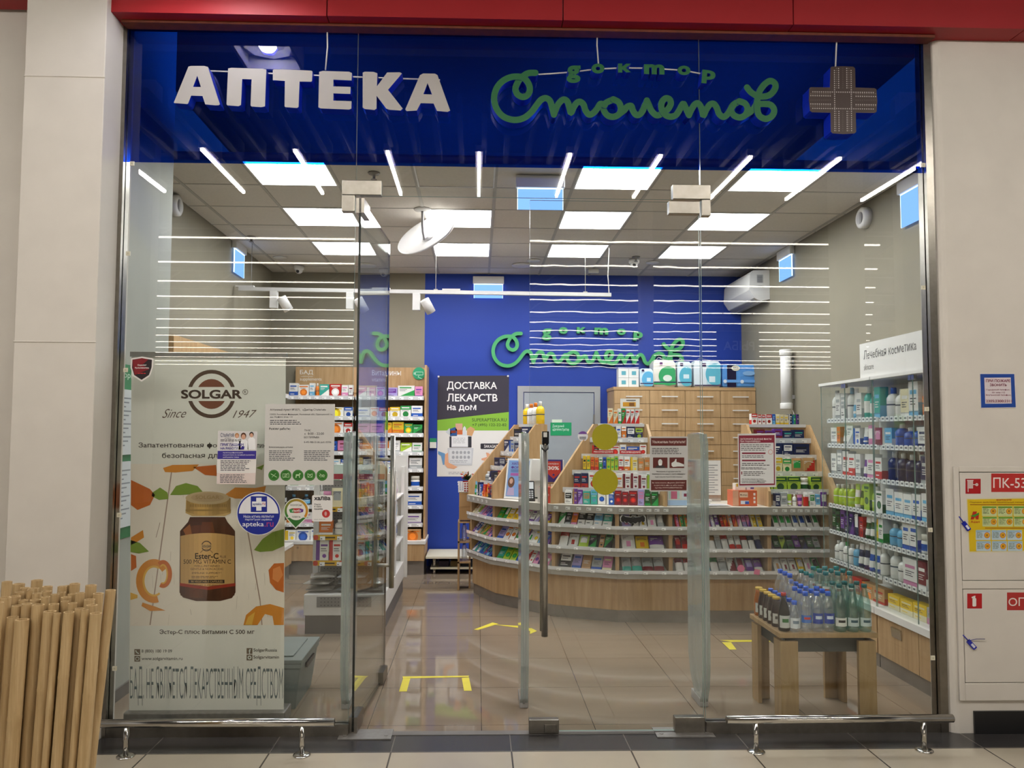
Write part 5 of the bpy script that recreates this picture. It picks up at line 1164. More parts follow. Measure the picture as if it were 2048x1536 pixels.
b.pline([(271.5, 1300.5), (272.5, 1304), (277.5, 1307.5)], 2, Y, 'dfe4dd', 2); b.pring(274.5, 1317.5, 3, 4, Y, 'dfe4dd', 2, 16); b.ptext('f', 497.5, 501.5, 1298, 1307.5, Y, 'dfe4dd', 2, 0.03); b.pring(499, 1315, 2, 3.8, Y, 'dfe4dd', 2, 16)
b.ptext('БАД. НЕ ЯВЛЯЕТСЯ ЛЕКАРСТВЕННЫМ СРЕДСТВОМ', 260, 566, 1333, 1411, Y, '6a7476', 1, -0.012)
b.build('sheet', 'print', bn)

# ------------------------------------------------------------------ notices stuck on the glass
YG = -0.0085
def notice(name, label, cat, cx, cy, bb, Y=YG, mats='print', par=None):
    return tag(bb.build(name, mats, loc=P(cx, cy, Y)), label, cat)
b = MB(); Y = YG
sh_o = [(262, 716.5), (284, 713), (307, 717), (306, 735), (300, 752), (283, 763), (266, 752), (261, 735)]
b.pp(sh_o, Y, 'e6e2de', 0); b.pp([(284 + (x - 284) * 0.87, 737 + (y - 737) * 0.87) for x, y in sh_o], Y, '2a2024', 1); b.pp([(265, 720), (284, 716), (297, 719), (284, 730), (299, 738), (270, 750), (266, 738)], Y, '7e1a22', 2)
b.ptext('Охраняет', 275, 293, 728.5, 732.5, Y, 'f0e8e4', 3, 0.02); b.ptext('Русполиматика', 270, 298, 734, 738, Y, 'f0e8e4', 3, 0.02); b.plines(276, 293, 746, 749, 1, Y, 'c03030', 3, 4)
notice('security_sticker', 'shield shaped dark red security sticker at the banner corner', 'sticker', 284, 738, b)
b = MB()                                                      # job flyer
b.prism([P(x, y, Y) for x, y in [(433, 968), (510.5, 969), (515, 863), (436, 861.5)]], (0, 0.0008, 0), 'e8e4e0')
b.pp([(436, 900), (512.5, 900), (515, 863), (437, 862)], Y, 'd9d6d6', 1)
for x, y, s, hc in ((474, 872, 4.0, 'b8824a'), (487, 873, 5.2, '5a3826'), (503, 870, 4.2, '2e2622')):
    b.pp([(x - s * 1.9, 899), (x + s * 1.9, 899), (x + s * 1.7, y + s * 2), (x + s * .7, y + s * 1.1), (x - s * .7, y + s * 1.1), (x - s * 1.7, y + s * 2)], Y, 'f2f2f4', 2); b.pe(x, y - s * 0.25, s * 1.05, s * 1.25, Y, hc, 3, 16); b.pe(x, y + s * 0.15, s * 0.78, s * 1.0, Y, 'd9a78c', 4, 16)
b.pp([(480, 899), (484, 892), (489, 893), (488, 899)], Y, '3a2f8c', 4)
b.ptext('Столетов', 441, 468, 866, 874, Y, '2a3a6a', 3, 0.0, -0.03); b.ptext('АПТЕКА', 449, 462, 875, 877.5, Y, '5a5a66', 3); b.plines(441, 485, 879, 884, 2, Y, '55505a', 2, 8)
b.ptext('ПРИГЛАШАЕМ', 441, 487, 886.5, 892, Y, '3a2f8c', 3, 0.02); b.ptext('НА РАБОТУ:', 441, 477, 894, 899, Y, '3a2f8c', 3, 0.02)
b.pp([(434.8, 918), (511.8, 918), (512.6, 901.5), (435.4, 901.5)], Y, '3b318f', 2)
b.ptext('провизора/фармацевта', 446, 486, 904, 907, Y, 'e6e2f0', 3, 0.015); b.ptext('консультанта по лечебной косметике', 446, 509, 908.5, 911.5, Y, 'e6e2f0', 3, 0.015); b.ptext('разборщика товара', 446, 478, 913, 916, Y, 'e6e2f0', 3, 0.015)
b.plines(441, 505, 921, 943, 7, Y, '4a4850', 1, 3, 0.45); b.pp([(433.6, 968), (510.3, 968.5), (511.3, 946), (434, 946)], Y, 'e2d2cc', 1); b.plines(440, 495, 949, 967, 6, Y, '4a4850', 2, 9, 0.45)
notice('job_flyer', 'staff wanted flyer with people in white coats stuck over the banner', 'poster', 474, 916, b)
b = MB()                                                      # opening hours sheet
b.prism([P(x, y, Y) for x, y in [(527.7, 970), (667, 970), (670, 808), (531, 808)]], (0, 0.0008, 0), 'cfcdc9')
b.ptext('Аптечный пункт №3571,', 540, 601, 817, 822.5, Y, '2e2e34', 1, 0.008); b.ptext('«Доктор Столетов»', 605, 652, 817, 822.5, Y, '2e2e34', 1, 0.008)
b.ptext('123025, Российская Федерация, Московская обл., Одинцовский г.о.,', 540, 666, 827, 831, Y, '2e2e34', 1, 0.004); b.ptext('дер. Марфино, влад. 110', 540, 585, 832.5, 836, Y, '2e2e34', 1, 0.004)
b.plines(540, 610, 840, 851, 3, Y, '5a5a60', 1, 2, 0.45); b.ptext('Режим работы:', 538.5, 581, 855, 861, Y, '2e2e34', 1, 0.01); b.ptext('ПН-ВС', 609, 622, 858.5, 862.5, Y, '2e2e34', 1); b.ptext('с  8:00 - 22:00', 609, 648, 865, 869.5, Y, '2e2e34', 1, 0.004); b.ptext('БЕЗ ПЕРЕРЫВА', 608, 638.5, 872.5, 876.5, Y, '2e2e34', 1)
b.ptext('8-495-988-33-38, доб. 02706', 608, 662.5, 882.5, 886.5, Y, '2e2e34', 1); b.ptext('Ближлежащие аптеки:', 538, 586, 892.5, 896.5, Y, '2e2e34', 1, 0.008)
b.plines(538, 592, 901, 923, 6, Y, '5a5a60', 1, 12, 0.42); b.plines(608, 662, 901, 923, 6, Y, '5a5a60', 1, 14, 0.42)
for k in range(5):
    x, y = 547.7 + k * 24.1, 950.6; b.pe(x, y, 11, 11, Y, '2f6f24', 1); g = 'b8d8a8'
    b.pring(x, y, 8.8, 9.4, Y, '5f9a52', 2, 24)
    if k == 0: b.pline([(x - 6, y - 3), (x + 6, y + 4)], 1.4, Y, g, 2); b.pline([(x - 4, y + 4), (x + 4, y - 4)], 0.8, Y, g, 2)
    elif k == 1: b.pline([(x - 6, y - 3), (x + 6, y - 3), (x + 6, y + 4), (x - 6, y + 4), (x - 6, y - 3)], 0.9, Y, g, 2); b.pring(x, y, 2, 2.8, Y, g, 2, 14); b.pline([(x - 5, y + 5), (x + 5, y - 5)], .8, Y, g, 2)
    elif k == 2: b.pp([(x - 5, y + 5), (x - 3, y + 5), (x - 2.5, y + 1), (x + 2, y + 1), (x + 2.5, y + 5), (x + 4, y + 5), (x + 3.5, y - 1), (x + 6, y - 3), (x + 3, y - 5), (x + 2, y - 2), (x - 4, y - 2)], Y, g, 2)
    elif k == 3: b.pline([(x - 5, y - 2), (x + 5, y - 2), (x + 4, y + 4), (x - 4, y + 4), (x - 5, y - 2)], .9, Y, g, 2); b.pline([(x - 5, y + 4), (x + 5, y - 4)], .8, Y, g, 2); b.pline([(x - 5, y - 4), (x + 5, y + 4)], .8, Y, g, 2)
    else: b.pline([(x - 6, y), (x + 6, y)], 1, Y, g, 2); b.pring(x - 2.5, y + 1, 2, 2.8, Y, g, 2, 12); b.pring(x + 2.5, y + 1, 2, 2.8, Y, g, 2, 12); b.pline([(x - 5, y - 4), (x + 5, y + 4)], .8, Y, g, 2)
notice('opening_hours_notice', 'grey opening hours notice with five round green prohibition symbols', 'notice', 598, 889, b)
b = MB(); x, y = 517.3, 1027                                  # round partner sticker
b.pe(x, y, 43.8, 43.3, Y, 'e8e8ec', 0, 48); b.pe(x, y, 42.6, 42, Y, '1c2b8e', 1, 48); b.pe(x, y, 39.5, 39, Y, 'e6e6ea', 2, 24, PI, 2 * PI)
b.pr(501.5, 992.5, 534, 1024, Y, '1c2b8e', 3); b.pr(512.5, 995.5, 523, 1021.5, Y, 'eceef2', 4); b.pr(504, 1003, 531.5, 1013.5, Y, 'eceef2', 5); b.ptext('apteka.', 505.5, 524, 1005.5, 1011.5, Y, '1c2b8e', 6, 0.01); b.ptext('ru', 524.5, 530.5, 1005.5, 1010, Y, 'c03048', 6, 0.01)
b.ptext('Наша аптека является', 487, 547.5, 1030, 1035.5, Y, 'd8dcf0', 2, 0.006); b.ptext('партнёром сервиса', 490.5, 544, 1036.5, 1042, Y, 'd8dcf0', 2, 0.006); b.ptext('apteka', 485, 527.5, 1043.5, 1055.5, Y, 'f0f0f6', 2, 0.006); b.ptext('.ru', 529, 547, 1044.5, 1053.5, Y, 'a8407a', 2, 0.006)
notice('partner_sticker', 'round blue and white pharmacy partner sticker on the glass', 'sticker', x, y, b)
b = MB(); x, y = 592.5, 1021.4                                # bonus pin
def pin(r): return [(x + r * math.cos(a), y + r * math.sin(a)) for a in [PI * (0.78 + 1.44 * i / 30) for i in range(31)]] + [(591.3, y + r * 1.46)]
b.pp(pin(25), Y, 'dfe3da', 0)
for i in range(30):
    a0, a1 = PI * (0.80 + 1.40 * i / 30), PI * (0.80 + 1.40 * (i + 1) / 30); t_ = i / 29
    c = tuple(p * (1 - t_) + q * t_ for p, q in zip(H('2f7a34')[:3], H('d08a1e')[:3])) + (1,)
    b.pp([(x + 18.5 * math.cos(a0), y + 18.5 * math.sin(a0)), (x + 23.5 * math.cos(a0), y + 23.5 * math.sin(a0)), (x + 23.5 * math.cos(a1), y + 23.5 * math.sin(a1)), (x + 18.5 * math.cos(a1), y + 18.5 * math.sin(a1))], Y, c, 1)
b.pp([(573.5, y + 14), (611.5, y + 14), (591.3, 1055)], Y, '2c6a2a', 1); b.pe(x, y, 19, 19, Y, 'e4e2dc', 2); b.ptext('БОНУСЫ', 581, 603, 1008, 1012, Y, '2e2e34', 3); b.pp([(578, 1019), (584, 1016.5), (600, 1016.5), (607, 1019), (606, 1024), (594, 1026), (580, 1025)], Y, 'b8403c', 3); b.pp([(578, 1019), (586, 1017), (588, 1025.5), (580, 1025)], Y, '2f8a44', 4); b.pp([(600, 1017), (607, 1019), (606, 1024), (599, 1025.5)], Y, '6a3a90', 4); b.ptext('спасибо', 584, 602, 1018.5, 1023.5, Y, 'f2f0ea', 5, 0.01); b.ptext('ЗДЕСЬ', 584, 601, 1032, 1036, Y, '2e2e34', 3)
notice('bonus_sticker', 'pin shaped green and orange bonus sticker on the glass', 'sticker', x, y, b)
b = MB()
rr = lambda x0, y0, x1, y1, r: [(cx + r * math.cos(a), cy + r * math.sin(a)) for cx, cy, s in ((x1 - r, y1 - r, 0), (x0 + r, y1 - r, 1), (x0 + r, y0 + r, 2), (x1 - r, y0 + r, 3)) for a in [PI / 2 * s + PI / 2 * q / 4 for q in range(5)]]
b.pp(rr(624, 990.5, 665, 1043, 3), Y, 'e6e4e2', 0); b.ptext('халва', 628, 661, 993, 1000.5, Y, '1c1c20', 1, 0.03); b.ptext('Плати', 628.5, 641, 1007, 1010.5, Y, '2a2a2e', 1, 0.015); b.ptext('в одно', 628.5, 643, 1012, 1015, Y, '2a2a2e', 1, 0.015); b.ptext('касание', 628.5, 645.5, 1016.5, 1019.5, Y, '2a2a2e', 1, 0.015); b.pe(652, 1027.4, 8, 8, Y, 'b83232', 1); b.plines(628, 652, 1038.5, 1040, 1, Y, '8a8a8a', 1)
for q in (2, 3.6, 5.2): b.pring(647.5, 1027.4, q, q + .8, Y, 'e8d8d4', 2, 10, -0.9, 0.9)
notice('payment_card_sticker', 'white rounded payment card sticker with a red contactless disc', 'sticker', 644, 1016, b)
b = MB(); mc = '5a2622'                                       # brown notice on the closed door
b.prism([P(px, py, Y) for px, py in [(1299, 982.5), (1375, 982.5), (1376, 873), (1300, 873)]], (0, 0.0008, 0), 'b9b9b7')
b.pr(1302, 876, 1373, 891.5, Y, mc, 1); b.ptext('Уважаемые покупатели!', 1304.5, 1370.5, 880.5, 888, Y, 'd8c8c2', 2, 0.004); b.plines(1304, 1370, 896, 910, 4, Y, '4a4446', 1, 6, 0.4)
b.pr(1306, 915, 1335, 936, Y, mc, 1); b.pr(1339, 915, 1368.5, 936, Y, mc, 1)
b.pe(1320.5, 924, 4.2, 5.6, Y, 'cfd2d0', 2, 18); b.pp([(1310, 936), (1313, 931.5), (1317, 930.5), (1324, 930.5), (1328, 931.5), (1331, 936)], Y, '3a3436', 2); b.pp([(1316.5, 927), (1324.5, 927), (1323, 931), (1318, 931)], Y, 'e6e8e6', 3)
b.pp([(1343, 926), (1349, 922.5), (1351, 918), (1353, 918), (1353, 924), (1358, 925), (1368, 929), (1368, 933), (1356, 933), (1346, 934), (1343, 931)], Y, 'cfd2d0', 2)
b.ptext('Нахождение в торговом зале без', 1313, 1362, 941.5, 945, Y, '3a3436', 1, 0.012); b.ptext('индивидуальных средств защиты запрещено!', 1304, 1370.5, 946.5, 950, Y, '3a3436', 1, 0.012); b.ptext('Будьте здоровы! Берегите себя и близких!', 1310, 1365, 952.5, 955.5, Y, '3a3436', 1, 0.004)
b.pr(1302, 960, 1373, 980.5, Y, mc, 1); b.ptext('Вы также можете оформить ДОСТАВКУ', 1304.5, 1370, 964, 967.5, Y, 'd8c8c2', 2); b.ptext('на дом или в офис на сайте нашего', 1308, 1367, 969, 972.5, Y, 'd8c8c2', 2); b.ptext('партнёра WWW.SUPERAPTEKA.RU.', 1310, 1365, 974, 977.5, Y, 'd8c8c2', 2)
notice('mask_notice', 'brown and grey dear customers notice on the closed door leaf', 'notice', 1338, 928, b)
b = MB(); mr = '7c2036'
b.prism([P(px, py, Y) for px, py in [(1476.5, 975), (1552.5, 974), (1551.5, 866.5), (1475.5, 867.5)]], (0, 0.0008, 0), 'c9cac8')
b.pp([(1478.5, 971), (1550, 970), (1549, 870), (1477.5, 871)], Y, mr, 1); b.pp([(1480.5, 968), (1547.8, 967), (1547.2, 885.5), (1480, 886)], Y, 'd0d2d2', 2)
b.ptext('ЗАПОМНИТЕ ВАЖНЫЕ ФАКТЫ', 1480.5, 1543, 876, 880, Y, 'e6d4d4', 2, 0.01); b.ptext('про коронавирус', 1480.5, 1521, 881, 885, Y, 'e6d4d4', 2, 0.01); b.plines(1482, 1544, 889, 903, 4, Y, '4a4648', 3, 21, 0.38)
b.pr(1484, 905, 1531, 908, Y, mr, 3); b.plines(1484, 1540, 911, 917, 2, Y, '4a4648', 3, 22, 0.38); b.pr(1484, 919.5, 1531, 922.5, Y, mr, 3); b.plines(1484, 1541, 926, 933, 2, Y, '4a4648', 3, 23, 0.42); b.plines(1482, 1536, 935, 940, 2, Y, '4a4648', 3, 24, 0.42); b.plines(1487, 1530, 943, 953, 3, Y, '4a4648', 3, 25, 0.4); b.pr(1482.5, 943, 1484.5, 949, Y, mr, 3)
b.ptext('Мы всегда узнаем про вирус.', 1484, 1528, 957, 960, Y, '2e2a2c', 3, 0.012); b.ptext('Лечение окажется эффективнее,', 1484, 1533, 960.8, 963.4, Y, '2e2a2c', 3, 0.012); b.ptext('если оно начинается вовремя.', 1484, 1530, 964, 966.5, Y, '2e2a2c', 3, 0.012); b.pring(1541, 904, 4, 5, Y, 'c98a80', 3, 14)
notice('virus_facts_notice', 'maroon framed virus facts notice on the fixed glass pane', 'notice', 1514, 920, b)

# ------------------------------------------------------------------ delivery poster on the blue wall
Y = YB - 0.004; b = MB()
TL, TR, BR_, BL = (876, 752), (1018, 751), (1017, 953), (874, 953)
b.prism([P(*q, Y) for q in (BL, BR_, TR, TL)], (0, 0.002, 0), 'e2e0dc')
b.pp([(874.6, 840), (1017.6, 824), (1018, 751), (876, 752)], Y, '3b3742', 1); b.pp([(874.4, 861), (1017.4, 861), (1017.6, 824), (874.7, 840)], Y, '86b83c', 1)
b.ptext('ДОСТАВКА', 894, 994, 763, 781, Y, 'f2f0ee', 2, 0.012); b.ptext('ЛЕКАРСТВ', 894, 995, 787, 803, Y, 'f2f0ee', 2, 0.012); b.ptext('на дом', 894.5, 952.5, 810, 823, Y, 'f2f0ee', 2, 0.014)
b.ptext('SUPERAPTEKA.RU', 944, 1013, 836.5, 843, Y, '2c3a24', 2, 0.0); b.ptext('+7 (495) 122-22-82', 944.5, 1013, 847, 854, Y, '2c3a24', 2, 0.006)
b.pp(rr(961, 887, 1006, 898, 1.5), Y, '2e2c34', 2); b.ptext('ЗАКАЗАТЬ', 968, 999, 889.5, 895.5, Y, 'f0eeec', 3, 0.012)
b.pr(899, 873, 943, 895, Y, '34343c', 2); b.pr(903, 871, 936, 894, Y, 'e8e8ea', 3); b.plines(906, 932, 876, 888, 4, Y, '9a9aa0', 4, 3, 0.3); b.pp([(895, 896), (947, 896), (944, 931), (897, 930)], Y, 'c6c8cc', 4); b.pr(899, 899, 943, 927, Y, 'd6d8da', 5)
for i in range(5):
    for j in range(2): b.pe(906.5 + i * 7.7, 905 + j * 9.5, 2.8, 3.2, Y, 'a2a4aa', 6, 12)
b.plines(900, 942, 921, 927, 2, Y, '9a9ca2', 6, 5, 0.35)
b.pp([(891, 864), (899, 856), (904, 867), (898, 870)], Y, 'c8ced2', 3); b.pp([(900, 858), (910, 854), (914, 859), (914, 872), (900, 872)], Y, '2c5a9c', 3); b.pr(902, 861, 912, 866, Y, '8a3a2a', 4); b.pp([(911, 847), (925, 847), (925, 862), (911, 862)], Y, 'd8a890', 3); b.pr(914, 860, 925, 869, Y, 'c86a3c', 4); b.pp([(926, 856), (929, 852), (932, 856), (933, 871), (925, 871)], Y, 'd6dade', 4); b.pp([(934, 858), (941, 853), (950, 858), (944, 872), (934, 870)], Y, 'd0a070', 4)
b.pp([(876, 902), (890, 907), (891, 928), (886, 930), (882, 912), (876, 908)], Y, '6a9ac8', 4); b.pp([(890, 909), (896, 905), (897, 925), (915, 934), (908, 938), (895, 936), (889, 928)], Y, 'e2a882', 5)
b.pp([(963, 917), (974, 914), (972, 905), (977, 906), (985, 913), (993, 918), (978, 928), (965, 925), (972, 922), (963, 920)], Y, 'dfa27e', 5)
b.plines(897, 940, 944, 950, 2, Y, '9a98a0', 2, 33, 0.35)
for x_, y_ in ((877, 753), (1016, 752)): b.pe(x_, y_, 2, 2, Y, 'd8d8d8', 3, 8)
tag(b.build('delivery_poster', 'print', loc=P(946, 852, Y)), 'home delivery poster with dark heading on the blue wall', 'poster')
b = MB(); b.box((P(860, 877, YB).x, YB - 0.035, P(860, 896, YB).z), (P(873, 877, YB).x, YB - 0.002, P(873, 877, YB).z), 'e6e8e6'); x0, x1 = P(860, 877, YB).x, P(873, 877, YB).x; b.box((x0 - .001, YB - 0.0365, P(860, 884, YB).z), (x1 + .001, YB - 0.001, P(860, 876.5, YB).z), '2f9a6a')
tag(b.build('wipes_box', 'print', loc=((x0 + x1) / 2, YB - 0.02, P(866, 886, YB).z)), 'small white and green box fixed on the blue wall beside the poster', 'box')
# ------------------------------------------------------------------ table of water bottles
tx0, tx1, ty0, ty1, tz = 1.628, 2.165, 0.075, 0.525, 0.487
tb = thing('side_table', 'low oak table with dark apron carrying water bottles behind the glass', 'table', ((tx0 + tx1) / 2, 0.3, 0))
b = MB(); b.box((tx0, ty0, tz - 0.026), (tx1, ty1, tz)); b.build('table_top', 'oak_table', tb, bevel=0.002)
b = MB(); i_ = 0.05
b.box((tx0 + i_, ty0 + i_, 0.375), (tx1 - i_, ty0 + i_ + 0.016, tz - 0.0265)); b.box((tx0 + i_, ty1 - i_ - 0.016, 0.375), (tx1 - i_, ty1 - i_, tz - 0.0265)); b.box((tx0 + i_, ty0 + i_, 0.375), (tx0 + i_ + 0.016, ty1 - i_, tz - 0.0265)); b.box((tx1 - i_ - 0.016, ty0 + i_, 0.375), (tx1 - i_, ty1 - i_, tz - 0.0265)); b.build('apron', 'dark_frame', tb)
for sx, sy in ((0, 0), (1, 0), (0, 1), (1, 1)):                 # corner legs folded from two boards
    xo = tx0 + 0.008 if sx == 0 else tx1 - 0.008; yo = ty0 + 0.008 if sy == 0 else ty1 - 0.008; dx = 1 if sx == 0 else -1; dy_ = 1 if sy == 0 else -1
    b = MB()
    for (a, c_, d_, e) in ((0, 0, 0.095, 0.022), (0, 0.022, 0.022, 0.095)):
        xs = sorted((xo + dx * a, xo + dx * d_)); ys = sorted((yo + dy_ * c_, yo + dy_ * e)); b.box((xs[0], ys[0], 0.0), (xs[1], ys[1], tz - 0.045))
    b.build('leg', 'oak_table', tb)
def drink(name, label, grp, x, y, prof, mt, capm, cap, lab=None, liquid=None, rot=0.0):
    t = thing(name, label, 'bottle', (x, y, tz + 0.0006), grp)
    b = MB(); b.lathe(prof, (x, y, tz + 0.0006), 'ffffff' if liquid is None else liquid, n=18); b.build('body', mt, t)
    z0, z1_, r = cap[0], cap[1], cap[2]; b = MB(); b.lathe([(r, z0), (r, z1_ - 0.002), (r * 0.9, z1_)], (x, y, tz + 0.0006), capm, n=14); b.build('cap', 'gloss', t)
    if lab:
        za, zb, r, c, c2 = lab; b = MB()
        b.lathe([(r, za), (r, zb)], (x, y, tz + 0.0006), c, n=10, cap=False, a0=-PI * 0.86 + rot, a1=-PI * 0.14 + rot)
        b.lathe([(r + 0.0006, za + (zb - za) * .45), (r + 0.0006, za + (zb - za) * .75)], (x, y, tz + 0.0006), c2, n=6, cap=False, a0=-PI * 0.70 + rot, a1=-PI * 0.35 + rot); b.build('label', 'print', t)
JU = [(0.026, 0), (0.029, 0.006), (0.029, 0.085), (0.024, 0.115), (0.019, 0.135), (0.020, 0.150)]
for k in range(5):
    drink('juice_bottle', 'dark juice bottle with gold lid at the table edge, %s from the back' % ORD[k], 'juice bottles on the table', 1.672, 0.487 - k * 0.066, JU, 'gloss', 'c9a84a', (0.150, 0.163, 0.0215), (0.02, 0.075, 0.0296, 'd8d6d0', '4a4644'), '2a1410' if k else 'a8622a')
drink('juice_bottle', 'dark bottle with red and white cap at the front table corner', 'juice bottles on the table', 1.676, 0.132, [(0.028, 0), (0.031, 0.006), (0.031, 0.10), (0.022, 0.14), (0.0135, 0.165), (0.0135, 0.188)], 'gloss', 'b42a26', (0.188, 0.205, 0.0145), (0.02, 0.085, 0.0316, 'c9cbc8', '2c6a34'), '16100e')
SM = [(0.024, 0), (0.0295, 0.006), (0.0295, 0.05), (0.0285, 0.06), (0.0295, 0.07), (0.0295, 0.095), (0.020, 0.125), (0.0125, 0.135), (0.0125, 0.145)]
MD = [(0.024, 0), (0.031, 0.008), (0.031, 0.055), (0.0295, 0.065), (0.031, 0.075), (0.031, 0.12), (0.029, 0.145), (0.019, 0.175), (0.0125, 0.185), (0.0125, 0.193)]
TL_ = [(0.026, 0), (0.034, 0.01), (0.034, 0.12), (0.031, 0.14), (0.034, 0.16), (0.030, 0.20), (0.018, 0.235), (0.0125, 0.245), (0.0125, 0.252)]
GL = [(0.030, 0), (0.0335, 0.008), (0.0335, 0.125), (0.029, 0.165), (0.018, 0.205), (0.0135, 0.222), (0.0135, 0.235)]
for k in range(6): drink('water_bottle', 'small clear water bottle beside the dark juice bottles, %s from the glass' % ORD[k], 'water bottles on the table', 1.728, 0.118 + k * 0.066, SM, 'clear_pet', '2f62d8', (0.143, 0.163, 0.0145), (0.02, 0.075, 0.030, 'dfe4ea', '7a8898') if k == 0 else None)
for c_ in range(2):
    for k in range(6):
        tall = c_ == 0 and k >= 3
        drink('water_bottle', ('clear water bottle with blue cap, %s row from the glass, ' % ORD[k]) + ('column beside the small bottles' if c_ == 0 else 'column beside the green glass'), 'water bottles on the table', 1.791 + c_ * 0.063, 0.120 + k * 0.068, TL_ if tall else MD, 'clear_pet', '2f62d8', (0.25, 0.272, 0.0145) if tall else (0.190, 0.212, 0.0145), ((0.05, 0.09, 0.0316, '3f70c0', 'c03a34') if c_ == 0 else (0.045, 0.10, 0.0316, '1f3f9a', 'd0dcee')) if k == 0 else None)
drink('water_bottle', 'clear water bottle with round dark blue label, next to the green bottles', 'water bottles on the table', 1.916, 0.120, MD, 'clear_pet', '2f62d8', (0.190, 0.212, 0.0145), (0.045, 0.10, 0.0316, '1f3f9a', 'd0dcee'))
for k in range(1, 6): drink('water_bottle', 'clear water bottle with teal cap in the %s row beside the green glass bottles' % ORD[k], 'water bottles on the table', 1.916, 0.120 + k * 0.068, MD if k < 3 else TL_, 'clear_pet', '2f62d8' if k < 3 else '1f7d80', (0.190, 0.212, 0.0145) if k < 3 else (0.25, 0.272, 0.0145))
for c_ in range(3):
    for k in range(5):
        tall = k >= 2
        pr = [(r * 1.0, z * 1.16 if z > .02 else z) for r, z in GL] if tall else GL; s = 1.16 if tall else 1
        drink('mineral_water_bottle', 'green mineral water bottle, %s row from the glass, %s' % (ORD[k], ['column beside the clear bottles', 'centre column', 'column at the cabinet edge'][c_]), 'green bottles on the table', 1.981 + c_ * 0.0685, 0.122 + k * 0.080, pr, 'green_pet', '1f6468' if not tall else '1f8088', (0.233 * s, 0.252 * s, 0.0150), (0.03, 0.075, 0.0342, 'c4d2d2' if k or c_ else 'e6e6e0', '3a5a66' if k or c_ else '2a2a2c') if k == 0 else (None if not tall else (0.16, 0.21, 0.0285, 'dfe2dc', 'a84a44')))

# ------------------------------------------------------------------ anti-theft pedestals behind the doors
for x, lab in ((-0.735, 'clear anti-theft pedestal beside the open door leaf'), (0.272, 'clear anti-theft pedestal behind the closed door handle'), (1.30, 'clear anti-theft pedestal behind the closed door hinge')):
    t = thing('security_pedestal', lab, 'security gate', (x, 0.5, 0), 'anti-theft pedestals')
    b = MB(); ya, yb = 0.30, 0.60
    pf = [(ya + 0.06, 0.03), (yb - 0.14, 0.03), (yb - 0.04, 0.14), (yb, 0.25), (yb, 1.50), (yb - 0.03, 1.555), (ya + 0.03, 1.555), (ya, 1.50), (ya, 0.25), (ya + 0.02, 0.12)]
    b.prism([(x - 0.022, y, z) for y, z in pf], (0.044, 0, 0)); b.build('panel', 'acrylic', t)
    b = MB(); b.tube([(x, y, z) for y, z in pf] + [(x, pf[0][0], pf[0][1])], 0.008, n=8); b.build('rim', 'clear_film', t)
    b = MB(); b.box((x - 0.024, 0.36, 0.0), (x + 0.024, 0.54, 0.05)); b.build('base', 'grey_metal', t, bevel=0.004)
# ------------------------------------------------------------------ yellow tape on the shop floor
def tape(label, pts, loc):
    b = MB()
    for q in pts: b.prism([G(*p_, 0.0006) for p_ in q], (0, 0, 0.0006))
    tag(b.build('floor_tape', 'tape_yellow', loc=G(*loc)), label, 'floor marking')
tape('yellow U-shaped tape mark on the floor inside the open doorway', [[(806, 1357), (937, 1354), (938, 1351.5), (805, 1353)], [(798, 1383), (813.5, 1383), (820.5, 1357.2), (806, 1357.2)], [(928, 1381.5), (943.5, 1381.5), (938, 1355), (923.5, 1356)]], (870, 1360))
tape('yellow chevron tape mark on the floor before the counter', [[(948, 1259), (956, 1260), (997, 1247.5), (985, 1245)], [(986, 1249), (998, 1250.5), (1040, 1256), (1040, 1252)], [(1060, 1259), (1060, 1268), (1074, 1262), (1062, 1256)], [(1040, 1252), (1040, 1256), (1060, 1262), (1062, 1257)]], (1000, 1255))
tape('yellow corner tape mark on the floor behind the bottle table', [[(1440, 1280), (1541, 1280), (1543, 1283.5), (1462, 1284)], [(1444, 1284.5), (1462, 1284.5), (1473, 1299), (1459, 1299)]], (1480, 1285))
# ------------------------------------------------------------------ ceiling things
def exit_sign(label, o, u, wd=0.36, hp=0.21, drop=0.02):
    """white emergency housing with an edge-lit blue panel below; o: top middle at the back, u: direction of its width"""
    o, u = Vector(o), Vector(u); n = Vector((u.y, -u.x, 0)); t = thing('exit_sign', label, 'exit sign', o, 'lit blue exit signs')
    def bx(mb, a0, a1, d0, d1, z0, z1):
        mb.hexa([o + u * a + n * d + Vector((0, 0, z)) for a, d, z in ((a0, d0, z0), (a1, d0, z0), (a1, d1, z0), (a0, d1, z0))], [o + u * a + n * d + Vector((0, 0, z)) for a, d, z in ((a0, d0, z1), (a1, d0, z1), (a1, d1, z1), (a0, d1, z1))])
    b = MB(); bx(b, -wd / 2, wd / 2, 0.0, 0.05, -0.09, 0.0); b.build('housing', 'white_plastic', t, bevel=0.006)
    b = MB(); bx(b, -wd / 2 + 0.015, wd / 2 - 0.015, 0.02, 0.028, -0.09 - hp, -0.0905); b.build('lit_panel', 'exit_light', t)
    b = MB(); bx(b, -wd / 2 + 0.012, wd / 2 - 0.012, 0.018, 0.030, -0.098, -0.0906); bx(b, -wd / 2 + 0.0115, -wd / 2 + 0.0148, 0.019, 0.029, -0.09 - hp, -0.0985); bx(b, wd / 2 - 0.0148, wd / 2 - 0.0115, 0.019, 0.029, -0.09 - hp, -0.0985); b.build('lit_edge', 'exit_bright', t)
p = P(977, 552, YB - 0.06); exit_sign('lit blue exit sign on the blue back wall', (p.x, YB - 0.002, p.z), (1, 0, 0), 0.37, 0.17)
p = G(1080, 352, ZC); exit_sign('lit blue exit sign hanging from the ceiling above the closed door', (p.x, p.y, ZC - 0.01), (1, 0, 0), 0.36, 0.16)
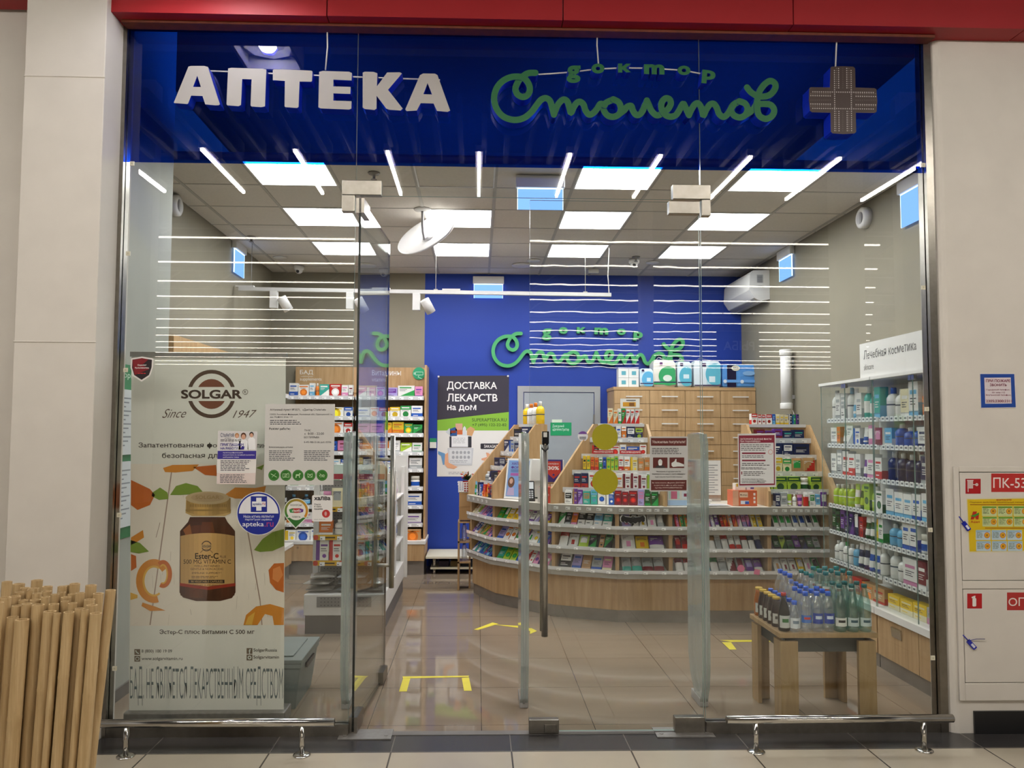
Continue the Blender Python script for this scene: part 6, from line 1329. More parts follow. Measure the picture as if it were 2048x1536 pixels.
p = SX(480, 486, XL + 0.03); exit_sign('lit blue exit sign on the banner-side wall', (XL + 0.002, p.y, p.z), (0, 1, 0), 0.34, 0.24)
p = SX(1566, 500, XR - 0.03); exit_sign('lit blue exit sign on the wall above the air conditioner', (XR - 0.002, p.y - .05, p.z), (0, -1, 0), 0.34, 0.22)
p = SX(1824, 352, XR - 0.03); exit_sign('lit blue exit sign on the wall at the steel front profile', (XR - 0.002, p.y, p.z), (0, -1, 0), 0.34, 0.25)
# convex mirror
pc = P(850, 464, 2.42); nb = Vector((-0.43, -0.61, 0.65)).normalized(); top = G(845, 418, ZC)
t = thing('convex_mirror', 'round white backed convex mirror hanging tilted from the ceiling', 'mirror', top)
Rm = nb.to_track_quat('Z', 'Y').to_matrix().to_4x4(); b = MB(); b.M = Matrix.Translation(pc) @ Rm
b.lathe([(0.0, -0.062), (0.10, -0.055), (0.20, -0.036), (0.268, -0.016)], n=40, cap=False); b.build('back_shell', 'white_plastic', t)
b = MB(); b.M = Matrix.Translation(pc) @ Rm; b.lathe([(0.262, -0.03), (0.274, -0.03), (0.276, -0.018), (0.266, -0.014), (0.262, -0.03)], n=40, cap=False); b.build('rim', 'white_plastic', t)
b = MB(); b.M = Matrix.Translation(pc) @ Rm; b.lathe([(0.0, -0.10), (0.10, -0.09), (0.20, -0.06), (0.262, -0.028)], n=40, cap=False); b.build('mirror_face', 'bright_steel', t)
hub = pc + nb * 0.02 + (Rm.to_3x3() @ Vector((0.0, 0.0, 0))) ; hub = pc - nb * 0.055 + (Rm.to_3x3() @ Vector((0.0, 0.0, 0)))
b = MB(); b.M = Matrix.Translation(hub) @ Rm; b.lathe([(0.0, 0.02), (0.03, 0.018), (0.055, 0.008), (0.06, 0.0), (0.055, -0.03)], n=24, cap=False); b.build('hub', 'white_plastic', t)
b = MB(); b.tube([top + Vector((0, 0, -0.01)), top + Vector((0, 0, -0.14)), top + Vector((0.005, 0, -0.20)), top + Vector((0.015, 0, -0.26)), hub + nb * 0.02], 0.011, n=10); b.build('stem', 'grey_metal', t)
b = MB(); b.lathe([(0.075, -0.001), (0.07, -0.012), (0.02, -0.02)], top, n=24); b.build('ceiling_plate', 'white_plastic', t)
# light track with spotlights
YT = 3.6; ta, tc = P(478, 578, YT), P(1222, 590, YT); t = thing('track_light', 'white track bar with three spotlights hung across the shop on wires', 'track light', ((ta + tc) / 2))
b = MB(); dv = tc - ta; b.hexa([ta + Vector((0, -.02, -.018)), tc + Vector((0, -.02, -.018)), tc + Vector((0, .02, -.018)), ta + Vector((0, .02, -.018))], [ta + Vector((0, -.02, .018)), tc + Vector((0, -.02, .018)), tc + Vector((0, .02, .018)), ta + Vector((0, .02, .018))]); b.build('bar', 'white_metal', t)
for px in (502, 869, 1170):
    a = ta + dv * ((px - 478) / 744); b = MB(); b.tube([a + Vector((0, 0, .018)), (a.x, a.y, ZC)], 0.003, n=6); b.box((a.x - .02, a.y - .012, a.z + .0185), (a.x + .02, a.y + .012, a.z + .03)); b.build('hanging_wire', 'wire', t)
a = tc; b = MB(); b.tube([(a.x - .02, a.y, a.z + .018), (a.x - .03, a.y, a.z + .2), (a.x - .015, a.y, ZC)], 0.005, n=6); b.build('power_cable', 'cable_white', t)
for px in (490, 760, 900):
    a = ta + dv * ((px - 478) / 744); b = MB(); b.box((a.x - .09, a.y - .022, a.z + .0185), (a.x + .09, a.y + .022, a.z + .034)); b.build('connector', 'white_plastic', t)
for px in (549, 700, 832):
    a = ta + dv * ((px - 478) / 744); b = MB(); b.box((a.x - .045, a.y - .03, a.z - .19), (a.x + .03, a.y + .03, a.z - .0185)); sp = b.build('spotlight', 'white_plastic', t, bevel=0.004)
    d_ = Vector((0.45, 0.35, -0.82)).normalized(); c0 = a + Vector((.075, -.05, -.085)); b = MB(); b.M = Matrix.Translation(c0) @ d_.to_track_quat('Z', 'Y').to_matrix().to_4x4()
    b.lathe([(0.0, 0.0), (0.045, 0.001), (0.048, 0.006), (0.048, 0.15), (0.042, 0.15)], n=20, cap=False); b.build('head', 'white_plastic', sp)
    b = MB(); b.M = Matrix.Translation(c0) @ d_.to_track_quat('Z', 'Y').to_matrix().to_4x4(); b.lathe([(0.0, 0.14), (0.041, 0.141)], n=20, cap=False); b.build('lens', 'spot_light', sp)
def round_on_ceiling(name, label, cat, px, py, prof, m='white_plastic', grp=None, extra=None):
    p = G(px, py, ZC); b = MB(); b.lathe([(r, -z) for r, z in prof], (p.x, p.y, ZC - 0.0045), n=22); o = b.build(name, m, loc=(p.x, p.y, ZC - 0.0045)); tag(o, label, cat, grp); return o, p
for px, py, w_ in ((748, 345, 'above the steel corner patch of the open leaf'), (503, 473, 'by the exit sign of the banner-side wall'), (1272, 513, 'in front of the blue wall')):
    o, p = round_on_ceiling('sprinkler', 'small ceiling sprinkler ' + w_, 'sprinkler', px, py, [(0.045, 0), (0.04, 0.008), (0.012, 0.010), (0.010, 0.045), (0.022, 0.047), (0.022, 0.050)], 'galva', 'ceiling sprinklers')
for px, py, w_ in ((560, 514, 'nearest the banner-side wall'), (1067, 520, 'before the blue wall'), (1305, 524, 'beside the dome camera'), (1556, 527, 'beside the air conditioner')):
    round_on_ceiling('ceiling_spot', 'small round recessed ceiling spot ' + w_, 'ceiling spot', px, py, [(0.075, 0), (0.07, 0.006), (0.0, 0.008)], 'white_plastic', 'recessed ceiling spots')
round_on_ceiling('ceiling_speaker', 'flat round white ceiling speaker before the blue wall', 'speaker', 1043, 529, [(0.11, 0), (0.108, 0.012), (0.09, 0.016), (0.0, 0.017)])
for px, py, w_ in ((598, 535, 'in the corner above the wall rack'), (768, 541, 'near the open door leaf'), (1268, 522, 'between the ceiling lights before the blue wall')):
    p = G(px, py - 4, ZC); t = thing('dome_camera', 'white dome camera on the ceiling ' + w_, 'camera', (p.x, p.y, ZC), 'dome cameras')
    b = MB(); b.lathe([(0.058, -0.004), (0.058, -0.04), (0.045, -0.055)], (p.x, p.y, ZC - 0.001), n=20); b.build('housing', 'white_plastic', t)
    b = MB(); b.lathe([(0.042, -0.05), (0.04, -0.075), (0.02, -0.092), (0.0, -0.095)], (p.x, p.y, ZC), n=18, cap=False); b.build('dome', 'white_plastic', t)
    b = MB(); b.M = Matrix.Translation((p.x - .005, p.y - 0.032, ZC - 0.074)) @ Matrix.Rotation(PI / 2, 4, 'X'); b.lathe([(0.018, -0.004), (0.018, 0.008), (0.01, 0.009), (0, 0.009)], n=14); b.build('lens', 'black_plastic', t)
p = G(1187, 538, ZC); b = MB(); b.box((p.x - .06, p.y - .02, ZC - .05), (p.x + .06, p.y + .02, ZC - .0045)); tag(b.build('motion_sensor', 'white_plastic', loc=(p.x, p.y, ZC - 0.0045), bevel=0.004), 'small white sensor box on the ceiling before the blue wall', 'sensor')
for X_, px, py, s, w_ in ((XL, 352, 411, 1, 'banner-side wall'), (XR, 1727, 436, -1, 'wall above the skincare heading board')):
    p = SX(px, py, X_ + 0.03 * s); t = thing('smoke_detector', 'round white detector on the ' + w_, 'detector', (X_, p.y, p.z), 'wall detectors')
    M = Matrix.Translation((X_ + 0.001 * s, p.y, p.z)) @ Matrix.Rotation(PI / 2 * s, 4, 'Y')
    b = MB(); b.M = M; b.lathe([(0.085, 0), (0.085, 0.05), (0.07, 0.06), (0.05, 0.06), (0.045, 0.04), (0.0, 0.038)], n=26); b.build('ring', 'white_plastic', t)
    b = MB(); b.M = M; b.box((-0.05, -0.012, 0.041), (0.05, 0.012, 0.058)); b.build('bracket', 'grey_metal', t)
# air conditioner on the wall, seen from its end
t = thing('air_conditioner', 'white wall air conditioner below the exit sign', 'air conditioner', (3.05, 4.5, 3.17))
ax = XR - 0.002; pf = [(ax, 3.02), (ax - 0.10, 3.00), (ax - 0.17, 3.035), (ax - 0.225, 3.12), (ax - 0.215, 3.29), (ax - 0.18, 3.335), (ax, 3.34)]
b = MB(); b.prism([(x, 4.09, z) for x, z in pf], (0, 0.86, 0)); b.build('body', 'white_plastic', t, bevel=0.008)
b = MB(); b.prism([(ax - 0.112, 4.13, 3.002), (ax - 0.165, 4.13, 3.027), (ax - 0.168, 4.13, 3.022), (ax - 0.115, 4.13, 2.997)], (0, 0.78, 0)); b.build('louver', 'grey_metal', t)
b = MB(); b.quad3((ax - 0.14, 4.0885, 3.20), (1, 0, 0), (0, 0, 1), 0, 0, 0.07, 0.09, 'b8b8b8'); 
for k in range(6): b.quad3((ax - 0.135, 4.0880, 3.205 + k * .013), (1, 0, 0), (0, 0, 1), 0, 0, 0.055, 0.007, '6a6a6e')
b.quad3((ax - 0.13, 4.0885, 3.155), (1, 0, 0), (0, 0, 1), 0, 0, 0.06, 0.012, '8a8a8e'); b.build('rating_label', 'print', t)
# uv lamp housing on the wall
p = SX(1571, 700, 3.09); q = SX(1571, 818, 3.09); t = thing('air_steriliser', 'tall white tubular air steriliser on the wall beside the drawer cabinet', 'air steriliser', (3.09, p.y, (p.z + q.z) / 2))
b = MB(); b.lathe([(0.052, 0), (0.052, p.z - q.z)], (3.09, p.y, q.z), n=22); b.build('tube', 'white_plastic', t)
for z in (q.z - 0.002, p.z - 0.058):
    b = MB(); b.lathe([(0.058, 0), (0.06, 0.005), (0.06, 0.055), (0.058, 0.06)], (3.09, p.y, z), n=22); b.build('end_cap', 'white_plastic', t)
b = MB(); b.box((3.12, p.y - 0.02, q.z + 0.1), (XR - 0.001, p.y + 0.02, q.z + 0.14)); b.box((3.12, p.y - 0.02, p.z - 0.14), (XR - 0.001, p.y + 0.02, p.z - 0.1)); b.build('bracket', 'grey_metal', t)
b = MB(); b.tube([(3.13, p.y, q.z + 0.02), (3.15, p.y - 0.02, q.z - 0.03), (3.158, p.y - 0.06, q.z - 0.12), (3.16, p.y - 0.1, q.z - 0.30)], 0.006, n=6); b.build('cable', 'cable_white', t)

# ------------------------------------------------------------------ packs on the drawer cabinet
ztop = 2.0855
def pack(name, label, px0, px1, py0, base, parts, d=0.20, Y=4.60, grp='hygiene packs on the drawer cabinet', handle=False):
    x0, x1 = P(px0, 760, Y).x + 0.006, P(px1, 760, Y).x - 0.006; h = P(px0, py0, Y).z - ztop; w = x1 - x0
    b = MB(); N = 7; r = 0.035
    def ring(z, ins): return [(x0 + ins, Y + ins), (x0 + w / 2, Y - 0.012 + ins), (x1 - ins, Y + ins), (x1 - ins * .5, Y + d / 2), (x1 - ins, Y + d - ins), (x0 + ins, Y + d - ins), (x0 + ins * .5, Y + d / 2)]
    lv = [(0, .015), (0.02, 0.0), (h * 0.5, -0.004), (h - 0.03, 0.0), (h, 0.02)]; rs = [[(x, y, ztop + 0.0008 + z) for x, y in ring(z, i)] for z, i in lv]
    for i in range(4):
        for k in range(7): b.face([rs[i][k], rs[i][(k + 1) % 7], rs[i + 1][(k + 1) % 7], rs[i + 1][k]], base, 0, False)
    b.face(rs[4], base); b.face(rs[0][::-1], base); yf = Y - 0.018
    for f_ in parts:
        if f_[0] == 'q': b.face([(x0 + w * f_[1], yf, ztop + h * f_[2]), (x0 + w * f_[3], yf, ztop + h * f_[2]), (x0 + w * f_[3], yf, ztop + h * f_[4]), (x0 + w * f_[1], yf, ztop + h * f_[4])], f_[5]); yf -= 0.0005
        elif f_[0] == 'e':
            pts = [(x0 + w * f_[1] + f_[3] * w * math.cos(2 * PI * k / 28), ztop + h * f_[2] + f_[4] * h * math.sin(2 * PI * k / 28)) for k in range(28)]
            b.face([(min(max(x, x0 + .004), x1 - .004), yf, min(max(z, ztop + .01), ztop + h * .96)) for x, z in pts], f_[5]); yf -= 0.0005
        elif f_[0] == 't': b.text3(f_[1], (x0 + w * f_[2], yf, ztop + h * f_[3]), (1, 0, 0), (0, 0, 1), 0, 0, w * f_[4], h * f_[5], f_[6], 0, 0.03); yf -= 0.0005
    o = tag(b.build(name, 'gloss', loc=((x0 + x1) / 2, Y + d / 2, ztop)), label, 'pack', grp)
    if handle:
        m = MB(); m.tube([(x0 + w * .12, Y + d * .4, ztop + h - 0.004), (x0 + w * .3, Y + d * .4, ztop + h + 0.045), (x0 + w * .7, Y + d * .4, ztop + h + 0.01), (x0 + w * .86, Y + d * .4, ztop + h - 0.004)], 0.005, n=5); hd = m.build('carry_handle', 'clear_film'); hd.parent = o; hd.matrix_parent_inverse = Matrix.Translation(o.location).inverted()
T1, T2 = '5fb6cf', '3a2a5a'
pack('nappy_pack', 'small sky blue pad pack beside the stacked white tissue boxes', 1279, 1307, 737, 'cfe6f2', [('e', .62, .42, .5, .42, '5fb0dc'), ('q', .5, .3, .8, .5, 'cfe4f0'), ('q', 0, .17, 1, .22, T2), ('q', .1, .84, .3, .95, T2)])
pack('nappy_pack', 'cream pack with large green disc on the drawer cabinet', 1306, 1352, 721, 'e6e2d8', [('e', .66, .42, .44, .36, '3fa56a'), ('e', .62, .34, .2, .12, 'dfe8e0'), ('q', 0, .10, 1, .2, '3fa56a'), ('q', 0, .17, 1, .21, T2), ('q', .27, .83, .4, .93, '6a3a7a')], handle=True)
pack('nappy_pack', 'pale pack with turquoise disc between the green and the wide packs', 1354, 1384, 723, 'd9e8f0', [('e', .62, .42, .52, .38, T1), ('q', .4, .34, .8, .5, 'd4e8f0'), ('q', 0, .17, 1, .21, T2), ('q', .16, .83, .38, .94, T2)], handle=True)
pack('nappy_pack', 'wide pale pack with turquoise disc beside the deep blue pack', 1387, 1442, 722, 'dce8f0', [('q', .46, .12, .97, .9, 'b8dce8'), ('e', .78, .5, .36, .42, T1), ('q', .55, .2, .78, .42, 'd8eaf2'), ('q', 0, .06, 1, .10, T2), ('q', .3, .80, .44, .92, T2)], handle=True)
pack('nappy_pack', 'blue and navy pad pack at the wall end of the drawer cabinet', 1444, 1515, 729, '5b9ae0', [('q', .12, .02, .38, .97, '17143a'), ('q', .0, .22, 1, .34, '6aa6ea'), ('e', .37, .84, .12, .12, 'e8e6d0'), ('t', 'TENA', .28, .80, .18, .09, '2a2a5a'), ('e', .75, .62, .18, .10, '8ab8e8'), ('e', .55, .26, .05, .08, 'dce8f4'), ('e', .06, .27, .05, .08, 'dce8f4')])
for j in range(2):
    for i in range(2):
        x0 = P(1237 + i * 20.5, 760, 4.60).x; x1 = P(1257 + i * 20.5, 760, 4.60).x; z0 = ztop + 0.0008 + j * 0.107; b = MB(); b.box((x0, 4.60, z0), (x1, 4.72, z0 + 0.105), 'e4e4e2'); b.quad3((x0, 4.5994, z0), (1, 0, 0), (0, 0, 1), 0.035, 0.03, 0.085, 0.075, '5fa8b8')
        tag(b.build('tissue_box', 'print', loc=((x0 + x1) / 2, 4.66, z0)), 'white box with teal square, %s box of the four on the drawer cabinet' % [['lower outer', 'lower inner'], ['upper outer', 'upper inner']][j][i], 'box', 'stacked white boxes on the drawer cabinet')

# ------------------------------------------------------------------ things on the counter between the displays
cz = 0.956
def obox(name, label, cat, c, w, d, h, rz, z, colr, deco=None, mat='print', grp=None, tilt=0.0):
    b = MB(); b.box((-w / 2, 0, 0), (w / 2, d, h), colr)
    if deco: deco(b, w, d, h)
    o = b.build(name, mat); o.location = (c[0], c[1], z); o.rotation_euler = (-tilt, 0, rz); tag(o, label, cat, grp); return o
def Qd(b, w, h, x0, z0, x1, z1, c, k=1): b.face([(-w / 2 + w * x0, -0.0005 * k, h * z0), (-w / 2 + w * x1, -0.0005 * k, h * z0), (-w / 2 + w * x1, -0.0005 * k, h * z1), (-w / 2 + w * x0, -0.0005 * k, h * z1)], c)
def Tx(b, s, w, h, x0, z0, wd, ht, c, k=2, bold=0.01): b.text3(s, (-w / 2 + w * x0, -0.0005 * k, h * z0), (1, 0, 0), (0, 0, 1), 0, 0, w * wd, h * ht, c, 0, bold)
# ad screen
sc = thing('ad_screen', 'white framed advertising screen leaning on the counter', 'screen', (0.30, 2.92, cz))
sp, su = P(1006, 999, 2.90), None
b = MB(); M = Matrix.Translation((sp.x + 0.115, 2.90, cz + 0.004)) @ Matrix.Rotation(-0.55, 4, 'Z') @ Matrix.Rotation(-0.20, 4, 'X'); b.M = M
b.box((-.125, 0, 0), (.125, .02, .37), 'e4e4e2'); b.build('frame', 'print', sc)
b = MB(); b.M = M; b.quad3((-.108, -.001, .02), (1, 0, 0), (0, 0, 1), 0, 0, .216, .332, '7a9ccc'); o_ = (-.108, -.0015, .02)
b.text3('ХИЛАК', o_, (1, 0, 0), (0, 0, 1), .03, .29, .12, .025, '5a3a8a', 0, .02); b.text3('ФОРТЕ', o_, (1, 0, 0), (0, 0, 1), .03, .255, .12, .025, '5a3a8a', 0, .02)
b.quad3(o_, (1, 0, 0), (0, 0, 1), .03, .19, .17, .215, 'a05a9a'); 
for k in range(3): b.quad3(o_, (1, 0, 0), (0, 0, 1), .03, .225 + k * .009, .11, .229 + k * .009, '4a5a8a')
b.face([(-.108 + .045 + .035 * math.cos(a * PI / 8) * (1.0), -.0018, .02 + .13 + .05 * math.sin(a * PI / 8)) for a in range(16)], '6a4a3a'); b.face([(-.108 + .045 + .018 * math.cos(a * PI / 8), -.0022, .02 + .14 + .025 * math.sin(a * PI / 8)) for a in range(16)], 'c8a08c'); b.face([(-.10, -.002, .03), (-.02, -.002, .03), (-.03, -.002, .10), (-.085, -.002, .10)], 'b0a0c0'); b.quad3(o_, (1, 0, 0), (0, 0, 1), .15, .06, .20, .15, 'b8a8d0'); b.build('screen', 'print', sc)
def mon(name, label, px0, px1, py0, py1, Y, parts_):
    a, c_ = P(px0, py1, Y), P(px1, py0, Y); t = thing(name, label, 'monitor', ((a.x + c_.x) / 2, Y, cz)); b = MB(); b.box((a.x, Y, a.z), (c_.x, Y + 0.03, c_.z)); b.build('back_cover', 'white_plastic', t, bevel=0.006)
    b = MB(); m = (a.x + c_.x) / 2; b.box((m - .03, Y + .031, cz), (m + .03, Y + .05, a.z + .08)); b.box((m - .055, Y + .031, cz), (m + .055, Y + .14, cz + .012)); b.build('stand', 'white_plastic', t)
mon('monitor', 'white backed monitor on the counter behind the card terminal', 1058, 1090, 918, 962, 2.98, 0)
mon('monitor', 'white backed monitor on the counter behind the discount sign', 1093, 1128, 920, 962, 2.90, 0)
def disc_(b, w, d, h):
    Qd(b, w, h, 0, 0, 1, 1, '3a2a78'); b.face([(-w / 2 + w * x, -.001, h * z) for x, z in ((.12, .92), (.88, .92), (.88, .42), (.5, .14), (.12, .42))][::-1], 'c03a30'); Tx(b, 'СКИДКА', w, h, .22, .76, .56, .09, 'e8d8d4', 3); Tx(b, '30%', w, h, .2, .54, .6, .16, 'f4ecea', 3, .03); b.face([(w * .06 * math.cos(a * PI / 6), -.0016, h * .32 + w * .06 * math.sin(a * PI / 6)) for a in range(12)], '3a2a78')
p = P(1107, 963, 2.765); obox('discount_sign', 'purple discount sign with a red thirty percent tag on the counter', 'sign', (p.x, 2.765), .165, .008, .20, 0, cz + 0.1655, 'e8e8e6', disc_)
obox('sign_holder', 'tan cardboard tray of small packs under the discount sign', 'box', (p.x, 2.755), .17, .11, .164, 0, cz + .0006, '8a6a4a', lambda b, w, d, h: [Qd(b, w, h, .05 + .3 * k, .3, .3 + .3 * k, .9, c) for k, c in enumerate(('d8a890', 'e2d8cc', 'b8705a'))])
p = P(1092, 1008, 2.50); obox('red_carton', 'red and white carton on the counter in front of the discount sign', 'box', (.575, 2.55), .125, .08, .135, -.6, cz + .0006, 'c23a28', lambda b, w, d, h: [Tx(b, 'ЭНТЕРОЛ', w, h, .25, .45, .65, .12, 'f0dcd6'), Qd(b, w, h, 0, 0, .2, 1, 'd8d0cc')])
x = P(1060, 1000, 2.7).x; t = thing('card_terminal', 'black and white card payment terminal on the counter', 'card terminal', (x, 2.7, cz))
b = MB(); b.M = Matrix.Translation((x, 2.70, cz)) @ Matrix.Rotation(-0.5, 4, 'X'); b.box((-.045, 0, .02), (.045, .05, .20), '202024'); b.build('body', 'gloss', t, bevel=.006)
b = MB(); b.M = Matrix.Translation((x, 2.70, cz)) @ Matrix.Rotation(-0.5, 4, 'X'); b.quad3((-.035, -.001, .12), (1, 0, 0), (0, 0, 1), 0, 0, .07, .065, 'c8ccd0'); b.build('display', 'gloss', t)
b = MB(); b.M = Matrix.Translation((x, 2.70, cz)) @ Matrix.Rotation(-0.5, 4, 'X')
for i in range(3):
    for j in range(4): b.quad3((-.03 + i * .022, -.001, .03 + j * .02), (1, 0, 0), (0, 0, 1), 0, 0, .016, .013, 'a8aaac')
b.build('keypad', 'print', t)
b = MB(); b.box((x - .045, 2.7, cz), (x + .045, 2.80, cz + .02)); b.build('foot', 'black_plastic', t)
# between the middle display and the far display
p = P(1357, 1016, 2.40); obox('promo_box', 'white promotional box picturing a woman in a pink shirt on the counter', 'box', (1.685, 2.30), .20, .10, .17, 0, cz + .0006, 'dcd8d2', lambda b, w, d, h: [Qd(b, w, h, .02, .02, .98, .28, 'a8c4e4'), Qd(b, w, h, .05, .34, .5, .98, 'b8d4cc'), Qd(b, w, h, .14, .34, .4, .78, 'c86a86', 2), b.face([(-w / 2 + w * .27 + .03 * math.cos(a * PI / 8), -.0016, h * .9 + .03 * math.sin(a * PI / 8)) for a in range(16)], '4a3028'), b.face([(-w / 2 + w * .27 + .019 * math.cos(a * PI / 8), -.0022, h * .87 + .022 * math.sin(a * PI / 8)) for a in range(16)], 'd8a68c'), Qd(b, w, h, .6, .34, .96, .98, 'd6dce4'), Qd(b, w, h, .68, .45, .8, .6, '8a2a4a', 2)])
def syr(b, w, d, h):
    Qd(b, w, h, .0, .0, .24, 1, 'e0a888'); Qd(b, w, h, .28, .55, .62, .88, 'f0cdb0'); Tx(b, 'Фозикард', w, h, .31, .64, .28, .14, '4a2a20', 3); Qd(b, w, h, .32, .12, .66, .34, 'dfe4ee', 2); Qd(b, w, h, .50, .12, .66, .3, '3a5ab0', 3)
    for k in range(3): Qd(b, w, h, .85, .18 + k * .25, .93, .34 + k * .25, 'f2e6e0'); 
obox('orange_carton', 'large orange carton on the counter below the virus facts notice', 'box', (2.235, 2.30), .205, .14, .128, 0, cz + .0006, 'd2643c', syr)
obox('medicine_carton', 'small white and yellow carton on top of the orange carton', 'carton', (2.21, 2.34), .085, .06, .055, .05, cz + .1296, 'ece8de', lambda b, w, d, h: [Qd(b, w, h, .1, .5, .4, 1, 'e2b830'), Qd(b, w, h, .5, .5, .8, 1, 'e2b830')])
obox('medicine_carton', 'small white and purple carton beside the yellow one on the orange carton', 'carton', (2.30, 2.35), .06, .05, .045, 0, cz + .1296, 'ece8ee', lambda b, w, d, h: [Qd(b, w, h, .5, .2, 1, .9, '5a4a9a')])
for k, (dx, dyy, rz, w_) in enumerate(((2.0, 2.36, .3, 'lowest of the loose sheets'), (1.96, 2.34, -.15, 'middle of the loose sheets'), (2.0, 2.32, .08, 'topmost of the loose sheets'))):
    b = MB(); b.box((-.1, -.07, 0), (.1, .07, .002), 'dcdcda'); 
    for q in range(5): b.quad3((-.08, -.05 + q * .022, .0024), (1, 0, 0), (0, 1, 0), 0, 0, .15, .008, '8a90b0')
    o = b.build('paper_sheet', 'print'); o.location = (dx, dyy, cz + .0008 + k * .003); o.rotation_euler = (0, 0, rz); tag(o, 'printed paper sheet on the counter, ' + w_, 'paper', 'papers on the counter')
for k in range(3): obox('receipt_pad', 'stacked white pad on the counter papers, %s from the bottom' % ORD[k], 'pad', (1.93 + .01 * k, 2.47), .13, .09, .011, .1 * k, cz + .0006 + k * .0122 , 'd8d8d6', None, 'print', 'white pads on the counter')
# red strips, a round talker and the box on top of the middle display
L0, ld, R0, rd = DISP['middle']; s_ = STEP_S[3] - 0.012; a, c_ = L0 + ld * s_, R0 + rd * s_; u2 = (c_ - a).normalized(); n2 = Vector((u2.y, -u2.x)); rz2 = math.atan2(u2.y, u2.x)
for k, (fa, wd, w_) in enumerate(((.16, .19, 'first'), (.55, .19, 'second'))):
    q = a + u2 * ((c_ - a).length * fa) + n2 * 0.03; b = MB(); b.box((0, 0, 0), (wd, .003, .032), 'b8262c'); b.text3('РЕКОМЕНДУЕМ!', (0, -.0006, 0), (1, 0, 0), (0, 0, 1), .012, .008, wd - .024, .016, 'f2e6e4', 0, .02)
    o = b.build('shelf_strip', 'print'); o.location = (q.x, q.y, STEP_Z[3] + .0165); o.rotation_euler = (0, 0, rz2); tag(o, 'red recommended strip on the third step of the middle display, %s from the banner side' % w_, 'sign', 'recommended strips')
q = L0 + ld * .40; b = MB(); cyl = [(0.045 * math.cos(2 * PI * k / 28), 0, 0.045 * math.sin(2 * PI * k / 28)) for k in range(28)]; b.prism(cyl, (0, .002, 0), 'ece8ec'); b.face([p_ for p_ in [(x, -.0006, z) for x, y, z in cyl] if p_[2] > .012], '7a4a9a')
for k in range(2): b.quad3((-.03, -.0007, -.012 - k * .014), (1, 0, 0), (0, 0, 1), 0, 0, .06, .007, '4a4a50')
o = b.build('shelf_talker', 'print'); o.location = (q.x - .03, q.y - .012, 1.53); tag(o, 'small round white and purple talker on the sloping panel edge of the middle display', 'sign')
a, c_ = rowline('middle', 5, 0.02); m = a.lerp(c_, .72); obox('medicine_carton', 'wide white and orange carton lying on top of the upper row of the middle display', 'carton', (m.x, m.y + .005), .17, .05, .085, rz2, STEP_Z[5] + .142, 'e6e2da', lambda b, w, d, h: [Qd(b, w, h, .12, .15, .8, .62, 'd89a2c'), Qd(b, w, h, .45, .2, .72, .55, '8a5a2c', 2), Qd(b, w, h, .3, .75, .8, .86, '6a6460', 2)])
b = MB(); b.box((.337, -.075, 1.50), (.372, -.035, 1.565), '17171a'); b.tube([(.345, -.055, 1.50), (.34, -.06, 1.475), (.352, -.078, 1.462), (.366, -.06, 1.475), (.364, -.055, 1.50)], .006, '1c1c20', n=6); b.box((.343, -.0765, 1.535), (.362, -.0745, 1.56), 'c8c8c4')
tag(b.build('cable_lock', 'gloss', loc=(.354, -.055, 1.48)), 'black cable lock with a white tag hung on top of the closed door handle', 'lock')
# pink price stars, a bat mask and a hanging sheet at the counter
fo = off(0.074)
for k, (px, py, w_) in enumerate(((1482, 1137, 'round'), (1514, 1144, 'square'))):
    q = P(px, py, fo[4].y - .004); b = MB(); n_ = 12 if k == 0 else 4; b.prism([(q.x + .033 * math.cos(2 * PI * i / n_ + .6) * (1 if i % 2 else .88 if k == 0 else 1), q.y, q.z + .03 * math.sin(2 * PI * i / n_ + .6)) for i in range(n_)], (0, .002, 0), 'e07a9c')
    tag(b.build('price_star', 'print', loc=q), '%s pink price flash on the lowest counter shelf edge under the orange box' % w_, 'price tag')
bm = [(0, .018), (.006, .034), (.012, .026), (.02, .026), (.06, .030), (.085, .042), (.10, .022), (.098, -.004), (.085, -.014), (.07, -.006), (.055, -.02), (.04, -.012), (.02, -.026), (0, -.018)]
bm = bm + [(-x, z) for x, z in bm[::-1][1:-1]]; q = P(1266, 1041, 2.262); b = MB(); v_, fr2, sd2 = curve_prism([bm], .002); b.mesh([(q.x + x, q.y + z, q.z + y) for x, y, z in v_], fr2 + sd2, '18181c'); v_, fr2, sd2 = curve_prism([[(x * 1.08, z * 1.14) for x, z in bm]], .001); b.mesh([(q.x + x, q.y + .003 + z, q.z + y) for x, y, z in v_], fr2 + sd2, 'ecebe8')
tag(b.build('bat_mask', 'print', loc=q), 'black bat shaped mask on the top counter shelf under the brown notice', 'mask')
a, c_ = P(1404, 990, 2.75), P(1441, 921, 2.75); t = thing('document_holder', 'clear document holder with printed sheets standing on the counter behind the door hinge pedestal', 'holder', ((a.x + c_.x) / 2, 2.75, cz)); b = MB(); b.box((a.x, 2.75, a.z), (c_.x, 2.756, c_.z), 'dcdcda')
for k in range(12): b.quad3((a.x + .015, 2.7494, a.z + .02 + k * .022), (1, 0, 0), (0, 0, 1), 0, 0, .10 + .03 * (k % 2), .007, '8a8c92')
b.build('sheet', 'print', t); b = MB(); b.box((a.x, 2.757, cz), (c_.x, 2.762, c_.z)); b.box((a.x, 2.757, cz), (c_.x, 2.83, cz + .004)); b.build('stand', 'clear_film', t)
